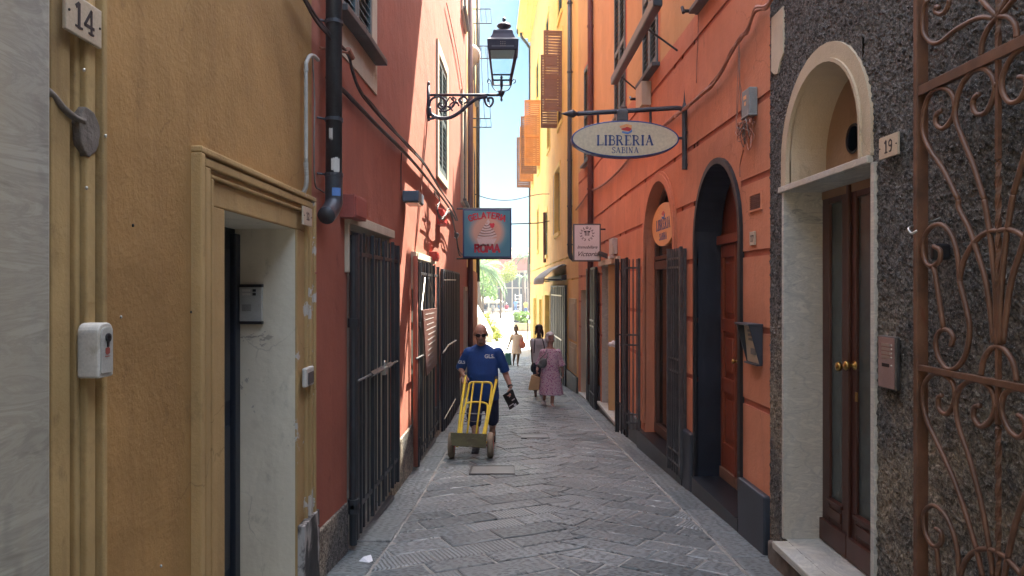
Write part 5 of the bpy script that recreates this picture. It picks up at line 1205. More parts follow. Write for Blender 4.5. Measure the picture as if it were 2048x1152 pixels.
m = MB(); m.wbox('R', 5.755, 5.93, 3.15, 3.37, .0, .07); m.wbox('R', 5.75, 5.935, 3.14, 3.16, 0, .078); m.build('housing', M['greybox'], t, bevel=.015)
m = MB(); m.wbox('R', 5.82, 5.88, 3.29, 3.32, .07, .072); m.wbox('R', 5.83, 5.86, 3.24, 3.27, .07, .072); m.build('sticker', M['signorange'], t)
R2 = random.Random(5)
for k in range(9):
    m = MB(); q = []; bx_, bz_ = 1484+R2.uniform(-8, 14), 262+R2.uniform(-12, 14)
    q.append(pt('R', 1490+k*1.6, 236, .06))
    for j in range(7): a = R2.uniform(0, 6.3); q.append(pt('R', bx_+R2.uniform(5, 13)*math.cos(a), bz_+R2.uniform(10, 30)*math.sin(a), R2.uniform(.03, .1)))
    if k % 2: q.append(pt('R', 1476+R2.uniform(-3, 4), 150, .05)); q.append(pt('R', 1478, 75, .05))
    m.tube(spline(q, 6), .0036, 5); m.build('wire', M['cablebrown' if k % 3 else 'cablegrey'], t, smooth=True)
m = MB(); m.tube(spline([pt('R', 1487, 300, .03), pt('R', 1480, 330, .02), pt('R', 1480, 354, .02)]), .005); m.build('wire', M['cablebrown'], t)
cable('cable_bundle', 'R', [(1560, -40), (1535, 12), (1512, 18), (1502, 40), (1494, 62), (1482, 75), (1462, 105), (1444, 140), (1425, 168), (1402, 190), (1375, 212), (1350, 232)], .011, M['cablebrown'], 'painted cable bundle climbing the orange wall to the top right', 'cable bundle', .04, 7, .02)
cable('cable_bundle', 'R', [(1350, 232), (1320, 258), (1290, 286), (1262, 312), (1240, 338), (1215, 362), (1195, 376), (1178, 384), (1165, 402), (1152, 420)], .016, M['cablebrown'], 'painted cable running from the oval sign down to the brown pipe', 'cable', .03, 3, .012)
cable('cable', 'R', [(1397, 28), (1396, 80), (1394, 120), (1393, 165)], .005, M['cablebrown'], 'single thin wire hanging on the orange wall above the oval sign pole', 'wire', .02)
m = MB(); p = pt('R', 1397, 22, .0)
m.wbox('R', p.y-.03, p.y+.03, p.z-.03, p.z+.05, 0, .03); m.tube([p, p+Vector((-.16, 0, 0))], .018); m.tube([p+Vector((-.16, -.03, -.03)), p+Vector((-.16, .03, .05))], .018); tag(m.build('shutter_stay', M['black'], bevel=.004), 'black iron stay under the topmost window corner', 'bracket')
m = MB(); p = pt('R', 1284, 198, .0); m.tube([p, p+Vector((-.16, 0, 0))], .02); m.tube([p+Vector((-.16, -.05, -.02)), p+Vector((-.16, .05, .04))], .016); tag(m.build('shutter_stay', M['black']), 'small black stay beside the cream meter box', 'bracket')
m = MB(); m.wbox('R', 9.62, 10.02, 4.2, 4.52, 0, .13); m.wbox('R', 9.66, 9.98, 4.185, 4.2, .02, .11); tag(m.build('meter_box', M['cream'], bevel=.012), 'cream meter box under the tall green shuttered windows', 'meter box')
t = thing('vent_grille', (1.95, 5.8, 2.4), 'rusty louvred vent grille above number 17', 'vent')
m = MB(); portal(m, 'R', 5.655, 5.93, 2.385, 2.535, [(0, .02, .012)]); m.wbox('R', 5.675, 5.91, 2.385, 2.4, -.01, .012); m.build('frame', M['orange'], t)
m = MB(); m.wbox('R', 5.675, 5.91, 2.4, 2.515, -.01, .002)
for i in range(7): m.wbox('R', 5.675, 5.91, 2.405+i*.016, 2.411+i*.016, .0, .01)
m.build('slats', M['pipe_brown'], t)
t = thing('hooded_intercom', (1.9, 5.8, 1.17), 'intercom panel under an angular slate hood beside the black arch', 'intercom')
d0, d1 = 5.66, 5.93
m = MB(); m.wbox('R', d0-.02, d1+.03, 1.475, 1.49, 0, .12)
for d in (d0-.012, d1): m.prism([(0, 1.475), (.11, 1.475), (.025, 1.17), (0, 1.17)], lambda u, v, w, d=d: (gx('R', d, u), d+w, v), 0, .012)
m.wbox('R', d0-.01, d1+.01, 1.16, 1.172, 0, .05); m.build('hood', M['slateblue'], t, bevel=.003)
m = MB(); m.hexa([(gx('R', d0, 0), d0, 1.175), (gx('R', d1, 0), d1, 1.175), (gx('R', d1, .02), d1, 1.175), (gx('R', d0, .02), d0, 1.175), (gx('R', d0, 0), d0, 1.47), (gx('R', d1, 0), d1, 1.47), (gx('R', d1, .05), d1, 1.47), (gx('R', d0, .05), d0, 1.47)]); m.build('panel', M['cream'], t)
m = MB()
for i in range(3): m.wbox('R', 5.76, 5.84, 1.42-i*.035, 1.44-i*.035, .03, .054-.004*i)
m.wbox('R', 5.72, 5.82, 1.24, 1.29, .01, .035); m.build('buttons', M['greyprint'], t)
m = MB(); m.wbox('R', 12.3, 12.7, 2.35, 2.62, 0, .09); m.wbox('R', 12.35, 12.6, 2.28, 2.33, 0, .12); tag(m.build('alarm_box', M['whitebox'], bevel=.01), 'small white alarm box above the white door', 'alarm box')
t = thing('floodlight', tuple(pt('R', 1210, 520)), 'grey floodlight above the marble jamb next to the white sign', 'floodlight'); c = P(1213, 512, 13.6)
m = MB(); m.obox(c, (.34, .22, .08), rot('Y', 20)); m.build('housing', M['irongrey'], t, bevel=.02); m = MB(); m.tube([(gx('R', 13.6), 13.6, c.z+.02), c], .02); m.build('bracket', M['iron'], t)

# awning cassette
t = thing('awning_cassette', (1.5, 9, 4.7), 'dark rolled awning cassette slanting above the oval sign', 'awning')
x_ = 1.50; A = P(1228, 162, (x_)*FPX/(1228-1024)); B = P(1316, 0, x_*FPX/(1316-1024))
m = MB(); m.hexa([A+Vector(q) for q in ((-.05, 0, -.06), (.05, 0, -.06))]+[B+Vector(q) for q in ((.05, 0, -.06), (-.05, 0, -.06))]+[A+Vector(q) for q in ((-.05, 0, .06), (.05, 0, .06))]+[B+Vector(q) for q in ((.05, 0, .06), (-.05, 0, .06))]); m.build('cassette', M['pipe_dark'], t, bevel=.015)
for k in (.12, .75): p = A.lerp(B, k); m = MB(); m.tube([p, (gx('R', p.y), p.y, p.z-.28)], .012); m.build('arm', M['iron'], t)
for d, r, l, mt, off in ((18.9, .06, 'grey downpipe at the joint between the orange and yellow houses', 'pipe_dark', .085), (15.6, .062, 'brown downpipe on the orange house passing behind the oval sign', 'pipe_brown', .07)):
    x = gx('R', d, off); t = thing('downpipe', (x, d, 2.4), l, 'downpipe')
    z0 = CAMH-(505-576)*d/FPX if d > 18 else -.3
    m = MB(); m.tube([(x, d, 13), (x, d, z0)]+([(x+.03, d, z0-.12), (x+.12, d, z0-.2)] if d > 18 else []), r, 12); m.build('pipe', M[mt], t, smooth=True)
    m = MB()
    for z in (9.2, 7.4, 5.1, 3.9, 2.9): m.lathe([(r+.012, -.02), (r+.012, .02)], (x, d, z), 12); m.tube([(x, d, z), (x+.12, d, z)], .012)
    m.build('collars', M[mt], t)
dc = 37.05; m = MB(); m.tube(spline([Vector((.45, dc, 15.0)), Vector((.5, dc, 14.6)), Vector((.85, dc, 14.1)), Vector((.92, dc, 13.5)), Vector((.92, dc, 8)), Vector((.92, dc, 3.0))], 6), .07, 10); tag(m.build('downpipe', M['pipe_dark'], smooth=True), 'long dark downpipe at the far outer corner of the yellow house', 'downpipe')

# folding gates of shop fronts on the right
def leaf_gate(label, p0, p1, z0, z1, n, rails, mat, name='folding_gate'):
    t = thing(name, (p0[0], p0[1], z0), label, 'gate'); p0, p1 = Vector(p0+(0,)), Vector(p1+(0,))
    u = (p1-p0); L = u.length; u.normalize(); w = Vector((-u.y, u.x, 0)); Mx = Matrix((u, w, Vector((0, 0, 1)))).transposed()
    m = MB()
    for k in (0.012, L-.012): m.obox(p0+u*k+Vector((0, 0, (z0+z1)/2)), (.03, .035, z1-z0), Mx)
    for z in rails: m.obox(p0+u*L/2+Vector((0, 0, z)), (L, .012, .025), Mx)
    m.build('frame', M[mat], t, bevel=.003)
    for i in range(n): m = MB(); m.obox(p0+u*(L*(i+.8)/(n+.6))+Vector((0, 0, (z0+z1)/2)), (.014, .02, z1-z0-.02), Mx); m.build('bar', M[mat], t)
    return t
t = leaf_gate('barred folding gate leaf standing open left of the bookshop arch', (1.54, 10.1), (1.765, 10.0), -.20, 2.18, 4, (1.12, .98, .02, -.1, 2.05), 'irongrey')
leaf_gate('dark folded gate leaf behind the bookshop gate beside the white door', (1.52, 10.6), (1.62, 10.2), -.33, 2.2, 3, (1.1, .1), 'iron')
t = leaf_gate('barred folding gate leaf nearest the black arch', (1.83, 7.84), (1.80, 8.36), -.30, 2.22, 5, (.98, .84, -.05, -.18, 2.1, 2.0), 'irongrey')
t2 = leaf_gate('second barred leaf folded flat behind the leaf nearest the black arch', (1.875, 7.86), (1.85, 8.34), -.28, 2.2, 4, (.98, .84, -.05, 2.1), 'irongrey')
t = thing('folded_shutter', (1.65, 15.4, -.7), 'dark steel folded shutter between the marble jamb and the far doorway', 'shutter')
for d0, d1, o in ((14.55, 15.35, .05), (15.4, 16.25, .03)):
    m = MB(); m.wbox('R', d0, d1, -.72, 2.2, o, o+.05)
    for k in range(3): dd = d0+(d1-d0)*(k+.5)/3; m.wbox('R', dd-.05, dd+.05, -.7, 2.15, o+.05, o+.062)
    m.build('leaf', M['iron'], t, bevel=.005)
m = MB()
for z in (1.1, .98, -.4): m.wbox('R', 14.6, 15.3, z-.015, z+.015, .112, .125)
m.build('bar', M['irongrey'], t)
# white bag on the door handle
t = thing('plastic_bag', tuple(pt('R', 1232, 706)), 'crumpled white bag hanging at the white door', 'bag')
c = P(1230, 692, 12.6); m = MB()
for i in range(9): m.sph(c+Vector((R2.uniform(-.09, .09), R2.uniform(-.06, .06), R2.uniform(-.1, .08))), (R2.uniform(.03, .07), .04, R2.uniform(.03, .08)), 8, rot('Y', R2.uniform(-50, 50)))
m.build('bag', M['whitepaint'], t, remesh=.012, sm=2)
m = MB(); m.hexa([c+Vector(q) for q in ((.02, -.03, .06), (.09, -.03, .05), (.09, -.02, .05), (.02, -.02, .06), (.01, -.03, .19), (.1, -.03, .17), (.1, -.02, .17), (.01, -.02, .19))]); m.build('note', M['signwhite'], t)
# far right shop: shutters, awning, lamp
t = thing('metal_shutter_door', (1.4, 22, -1.1), 'dark blue steel shutters under the small grey awning', 'shutter door')
for d0, d1, o in ((19.9, 21.9, .03), (22.0, 24.3, .03)):
    m = MB(); m.wbox('R', d0, d1, -.95, 1.85, o, o+.06)
    for k in range(4): dd = d0+(d1-d0)*(k+.5)/4; m.wbox('R', dd-.04, dd+.04, -.9, 1.8, o+.06, o+.075)
    m.build('leaf', M['navy'], t, bevel=.006)
m = MB()
for z, k in ((1.55, 0), (.3, 0), (-.75, 0)): m.wbox('R', 20.4, 23.6, z-.018, z+.018, .11, .13)
m.build('bar', M['steel'], t)
t = thing('shop_awning', (1.3, 22, 1.9), 'small grey fabric awning with a drooping edge above the far steel shutters', 'awning')
a0, a1 = 20.2, 24.6
m = MB()
def aw(d, o, z): return (gx('R', d, o), d, z)
n = 8
top = [(0, 2.42), (.12, 2.44), (.42, 2.26), (.62, 2.08), (.64, 2.0)]
m.rings([[aw(d, o, z) for o, z in top]+[aw(d, o-.012, z-.012) for o, z in reversed(top)] for d in (a0, a1)]); m.build('canvas', M['greycanvas'], t)
m = MB()
for i in range(22): d = a0+(a1-a0)*(i+.5)/22; m.hexa([aw(d-.09, .635, 1.9-.02*(i % 2)), aw(d+.09, .635, 1.9-.02*(i % 2)), aw(d+.09, .645, 1.9-.02*(i % 2)), aw(d-.09, .645, 1.9-.02*(i % 2)), aw(d-.1, .635, 2.01), aw(d+.1, .635, 2.01), aw(d+.1, .645, 2.01), aw(d-.1, .645, 2.01)])
m.build('valance', M['whitecloth'], t)
m = MB(); m.wbox('R', a0, a1, 2.0, 2.14, .0, .14); m.tube([aw(a0+.2, .1, 2.0), aw(a0+.2, .62, 2.02)], .02); m.tube([aw(a1-.2, .1, 2.0), aw(a1-.2, .62, 2.02)], .02); m.build('frame', M['iron'], t)
p = Vector((gx('R', 27.3, .06), 27.3, 2.7))
t = thing('blind_rope', tuple(p), 'rope of a rolled blind hanging on the yellow wall beside the lower overhead wire', 'rope')
x = gx('R', 27.3, .06); m = MB(); m.tube([(x, 27.3, CAMH-(425-576)*27.3/FPX), (x+.01, 27.3, CAMH-(525-576)*27.3/FPX)], .05, 8); m.build('rope', M['pipe_brown'], t)
t = thing('sign_frame', tuple(P(1058, 681, 42.5)), 'empty black pavement sign frame at the end of the yellow house', 'sign frame')
m = MB(); a, b = P(1055.5, 640, 42.5), P(1061.5, 681, 42.5)
m.tube([a, (a.x, a.y, b.z)], .035); m.tube([(b.x, a.y, a.z), b], .03); m.tube([a, (b.x, a.y, a.z)], .03); m.tube([(a.x, a.y, b.z+.3), (b.x, a.y, b.z+.3)], .02); m.build('frame', M['black'], t)
# litter, manhole covers
m = MB(); m.add([Vector(q) for q in ((-.05, 0, .0), (.03, -.03, .0), (.055, .0, .004), (.03, .05, .03), (-.02, .02, .025))], [(0, 1, 4), (1, 2, 3), (1, 3, 4)]); c = P(731, 1124, 0); dd = 2566.5/(1124-644.15)
o = m.build('paper_scrap', M['litter'], origin=(0, 0, 0), recalc=False); o.location = ((731-1024)*dd/FPX, dd, gz(dd)+.006); sm_ = o.modifiers.new('s', 'SOLIDIFY'); sm_.thickness = .001; tag(o, 'folded white paper scrap on the near left paving edge', 'litter')
def onground(px, py): d = 2566.5/(py-644.15); return ((px-1024)*d/FPX, d)
def cover(c, w, h, label):
    t = thing('manhole_cover', (c[0], c[1], gz(c[1])), label, 'manhole cover'); x, y = c
    Z = lambda yy, k: gz(yy)+k
    m = MB(); m.hexa([(x-w, y-h, Z(y-h, -.01)), (x+w, y-h, Z(y-h, -.01)), (x+w, y+h, Z(y+h, -.01)), (x-w, y+h, Z(y+h, -.01)), (x-w, y-h, Z(y-h, .010)), (x+w, y-h, Z(y-h, .010)), (x+w, y+h, Z(y+h, .010)), (x-w, y+h, Z(y+h, .010))]); m.build('lid', M['greyprint'], t, bevel=.003)
    m = MB()
    for a, b, c_, d in ((x-w-.018, x-w-.004, y-h-.018, y+h+.018), (x+w+.004, x+w+.018, y-h-.018, y+h+.018), (x-w-.003, x+w+.003, y-h-.018, y-h-.004), (x-w-.003, x+w+.003, y+h+.004, y+h+.018)):
        m.hexa([(a, c_, Z(c_, -.01)), (b, c_, Z(c_, -.01)), (b, d, Z(d, -.01)), (a, d, Z(d, -.01)), (a, c_, Z(c_, .014)), (b, c_, Z(c_, .014)), (b, d, Z(d, .014)), (a, d, Z(d, .014))])
    m.build('rim', M['irongrey'], t)
cover(onground(1070, 873), .2, .18, 'small rectangular metal manhole cover in front of the women')
cover(onground(985, 941), .25, .22, 'slate topped manhole cover with a metal rim in front of the hand truck')

# ------------------------------------------------------------------ the square beyond
FZ = -1.344
FB = thing('pavilion', (3, 102, FZ), 'long glazed pavilion with a terracotta parapet across the square', 'building')
D_ = 100.0
def X(px, d=D_): return (px-1024)*d/FPX
def Z(py, d=D_): return CAMH-(py-576)*d/FPX
m = MB(); m.box(X(985), X(1500), D_, D_+10, Z(541), Z(516)); m.box(X(984), X(1500), D_-.3, D_, Z(519.5), Z(515)); m.build('parapet', M['rust_wall'], FB)
m = MB(); m.box(X(700), X(1500), D_+1.2, D_+9, FZ, Z(541)); m.build('wall', M['greyprint'], FB)
m = MB(); m.box(X(700), X(1500), D_+1.0, D_+1.1, FZ, Z(541)); m.build('glazing', M['frost'], FB)
m = MB(); m.box(X(960), X(1300), D_+.2, D_+.95, Z(545), Z(541)); m.box(X(960), X(1300), D_+.6, D_+.9, Z(577), Z(574.5)); m.build('transom', M['cream'], FB)
for px in (960, 977, 993.5, 1009, 1024.5, 1039, 1056, 1072): m = MB(); m.box(X(px)-.09, X(px)+.09, D_+.5, D_+.9, FZ, Z(545)); m.build('mullion', M['cream'], FB)
for px in (1003.5, 1050): m = MB(); m.lathe([(.17, FZ), (.15, Z(550)), (.15, Z(548)), (.34, Z(543.5)), (.34, Z(541))], (X(px), D_-.1, 0), 12); m.build('column', M['cream'], FB)
m = MB()
for px in range(960, 1120, 7): m.tube([(X(px), D_+3, Z(516)), (X(px), D_+3, Z(494))], .05, 5)
m.tube([(X(950), D_+3, Z(494)), (X(1120), D_+3, Z(494))], .07, 5); m.tube([(X(950), D_+3, Z(508)), (X(1120), D_+3, Z(508))], .04, 5); m.build('railing', M['whitebox'], FB)
def frond(m, base, yaw, L, lift, droop, w=.5, n=14):
    base = Vector(base); dx, dy = math.cos(yaw), math.sin(yaw); mid = []
    for i in range(n+1):
        s = i/n; mid.append(base+Vector((dx*L*s*(1-.2*s), dy*L*s*(1-.2*s), lift*L*s-droop*L*s*s)))
    m.tube(mid, .02, 4)
    side = Vector((-dy, dx, 0))
    for i in range(2, n*2):
        s = i/(2*n); p = mid[min(n, int(s*n))].lerp(mid[min(n, int(s*n)+1)], s*n-int(s*n)); l = w*math.sin(PI*min(1, .15+s*.85))+.08
        for sg in (-1, 1):
            e = p+side*sg*l*.75+Vector((dx*l*.7, dy*l*.7, -.25*l+R.uniform(-.05, .05))); q = p+Vector((dx, dy, 0))*.07
            m.add([p, q, e], [(0, 1, 2)])
def palm(x, d, h, L, n, label, fan=0):
    t = thing('palm_tree', (x, d, FZ), label, 'palm tree')
    m = MB(); k = 14; m.tube([(x+.1*math.sin(i*.4), d, FZ+h*i/k) for i in range(k+1)], [.2-.06*i/k+(.02 if i % 2 else 0) for i in range(k+1)], 9); m.build('trunk', M['bark'], t, smooth=True)
    m = MB()
    for i in range(n): yw = 2*PI*i/n+R.uniform(-.2, .2); frond(m, (x, d, FZ+h), yw, L*R.uniform(.8, 1.1), R.uniform(-.1, .75), R.uniform(.5, .9), .55*L/2.2)
    m.build('crown', M['palm'], t, recalc=False)
palm(X(957, 62), 62, 4.9, 2.9, 46, 'bushy palm with drooping fronds left of the pavilion')
palm(X(1047, 96), 96, 4.6, 2.0, 12, 'slim young palm before the right of the pavilion')
palm(X(1060, 70), 70, 6.2, 2.6, 22, 'tall palm whose fronds show beside the yellow house corner')
def tree(name, x, d, z, r, n, mat, label, cat='tree', trunk=1.5, flat=1, seed=1, lf=.12):
    rr = random.Random(seed); t = thing(name, (x, d, FZ if trunk else z-r), label, cat)
    m = MB()
    if trunk:
        m.tube([(x, d, FZ), (x+.05, d, z-r*.5), (x, d, z)], [.12, .09, .05], 8)
        for i in range(5): a = rr.uniform(0, 6.3); m.tube([(x, d, z-r*.6), (x+r*.6*math.cos(a), d+r*.6*math.sin(a), z+r*rr.uniform(-.1, .5))], [.05, .02], 5)
    else:
        for i in range(6): a = rr.uniform(0, 6.3); m.tube([(x, d, z-r*flat), (x+r*.6*math.cos(a), d+r*.6*math.sin(a), z+r*.3*flat)], [.02, .01], 5)
    m.build('trunk' if trunk else 'stems', M['bark'], t)
    cl = [(rr.gauss(0, .45), rr.gauss(0, .45), rr.gauss(0, .42), rr.uniform(.25, .45)) for _ in range(14)]
    m = MB()
    for i in range(n):
        cx, cy, cz, cr_ = rr.choice(cl); v = Vector((rr.gauss(0, 1), rr.gauss(0, 1), rr.gauss(0, 1))).normalized()*cr_*rr.uniform(.5, 1.05)
        p = Vector((x+(cx+v.x)*r, d+(cy+v.y)*r, z+(cz+v.z)*r*flat)); a = Vector((rr.gauss(0, 1), rr.gauss(0, 1), rr.gauss(0, .7))).normalized()*lf*rr.uniform(.6, 1.3); b = a.orthogonal().normalized()*lf*.4
        m.add([p-a, p+b, p+a, p-b], [(0, 1, 2, 3)])
    m.build('crown' if trunk else 'foliage', mat, t, recalc=False)
tree('leafy_tree', X(1001, 74), 74, Z(545, 74), 1.9, 4200, M['leafy'], 'yellow green tree between the palm and the pavilion glass', seed=3)
tree('leafy_tree', X(965, 68), 68, Z(570, 68), 1.7, 2400, M['leaf'], 'darker green tree low behind the palm', seed=4)
t = thing('planter', (X(1045, 53), 53, FZ), 'round stone planter with a green bush at the end of the alley', 'planter')
m = MB(); m.lathe([(.62, 0), (.66, .1), (.64, .45), (.7, .48), (.7, .56), (.58, .56), (.58, .5)], (X(1045, 53), 53, FZ), 24); m.build('bowl', M['archtrim'], t)
tree('bush', X(1043, 53), 53, FZ+.95, .68, 1500, M['leaf'], 'green bush growing in the round stone planter', 'bush', trunk=0, flat=.75, seed=8, lf=.09)
t = thing('litter_bin', (X(1033, 66), 66, FZ), 'grey domed litter bin behind the stone planter', 'litter bin')
m = MB(); m.lathe([(.22, 0), (.24, .1), (.24, .75), (.05, .75)], (X(1033, 66), 66, FZ), 16); m.build('body', M['pipe_dark'], t)
m = MB(); m.lathe([(.3, .95), (.3, 1.0), (.18, 1.08), (0, 1.1)], (X(1033, 66), 66, FZ), 16)
for a in range(4): m.tube([(X(1033, 66)+.2*math.cos(a*1.57), 66+.2*math.sin(a*1.57), FZ+.75), (X(1033, 66)+.2*math.cos(a*1.57), 66+.2*math.sin(a*1.57), FZ+.97)], .02)
m.build('lid', M['whitebox'], t)
def parasol(px0, px1, pxc, py_e, py_t, d, label, mat='canvas'):
    cx, r = X(pxc, d), (px1-px0)/2*d/FPX; ze, zt = Z(py_e, d), Z(py_t, d); t = thing('parasol', (cx, d, FZ), label, 'parasol'); n = 8
    m = MB(); top = Vector((cx, d, zt)); rim = [Vector((cx+r*math.cos(2*PI*i/n+.39), d+r*math.sin(2*PI*i/n+.39), ze)) for i in range(n)]
    m.add([top]+rim+[top+Vector((0, 0, -.03))]+[p+Vector((0, 0, -.03)) for p in rim], [(0, 1+i, 1+(i+1) % n) for i in range(n)]+[(n+1, n+2+(i+1) % n, n+2+i) for i in range(n)]+[(1+i, n+2+i, n+2+(i+1) % n, 1+(i+1) % n) for i in range(n)])
    for i in range(n): a, b = rim[i], rim[(i+1) % n]; m.hexa([a+Vector((0, 0, -.2)), b+Vector((0, 0, -.2)), b*1.0+Vector((0, .01, -.2)), a+Vector((0, .01, -.2)), a, b, b+Vector((0, .01, 0)), a+Vector((0, .01, 0))])
    m.build('canopy', M[mat], t, recalc=False)
    m = MB(); m.tube([(cx, d, FZ), (cx, d, zt)], .04); m.lathe([(.3, 0), (.3, .08), (.05, .1)], (cx, d, FZ), 12); m.build('pole', M['whitepaint'], t)
    m = MB()
    for p in rim: m.tube([p+Vector((0, 0, -.04)), top+Vector((0, 0, -.06))], .015, 4)
    m.build('ribs', M['whitebox'], t)
parasol(962, 1024, 978, 603, 592, 88, 'cream parasol sheltering the seated people in the square')
parasol(925, 970, 948, 601, 576, 76, 'second cream parasol half hidden behind the left house')
t = thing('low_wall', (X(995, 90), 90, FZ), 'beige panelled low wall behind the seated people', 'wall')
for i in range(6): m = MB(); a = X(975+i*8.3, 91); m.box(a, a+.48, 91, 91.25, FZ, FZ+.62); m.build('panel', M['cream'], t)
t = thing('scaffold_tower', (X(1036, 93), 93, FZ), 'white metal barrier with crossbars in front of the pavilion', 'barrier')
for px in (1030.5, 1042): m = MB(); m.box(X(px, 93)-.05, X(px, 93)+.05, 93, 93.1, FZ, Z(588, 93)); m.build('post', M['whitepaint'], t)
for py in (591, 598, 604, 611, 618): m = MB(); m.box(X(1030.5, 93)+.05, X(1042, 93)-.05, 93.02, 93.08, Z(py, 93)-.04, Z(py, 93)+.04); m.build('crossbar', M['whitepaint'], t)
# ramp parapet on the left
t = thing('ramp_parapet', (-1.9, 44, FZ), 'pale stone ramp parapet curving down beside the alley mouth', 'parapet')
m = MB(); pts = [(-3.9, 62, 1.35), (-3.0, 56, .9), (-2.3, 50, .35), (-1.75, 46, -.2), (-1.35, 43, -.62), (-1.15, 41.5, -.85)]
def rb(w0, w1, z0f, z1f): m.rings([[(x+w0, y, z0f(z)), (x+w1, y, z0f(z)), (x+w1, y, z1f(z)), (x+w0, y, z1f(z))] for x, y, z in pts])
rb(-.25, .0, lambda z: FZ-.1, lambda z: z-.1); m.build('wall', M['cream'], t)
m = MB(); rb(-.32, .07, lambda z: z-.1, lambda z: z+.02); m.build('coping', M['marble'], t)
for k, (x, y, z) in enumerate(((-.95, 42.5, -1.0), (-1.15, 44.5, -.72), (-1.45, 46.5, -.45), (-1.75, 48.5, -.2))):
    tree('shrub', x, y, z, .42, 420, M['leafy'], ['lowest green shrub at the foot of the ramp parapet', 'second green shrub up the ramp parapet', 'third green shrub up the ramp parapet', 'highest green shrub along the ramp parapet'][k], 'shrub', trunk=0, flat=.8, seed=20+k, lf=.08)
# distant block to the left and right of the pavilion so that the square is enclosed
for x0, x1, y0, y1, z, mt, l in ((-60, -12, 96, 110, 9, 'yellow_l', 'pale house on the left side of the square'), (14, 60, 60, 90, 9, 'rust_wall', 'terracotta house on the right side of the square')):
    t = thing('square_house', ((x0+x1)/2, y0, FZ), l, 'building'); m = MB(); m.box(x0, x1, y0, y1, FZ, z); m.build('wall', M[mt], t); m = MB(); m.box(x0-.4, x1+.4, y0-.4, y1+.4, z, z+.3); m.build('roof', M['rust_wall'], t)
# ------------------------------------------------------------------ people
def hand(m, wr, dirv, palmn, thumb, s=1.0, curl=35):
    "palm, four unequal bent fingers, side thumb; dirv = pointing direction, palmn = palm normal, thumb = side vector"
    wr, d, n, t = Vector(wr), Vector(dirv).normalized(), Vector(palmn).normalized(), Vector(thumb).normalized()
    Mx = Matrix((t, d, n)).transposed()
    m.sph(wr+d*.045*s, (.038*s, .052*s, .017*s), 12, Mx); m.sph(wr, (.024*s, .024*s, .02*s), 8)
    for i, L in enumerate((.070, .078, .072, .056)):
        b = wr+d*.08*s+t*(.028-.019*i)*s; p = [b]; a = 0
        for j, f in enumerate((.45, .32, .23)):
            a += math.radians(curl*(1, 1.1, .7)[j]); p.append(p[-1]+(d*math.cos(a)+n*math.sin(a))*L*f*s)
        m.limb(p, [.0095*s, .009*s, .0085*s, .0075*s], 7)
    b = wr+d*.03*s+t*.03*s; m.limb([b, b+(d*.5+t*.6+n*.35).normalized()*.032*s, b+(d*.8+t*.6+n*.6).normalized()*.058*s], [.013*s, .011*s, .009*s], 7)
def head(m, c, h, yaw=0, tilt=0, male=True):
    "c = centre of the skull, h = head height, facing -y"
    Mx = rot('Z', yaw)@rot('X', tilt); c = Vector(c); k = h/.24
    V = lambda x, y, z: c+Mx@Vector((x*k, y*k, z*k))
    m.sph(V(0, .012, .025), (.076*k, .094*k, .093*k), 16, Mx); m.sph(V(0, -.02, -.035), (.06*k, .07*k, .075*k), 14, Mx)
    m.sph(V(0, -.055, -.088), (.03*k, .028*k, .024*k), 10, Mx); m.sph(V(0, -.04, -.07), (.045*k, .045*k, .035*k), 10, Mx)
    m.limb([V(0, -.088, .008), V(0, -.107, -.028)], [.009*k, .0145*k], 8)
    m.sph(V(0, -.096, -.03), (.019*k, .012*k, .01*k), 8, Mx)
    m.sph(V(0, -.084, -.058), (.024*k, .012*k, .006*k), 8, Mx); m.sph(V(0, -.083, -.068), (.02*k, .012*k, .007*k), 8, Mx)
    for s in (-1, 1):
        m.sph(V(s*.03, -.08, .018), (.02*k, .012*k, .006*k), 8, Mx); m.sph(V(s*.079, .012, -.008), (.011*k, .02*k, .033*k), 8, Mx)
        m.sph(V(s*.042, -.062, -.03), (.022*k, .02*k, .02*k), 8, Mx)
    return V, k, Mx
def eyes(t, V, k):
    for s in (-1, 1): m = MB(); m.sph(V(s*.031, -.083, .003), (.012*k, .007*k, .007*k), 8); m.build('eye', M['black'], t, smooth=True)

# ---- courier
def L2(px, py, y, ox=-.42, oy=10.3): # picture point at depth y -> world
    return P(px, py, y)
t = thing('person', (-.42, 10.35, gz(10.35)), 'bald man in a blue t-shirt and sunglasses pushing the yellow hand truck', 'person')
g0 = gz(10.3)
neck = L2(963, 690, 10.38); hd = L2(961.5, 668, 10.28)
shR, shL = L2(934, 706, 10.38), L2(1000, 706, 10.38)
elR, elL = L2(921, 737, 10.46), L2(1012, 750, 10.42); wrR, wrL = L2(929, 752, 10.16), L2(1021, 774, 10.3)
hip = L2(966, 792, 10.4)
hR, hL = L2(952, 800, 10.38), L2(982, 800, 10.4)
kR, kL = L2(950, 846, 10.15), L2(985, 842, 10.42); aR, aL = L2(952, 893, 10.0), L2(985, 868, 10.95)
aR.z = gz(aR.y)+.09; aL.z = gz(aL.y)+.12
def toe(a, up=0): return Vector((a.x, a.y-.2, gz(a.y-.2)+.03+up))
b = MB(); V, k, Mx = head(b, hd, .285, 4, 10)
b.limb([hd+Vector((0, .03, -.06)), neck+Vector((0, .0, -.02))], [.062, .07], 12)
zt = neck.z
b.loft([(zt-.0, neck.x, 10.39, .07, .065), (zt-.05, neck.x, 10.39, .15, .09), (zt-.10, neck.x+.0, 10.39, .19, .115), (zt-.25, neck.x+.01, 10.37, .20, .145), (zt-.42, neck.x+.02, 10.35, .195, .165), (zt-.58, neck.x+.02, 10.36, .19, .155), (zt-.72, hip.x, 10.38, .19, .145), (zt-.85, hip.x, 10.4, .13, .12)], 24)
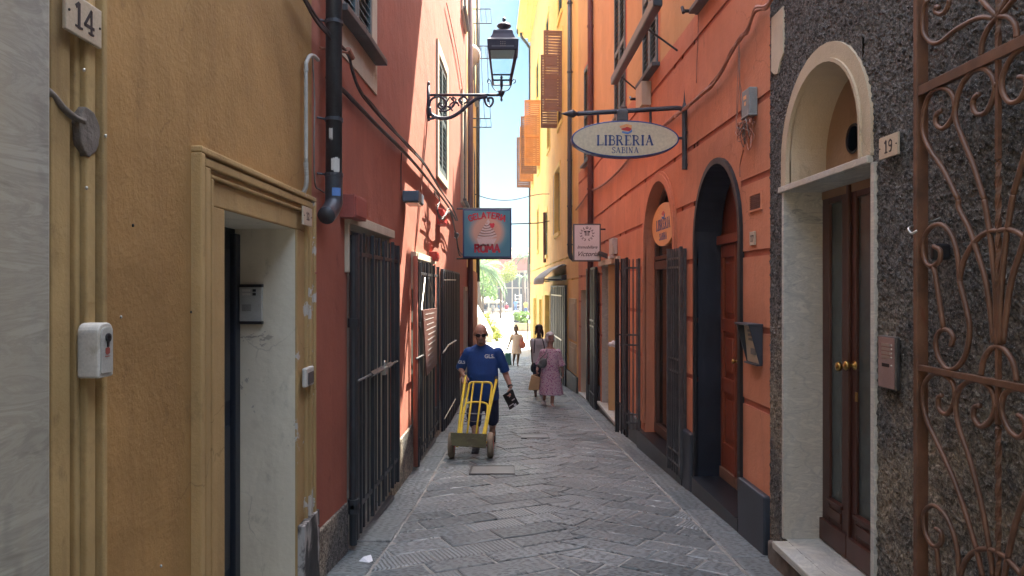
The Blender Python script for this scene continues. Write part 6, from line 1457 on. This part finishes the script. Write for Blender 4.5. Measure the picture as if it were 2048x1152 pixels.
b.limb([shR+Vector((.02, 0, -.02)), elR, wrR], [.062, .045, .03], 12); b.limb([shL+Vector((-.02, 0, -.02)), elL, wrL], [.062, .045, .03], 12)
hand(b, wrR, (.05, -.7, -.55), (.2, -.5, -.8), (.9, -.1, .1), 1.08, 62); hand(b, wrL, (.1, -.35, -1), (-.6, -.7, .1), (-.6, -.8, 0), 1.08, 34)
b.limb([hR, kR, aR], [.088, .058, .038], 12); b.limb([hL, kL, aL], [.088, .058, .038], 12)
for kn, an in ((kR, aR), (kL, aL)): q = kn.lerp(an, .35); b.sph(q+Vector((0, .02, 0)), (.05, .055, .11), 10)
b.limb([aR, toe(aR)], [.04, .035]); b.limb([aL, toe(aL)], [.04, .035])
b.build('body', M['skinm'], t, remesh=.0062, sm=3)
s = MB()
s.loft([(zt+.012, neck.x, 10.385, .082, .078), (zt-.035, neck.x, 10.39, .155, .10), (zt-.09, neck.x+.0, 10.39, .215, .13), (zt-.22, neck.x+.01, 10.37, .222, .16), (zt-.40, neck.x+.02, 10.35, .222, .185), (zt-.58, neck.x+.02, 10.36, .222, .178), (zt-.72, hip.x+.01, 10.38, .226, .17), (zt-.78, hip.x+.01, 10.38, .222, .165)], 28)
s.limb([shR+Vector((.03, 0, 0)), shR.lerp(elR, .86)], [.088, .072], 14); s.limb([shL+Vector((-.03, 0, 0)), shL.lerp(elL, .72)], [.085, .066], 14)
s.tube([shR.lerp(elR, .6), shR.lerp(elR, 1.02)], [.07, .074], 14); s.tube([shL.lerp(elL, .5), shL.lerp(elL, .84)], [.07, .072], 14)
for i in range(5): a = R.uniform(-1, 1); s.limb([Vector((neck.x+a*.15, 10.22, zt-.3-.07*i)), Vector((neck.x+a*.15+.12, 10.24, zt-.36-.07*i))], [.016, .008], 6)
sh = s.build('t_shirt', M['blueshirt'], t, remesh=.009, sm=4)
m = MB(); fonts(m, 'GLS.', .074, fx((L2(979, 0, 10.2).x, 10.195, L2(0, 716, 10.2).z)), bold=.0022, w=0); m.build('chest_logo', M['whitepaint'], sh)
p = shR.lerp(elR, .55); m = MB(); fonts(m, 'GLS', .06, fx((p.x-.02, p.y-.087, p.z-.02)), bold=.002); m.build('sleeve_logo', M['whitepaint'], sh)
s = MB(); s.loft([(zt-.66, hip.x, 10.385, .205, .155), (zt-.76, hip.x, 10.39, .208, .16), (zt-.87, hip.x, 10.4, .195, .15), (zt-.93, hip.x, 10.4, .15, .13)], 24)
s.limb([hR, kR+Vector((0, .01, 0))], [.11, .088], 14); s.limb([hL, kL+Vector((0, .01, .02))], [.115, .095], 14); s.sph(hR.lerp(kR, .6)+Vector((-.09, 0, 0)), (.04, .07, .1), 10)
so_ = s.build('shorts', M['navyshort'], t, remesh=.009, sm=3)
for an, up in ((aR, 0), (aL, .03)):
    s = MB(); s.limb([an+Vector((0, .03, .0)), an+Vector((0, .02, -.045)), toe(an, up*0)], [.05, .052, .044], 12); s.obox((an.x, an.y-.09, gz(an.y-.1)+.016), (.1, .31, .03)); s.build('shoe', M['rubber'], t, remesh=.008, sm=3)
    s = MB(); s.tube([an+Vector((0, .01, .0)), an+Vector((0, .01, .07))], [.047, .046], 14); s.build('sock', M['black'], t)
g_ = MB()
for sgn in (-1, 1):
    g_.prism([(sgn*(.033+.031*math.cos(2*PI*i/16)), .004+.021*math.sin(2*PI*i/16)) for i in range(16)], lambda u, v, w: V(u, -.094-w+abs(u)*.18, v), 0, .005)
    g_.tube([V(sgn*.066, -.078, .008), V(sgn*.083, .02, .004)], .003)
g_.tube([V(-.008, -.098, .01), V(.008, -.098, .01)], .003); g_.build('sunglasses', M['black'], t)
bd = MB(); bd.sph(V(0, -.062, -.078), (.043*k, .04*k, .034*k), 12, Mx); bd.sph(V(0, -.078, -.046), (.03*k, .02*k, .008*k), 8, Mx); bd.build('beard', pm('grey_beard', (.24, .16, .125), .2, 40, .9), t, remesh=.007, sm=2)
m = MB(); q = elL.lerp(wrL, .93); dv = (wrL-elL).normalized(); K = dv.to_track_quat('Z', 'Y').to_matrix(); m.lathe([(.034, -.012), (.038, -.01), (.038, .01), (.034, .012)], q, 16, M=K); m.build('wrist_watch', M['black'], t)
# papers
c = wrL+Vector((.005, -.05, -.13)); pp = thing('parcel_papers', tuple(c), 'dark glossy printed envelopes held in the man\'s lowered hand', 'papers')
for i, (dx, mt) in enumerate(((0, 'black'), (.004, 'black'))):
    Mx_ = rot('Z', 25+i*8)@rot('Y', -28+i*5); m = MB(); m.obox(c+Vector((dx, .004*i, -.04)), (.16, .004, .24), Mx_); m.build('envelope', M[mt], pp)
m = MB(); Mx_ = rot('Z', 25)@rot('Y', -28)
for a, b_, w, h in ((-.02, .05, .07, .02), (.03, -.02, .05, .015), (-.03, -.07, .08, .012), (.02, -.1, .04, .03)): m.obox(c+Vector((0, 0, -.04))+Mx_@Vector((a, -.004, b_)), (w, .002, h), Mx_)
m.build('print', M['whitecloth'], pp)

# ---- hand truck
HT = thing('hand_truck', (-.53, 9.5, gz(9.5)), 'yellow tubular hand truck with a worn steel toe plate and beige wheels', 'hand truck')
gy = gz(9.45); wr_ = .168
WL_, WR_ = Vector(((903-1024)*9.45/FPX, 9.46, gy+wr_)), Vector(((981-1024)*9.45/FPX, 9.44, gy+wr_))
K = Matrix(((0, 0, 1), (0, 1, 0), (-1, 0, 0)))
for c in (WL_, WR_):
    m = MB(); m.lathe([(.1, -.035), (.14, -.04), (.163, -.026), (wr_, 0), (.163, .026), (.14, .04), (.1, .035)], c, 28, M=K); w = m.build('wheel', M['tyre'], HT, smooth=True)
    m = MB(); m.lathe([(.02, -.045), (.1, -.036), (.105, 0), (.1, .036), (.02, .045)], c, 20, M=K); m.build('rim', M['alarm'], w)
m = MB(); m.tube([WL_, WR_], .014); m.build('axle', M['irongrey'], HT)
bl, br = P(914, 882, 9.42), P(966, 884, 9.42); tl, tr = P(931, 752, 10.13), P(992, 760, 10.1)
u = (tl-bl)
for a, b_ in ((bl, tl), (br, tr)):
    m = MB(); m.tube(spline([a+Vector((0, .02, -.08)), a.lerp(b_, .3), a.lerp(b_, .7), b_+Vector((0, .0, -.03)), b_+Vector((0, .05, .02))], 5), .0185, 12); m.build('side_rail', M['yellowpaint'], HT, smooth=True)
m = MB(); m.tube([tl+Vector((0, .03, .0)), tl+Vector((0, .07, .03))], .024, 12); m.build('grip', M['black'], HT); m = MB(); m.tube([tr+Vector((0, .03, .0)), tr+Vector((0, .07, .03))], .024, 12); m.build('grip', M['black'], HT)
def onp(px, py):  # point on the truck's frame plane
    f = (884-py)/(884-755); return P(px, py, 9.42+f*.68)
m = MB(); m.tube(spline([onp(918, 880), onp(927, 830), onp(937, 779), onp(939, 768), onp(945, 764.5), onp(962, 764.5), onp(978, 765), onp(983, 769), onp(983, 780), onp(976, 830), onp(968, 880)], 5), .015, 10); m.build('hoop', M['yellowpaint'], HT, smooth=True)
m = MB(); m.tube(spline([onp(922, 878), onp(926, 830), onp(930, 811), onp(938, 805), onp(955, 804), onp(970, 806), onp(975, 813), onp(972, 840), onp(964, 878)], 5), .013, 10); m.build('hoop', M['yellowpaint'], HT, smooth=True)
for a, b_ in (((947, 766), (933, 878)), ((965, 766), (951, 878))): m = MB(); m.tube([onp(*a), onp(*b_)], .013, 10); m.build('rung', M['yellowpaint'], HT, smooth=True)
m = MB(); m.tube([onp(914, 826), onp(975, 829)], .009); m.build('crossbar', M['irongrey'], HT)
m = MB(); m.tube(spline([onp(925, 838)+Vector((0, .08, 0)), onp(945, 846)+Vector((0, .1, 0)), onp(968, 842)+Vector((0, .08, 0))]), .005); m.tube([onp(928, 846)+Vector((0, .1, 0)), onp(938, 843)+Vector((0, .1, 0))], .008); m.build('strap', M['cablegrey'], HT)
a, b_, c, d = P(901, 866, 9.38), P(974, 869, 9.38), P(972, 897, 9.12), P(903, 892, 9.12)
c.z = max(c.z, gz(9.1)+.1); m = MB(); n_ = Vector((0, -.3, 1)).normalized()*.008; m.hexa([d, c, b_, a, d+n_, c+n_, b_+n_, a+n_]); m.build('toe_plate', M['olive'], HT, bevel=.003)
for c in (WL_, WR_): m = MB(); m.tube([c+Vector((.0, 0, 0)), (bl if c is WL_ else br)+Vector((0, 0, .03))], .014); m.build('wheel_strut', M['yellowpaint'], HT)

# ---- older lady in the floral dress
t = thing('person', (.82, 15.3, gz(15.3)), 'grey haired lady in a purple floral dress walking with a grey shoulder bag', 'person'); d0 = 15.3
Q = lambda px, py, dy=0: P(px, py, d0+dy)
hd = Q(1101, 677); nk = Q(1100, 694)
b = MB(); V, k, Mx = head(b, hd, .235, 18, 8, False)
b.limb([hd+Vector((0, .02, -.05)), nk+Vector((0, 0, -.04))], [.048, .06], 10)
sR, sL, eR, eL, wR_, wL2 = Q(1085, 704), Q(1116, 704), Q(1078, 728, .04), Q(1123, 730), Q(1074, 741, -.08), Q(1126, 745, .02)
zt = nk.z
b.loft([(zt-.0, nk.x, d0, .06, .055), (zt-.06, nk.x, d0, .16, .085), (zt-.3, nk.x, d0, .165, .125), (zt-.55, nk.x, d0, .18, .14), (zt-.8, nk.x, d0, .16, .13)], 20)
b.limb([sR, eR, wR_], [.05, .04, .026], 10); b.limb([sL, eL, wL2], [.05, .04, .026], 10)
hand(b, wR_, (-.1, -.2, -1), (.6, .2, .2), (0, -1, 0), .95, 60); hand(b, wL2, (.05, 0, -1), (-1, 0, 0), (0, -1, 0), .95, 25)
f1, f2 = Q(1088, 797, .25), Q(1104, 806, -.1); f1.z = gz(f1.y)+.1; f2.z = gz(f2.y)+.06
b.limb([Q(1092, 760), Q(1090, 778, .05), f1], [.065, .05, .034], 10); b.limb([Q(1106, 760), Q(1106, 782, -.05), f2], [.065, .05, .034], 10)
b.limb([f1, f1+Vector((-.01, -.1, -.075))], [.03, .026]); b.limb([f2, f2+Vector((.01, -.13, -.035))], [.03, .026])
b.build('body', M['skinl'], t, remesh=.0075, sm=3); eyes(t, V, k)
s = MB(); s.loft([(zt-.03, nk.x, d0, .10, .075), (zt-.075, nk.x, d0, .185, .105), (zt-.3, nk.x, d0-.01, .185, .15), (zt-.5, nk.x, d0, .195, .155), (zt-.7, nk.x+.01, d0, .225, .18), (zt-.9, nk.x+.02, d0, .25, .2), (zt-1.0, nk.x+.03, d0, .262, .205)], 30)
for i in range(9): a = i*.7; s.limb([Vector((nk.x+.15*math.cos(a), d0+.12*math.sin(a), zt-.5)), Vector((nk.x+.02+.24*math.cos(a), d0+.19*math.sin(a), zt-.985))], [.012, .028], 8)
s.limb([sR+Vector((.01, 0, .0)), sR.lerp(eR, .7)], [.07, .062], 10); s.tube([sR.lerp(eR, .55), sR.lerp(eR, 1.08)], [.06, .085], 12)
s.limb([sL, sL.lerp(eL, .7)], [.07, .062], 10); s.tube([sL.lerp(eL, .55), sL.lerp(eL, 1.08)], [.06, .085], 12)
s.build('dress', M['dress'], t, remesh=.011, sm=3)
h_ = MB(); h_.sph(V(0, .045, .058), (.096*k, .098*k, .086*k), 16, Mx); h_.sph(V(-.07, .025, -.02), (.035*k, .07*k, .085*k), 10, Mx); h_.sph(V(.072, .03, -.02), (.032*k, .065*k, .08*k), 10, Mx); h_.sph(V(0, .07, -.02), (.085*k, .05*k, .09*k), 12, Mx); h_.sph(V(-.02, -.045, .092), (.055*k, .03*k, .018*k), 8, Mx)
h_.build('hair', M['greyhair'], t, remesh=.009, sm=2)
for f in (f1, f2): s = MB(); s.limb([f+Vector((0, .04, -.05)), f+Vector((0, -.13, -.05))], [.03, .034], 8); s.tube([f+Vector((-.05, -.07, -.055)), f+Vector((0, -.075, .0)), f+Vector((.05, -.07, -.055))], .012, 6); s.obox(f+Vector((0, -.05, -.078+.01)), (.09, .26, .035)); s.build('sandal', M['whitecloth'] if f is f1 else M['beigecloth'], t)
t = thing('shoulder_bag', tuple(Q(1086, 736)), 'slouchy grey leather bag under the floral dress lady\'s arm', 'bag')
m = MB(); c = Q(1086, 724, -.14); m.sph(c+Vector((0, 0, -.02)), (.09, .06, .11), 14, rot('Y', 18)); m.sph(c+Vector((-.05, 0, -.07)), (.09, .055, .06), 12); m.build('bag', M['greyleather'], t, remesh=.01)
m = MB(); m.tube(spline([c+Vector((-.07, 0, .05)), Q(1091, 706, -.13), Q(1093, 697, -.03), Q(1093, 706, .13)]), .009); m.tube(spline([c+Vector((.06, 0, .05)), Q(1096, 712, -.15), Q(1093, 697, -.02)]), .009); m.build('strap', M['greyleather'], t)
t = thing('paper_bag', tuple(Q(1068, 781)), 'tan shopping bag hanging from the floral dress lady\'s hand', 'bag')
tp, bt = Q(1070, 752, -.08), Q(1067, 779, -.05); w = .11
m = MB(); m.hexa([bt+Vector(q) for q in ((-w, -.08, 0), (w, -.07, -.01), (w, .07, -.01), (-w, .07, 0))]+[tp+Vector(q) for q in ((-w*.65, -.02, .03), (w*1.0, -.05, -.03), (w*1.0, .04, -.03), (-w*.65, .03, .03))]); m.build('bag', M['paper'], t, bevel=.012)
m = MB(); hp = wR_+Vector((-.01, -.0, -.09)); m.tube(spline([tp+Vector((-.05, -.02, .02)), hp+Vector((-.01, -.01, .0)), tp+Vector((.07, -.03, -.02))]), .006); m.tube(spline([tp+Vector((-.04, .02, .02)), hp+Vector((0, .01, .0)), tp+Vector((.07, .02, -.02))]), .006); m.build('handles', M['paper'], t)

# ---- woman in the white t-shirt
d0 = 17.3; t = thing('person', (.65, d0, gz(d0)), 'woman in a white t-shirt and dark trousers behind the floral dress lady', 'person')
hd = Q(1078, 659, 0); hd = P(1078, 660, d0); Q2 = lambda px, py, dy=0: P(px, py, d0+dy); nk = Q2(1078, 675); zt = nk.z
b = MB(); V, k, Mx = head(b, hd, .25, -5, 5)
b.limb([hd+Vector((0, .02, -.05)), nk+Vector((0, 0, -.04))], [.05, .06], 10)
b.loft([(zt-.0, nk.x, d0, .06, .055), (zt-.06, nk.x, d0, .165, .085), (zt-.3, nk.x, d0, .15, .12), (zt-.5, nk.x, d0, .15, .12), (zt-.7, nk.x, d0, .17, .13), (zt-.82, nk.x, d0, .12, .11)], 20)
sR, sL = Q2(1065, 682), Q2(1091, 682); b.limb([sR, Q2(1065, 705, .03), Q2(1065, 723, -.05)], [.052, .042, .028], 10); b.limb([sL, Q2(1093, 705, .03), Q2(1092, 723, .0)], [.052, .042, .028], 10)
hand(b, Q2(1065, 723, -.05), (0, -.1, -1), (1, 0, 0), (0, -1, 0), .95, 25); hand(b, Q2(1092, 723), (0, -.1, -1), (-1, 0, 0), (0, -1, 0), .95, 25)
fa, fb = Q2(1071, 0), Q2(1083, 0, .3); fa.z = gz(d0)+.08; fb.z = gz(d0+.3)+.1
b.limb([Q2(1073, 740), fa.lerp(Q2(1073, 740), .5), fa], [.08, .055, .038]); b.limb([Q2(1084, 740), fb.lerp(Q2(1084, 740), .5), fb], [.08, .055, .038]); b.limb([fa, fa+Vector((0, -.15, -.05))], [.035, .03]); b.limb([fb, fb+Vector((0, -.15, -.05))], [.035, .03])
b.build('body', M['skind'], t, remesh=.009, sm=3); eyes(t, V, k)
s = MB(); s.loft([(zt-.02, nk.x, d0, .09, .07), (zt-.07, nk.x, d0, .185, .105), (zt-.3, nk.x, d0, .168, .14), (zt-.52, nk.x, d0, .17, .14), (zt-.6, nk.x, d0, .172, .14)], 24)
s.limb([sR, sR+Vector((-.0, 0, -.13))], [.07, .066]); s.limb([sL, sL+Vector((0, 0, -.13))], [.07, .066]); ts = s.build('t_shirt', M['whitecloth'], t, remesh=.011)
m = MB()
for i in range(3): m.box(nk.x-.07+i*.01, nk.x+.08-.01*i, d0-.148, d0-.14, zt-.18-i*.03, zt-.172-i*.03)
m.build('print', M['greyprint'], ts)
s = MB(); s.loft([(zt-.56, nk.x, d0, .16, .13), (zt-.7, nk.x, d0, .18, .14), (zt-.82, nk.x, d0, .14, .12)], 20); s.limb([Q2(1073, 742), fa.lerp(Q2(1073, 740), .5), fa+Vector((0, 0, .08))], [.095, .072, .055]); s.limb([Q2(1084, 742), fb.lerp(Q2(1084, 740), .5), fb+Vector((0, 0, .08))], [.095, .072, .055]); s.build('trousers', M['denim'], t, remesh=.012)
h_ = MB(); h_.sph(V(0, .025, .045), (.095*k, .1*k, .09*k), 14, Mx); h_.sph(V(0, .07, -.01), (.085*k, .05*k, .09*k), 12, Mx); h_.sph(V(.08, .05, -.09), (.03*k, .04*k, .1*k), 10, Mx); h_.sph(V(-.08, .05, -.06), (.02*k, .04*k, .07*k), 10, Mx); h_.build('hair', M['blackhair'], t, remesh=.01)
m = MB(); m.tube(spline([Q2(1085, 678, -.1), Q2(1088, 690, -.14), Q2(1090, 706, -.1)]), .012); m.tube(spline([Q2(1070, 678, -.1), Q2(1069, 690, -.13), Q2(1068, 706, -.1)]), .012); m.build('rucksack_strap', M['black'], t)
# dark bag in her hand
m = MB(); c = Q2(1065, 736, -.05); m.sph(c, (.05, .05, .11), 10); tag(m.build('clutch_bag', M['black'], remesh=.012), 'small dark bag held by the woman in the white t-shirt', 'bag')

# ---- far woman with trolley
d0 = 28.6; t = thing('person', (.18, d0, gz(d0)), 'woman in a pale short dress walking at the sunlit end of the alley', 'person'); Q3 = lambda px, py, dy=0: P(px, py, d0+dy)
b = MB(); V, k, Mx = head(b, Q3(1032, 659), .26, 0, 5); nk = Q3(1033, 667); zt = nk.z
b.limb([Q3(1032, 662), nk+Vector((0, 0, -.04))], [.05, .06]); b.loft([(zt, nk.x, d0, .06, .055), (zt-.08, nk.x, d0, .165, .085), (zt-.3, nk.x, d0, .15, .12), (zt-.55, nk.x, d0, .16, .13), (zt-.72, nk.x, d0, .15, .12)], 16)
sR, sL = Q3(1025, 671), Q3(1041, 671); wr1, wr2 = Q3(1015.5, 696), Q3(1046, 688)
b.limb([sR, Q3(1020, 684), wr1], [.05, .038, .026]); b.limb([sL, Q3(1046, 682, .05), wr2], [.05, .038, .026]); hand(b, wr1, (-.2, -.1, -1), (1, 0, 0), (0, -1, 0), .95, 45); hand(b, wr2, (0, -.5, -.6), (-1, 0, 0), (0, -1, 0), .95, 30)
fa, fb = Q3(1027, 728, .25), Q3(1035, 733, -.1); fa.z = gz(fa.y)+.14; fb.z = gz(fb.y)+.07
b.limb([Q3(1029, 706), Q3(1028, 716, .0), fa], [.075, .05, .034]); b.limb([Q3(1037, 706), Q3(1036, 718, -.05), fb], [.075, .05, .034]); b.limb([fa, fa+Vector((0, -.08, -.12))], [.03, .025]); b.limb([fb, fb+Vector((.02, -.15, -.04))], [.03, .028])
b.build('body', M['skind'], t, remesh=.012, sm=2); eyes(t, V, k)
s = MB(); s.loft([(zt-.04, nk.x, d0, .12, .08), (zt-.09, nk.x, d0, .185, .105), (zt-.3, nk.x, d0, .17, .14), (zt-.55, nk.x, d0, .185, .15), (zt-.8, nk.x, d0, .2, .16)], 20); s.limb([sR, Q3(1022, 677)], [.07, .07]); s.limb([sL, Q3(1044, 677)], [.07, .07]); s.build('dress', M['beigecloth'], t, remesh=.014)
h_ = MB(); h_.sph(V(0, .02, .05), (.092*k, .098*k, .085*k), 12, Mx); h_.sph(V(0, .05, .14), (.05*k, .05*k, .04*k), 8); h_.build('hair', M['blackhair'], t, remesh=.012)
m = MB(); m.sph(Q3(1045, 690, -.12), (.13, .07, .15), 12); m.sph(Q3(1043, 682, -.12), (.07, .05, .14), 10); tag(m.build('shoulder_bag', M['pinkleather'], remesh=.014), 'dusty pink bag hanging at the far woman\'s side', 'bag')
t = thing('shopping_trolley', tuple(Q3(1019, 733, .2)), 'teal wheeled shopping trolley pulled by the far woman', 'shopping trolley')
m = MB(); a, b_ = Q3(1010, 706, .3), Q3(1022, 731, .3); m.box(a.x, b_.x, d0+.18, d0+.42, b_.z+.03, a.z); m.build('bag', M['teal'], t, bevel=.03)
m = MB(); m.tube([Q3(1012, 706, .2), Q3(1014, 697, .0)], .014); m.tube([Q3(1020, 706, .2), Q3(1019, 697, .0)], .014); m.tube([Q3(1011, 697, .0), Q3(1021, 697, .0)], .02); m.build('handle', M['whitepaint'], t)
for px in (1011, 1022): m = MB(); c = Q3(px, 731, .42); c.z = gz(c.y)+.08; m.lathe([(.01, -.02), (.08, -.02), (.08, .02), (.01, .02)], c, 14, M=K); m.build('wheel', M['rubber'], t)

# ---- people in the square
def smallperson(px, py, d, top, bottom, label, h=1.7, sit=False, skin='skinm', hair='blackhair', pose=0):
    x = X(px, d); z = gz(d); t = thing('person', (x, d, z), label, 'person'); b = MB()
    o = -.42 if sit else 0; hz = z+h-.12+o; sh = z+h*.82+o; hp = z+h*.5+o
    Vv, kk, _ = head(b, (x, d, hz), .24, 0, 0); b.limb([(x, d, hz-.06), (x, d, sh)], [.05, .07], 8)
    b.loft([(sh+.02, x, d, .08, .06), (sh-.05, x, d, .18, .1), (sh-.3, x, d, .16, .12), (hp, x, d, .17, .12), (hp-.1, x, d, .12, .1)], 14)
    for s_ in (-1, 1):
        b.limb([(x+s_*.18, d, sh-.04), (x+s_*(.22+.04*pose), d+.0, sh-.32), (x+s_*(.2+.06*pose), d-(.18 if sit else .05), sh-(.4 if sit else .56))], [.05, .04, .03], 8)
        hand(b, (x+s_*(.2+.06*pose), d-(.18 if sit else .05), sh-(.4 if sit else .56)), (0, -.2, -1), (-s_, 0, 0), (0, -1, 0), .95, 25)
        if sit: b.limb([(x+s_*.1, d, hp-.02), (x+s_*.12, d-.45, hp-.03), (x+s_*.12, d-.42, z+.08), (x+s_*.12, d-.58, z+.04)], [.08, .06, .04, .035], 8)
        else: b.limb([(x+s_*.09, d, hp-.02), (x+s_*.1, d-.02, z+.45), (x+s_*.1, d+.02, z+.08), (x+s_*.11, d-.15, z+.04)], [.085, .06, .04, .035], 8)
    b.build('body', M[skin], t, remesh=.02, sm=2)
    s = MB(); s.loft([(sh+.03, x, d, .1, .08), (sh-.04, x, d, .2, .12), (sh-.3, x, d, .185, .145), (hp, x, d, .19, .145)], 14)
    for s_ in (-1, 1): s.limb([(x+s_*.17, d, sh-.05), (x+s_*.215, d, sh-.2)], [.07, .065], 8)
    s.build('shirt', M[top], t, remesh=.022)
    s = MB(); s.loft([(hp+.04, x, d, .18, .135), (hp-.1, x, d, .16, .12)], 12)
    for s_ in (-1, 1):
        if sit: s.limb([(x+s_*.1, d, hp-.02), (x+s_*.12, d-.44, hp-.03)], [.1, .08], 8)
        else: s.limb([(x+s_*.09, d, hp-.04), (x+s_*.1, d-.02, z+.45)]+([(x+s_*.1, d+.02, z+.12)] if bottom == 'cloth_jean' else []), [.1, .08]+([.06] if bottom == 'cloth_jean' else []), 8)
    s.build('trousers', M[bottom], t, remesh=.022)
    s = MB(); s.sph(Vv(0, .025, .04), (.094, .1, .09), 10); s.build('hair', M[hair], t)
smallperson(1031, 0, 88, 'cloth_blue', 'cloth_jean', 'man in a light blue shirt standing beside the parasol tip', 1.78, hair='greyhair')
smallperson(1051.5, 0, 84, 'cloth_yel', 'cloth_jean', 'person in a yellow top and jeans standing near the slim palm')
for px, top, l in ((970.5, 'denim', 'person in a dark top seated furthest left under the parasol'), (986, 'cloth_white', 'person in a pale grey shirt seated under the parasol'), (1000, 'cloth_blue', 'person in a light blue top seated under the parasol'), (1013, 'cloth_red', 'person in a maroon shirt seated at the parasol\'s right edge')):
    smallperson(px, 0, 89.3, top, 'cloth_white', l, 1.7, True, hair='greyhair' if px > 1010 else 'blackhair')
t = thing('bench', (X(990, 89.5), 89.5, FZ), 'long plain bench under the cream parasol', 'bench'); m = MB(); m.box(X(966, 89.5), X(1020, 89.5), 89.2, 89.6, FZ+.38, FZ+.43); m.build('seat', M['cream'], t)
for px in (968, 985, 1002, 1018): m = MB(); m.box(X(px, 89.5)-.04, X(px, 89.5)+.04, 89.25, 89.55, FZ, FZ+.38); m.build('leg', M['greyprint'], t)

# ------------------------------------------------------------------ thin summer haze
m = MB(); m.box(-62, 62, -16, 125, -3.3, 17)
hz = bpy.data.materials.new('haze'); hz.use_nodes = True; t_ = hz.node_tree; t_.nodes.clear(); o_ = t_.nodes.new('ShaderNodeOutputMaterial'); v_ = t_.nodes.new('ShaderNodeVolumePrincipled')
v_.inputs['Color'].default_value = (.8, .88, 1, 1); v_.inputs['Density'].default_value = .002; v_.inputs['Anisotropy'].default_value = .6; t_.links.new(v_.outputs[0], o_.inputs['Volume'])
tag(m.build('haze', hz), kind='stuff')
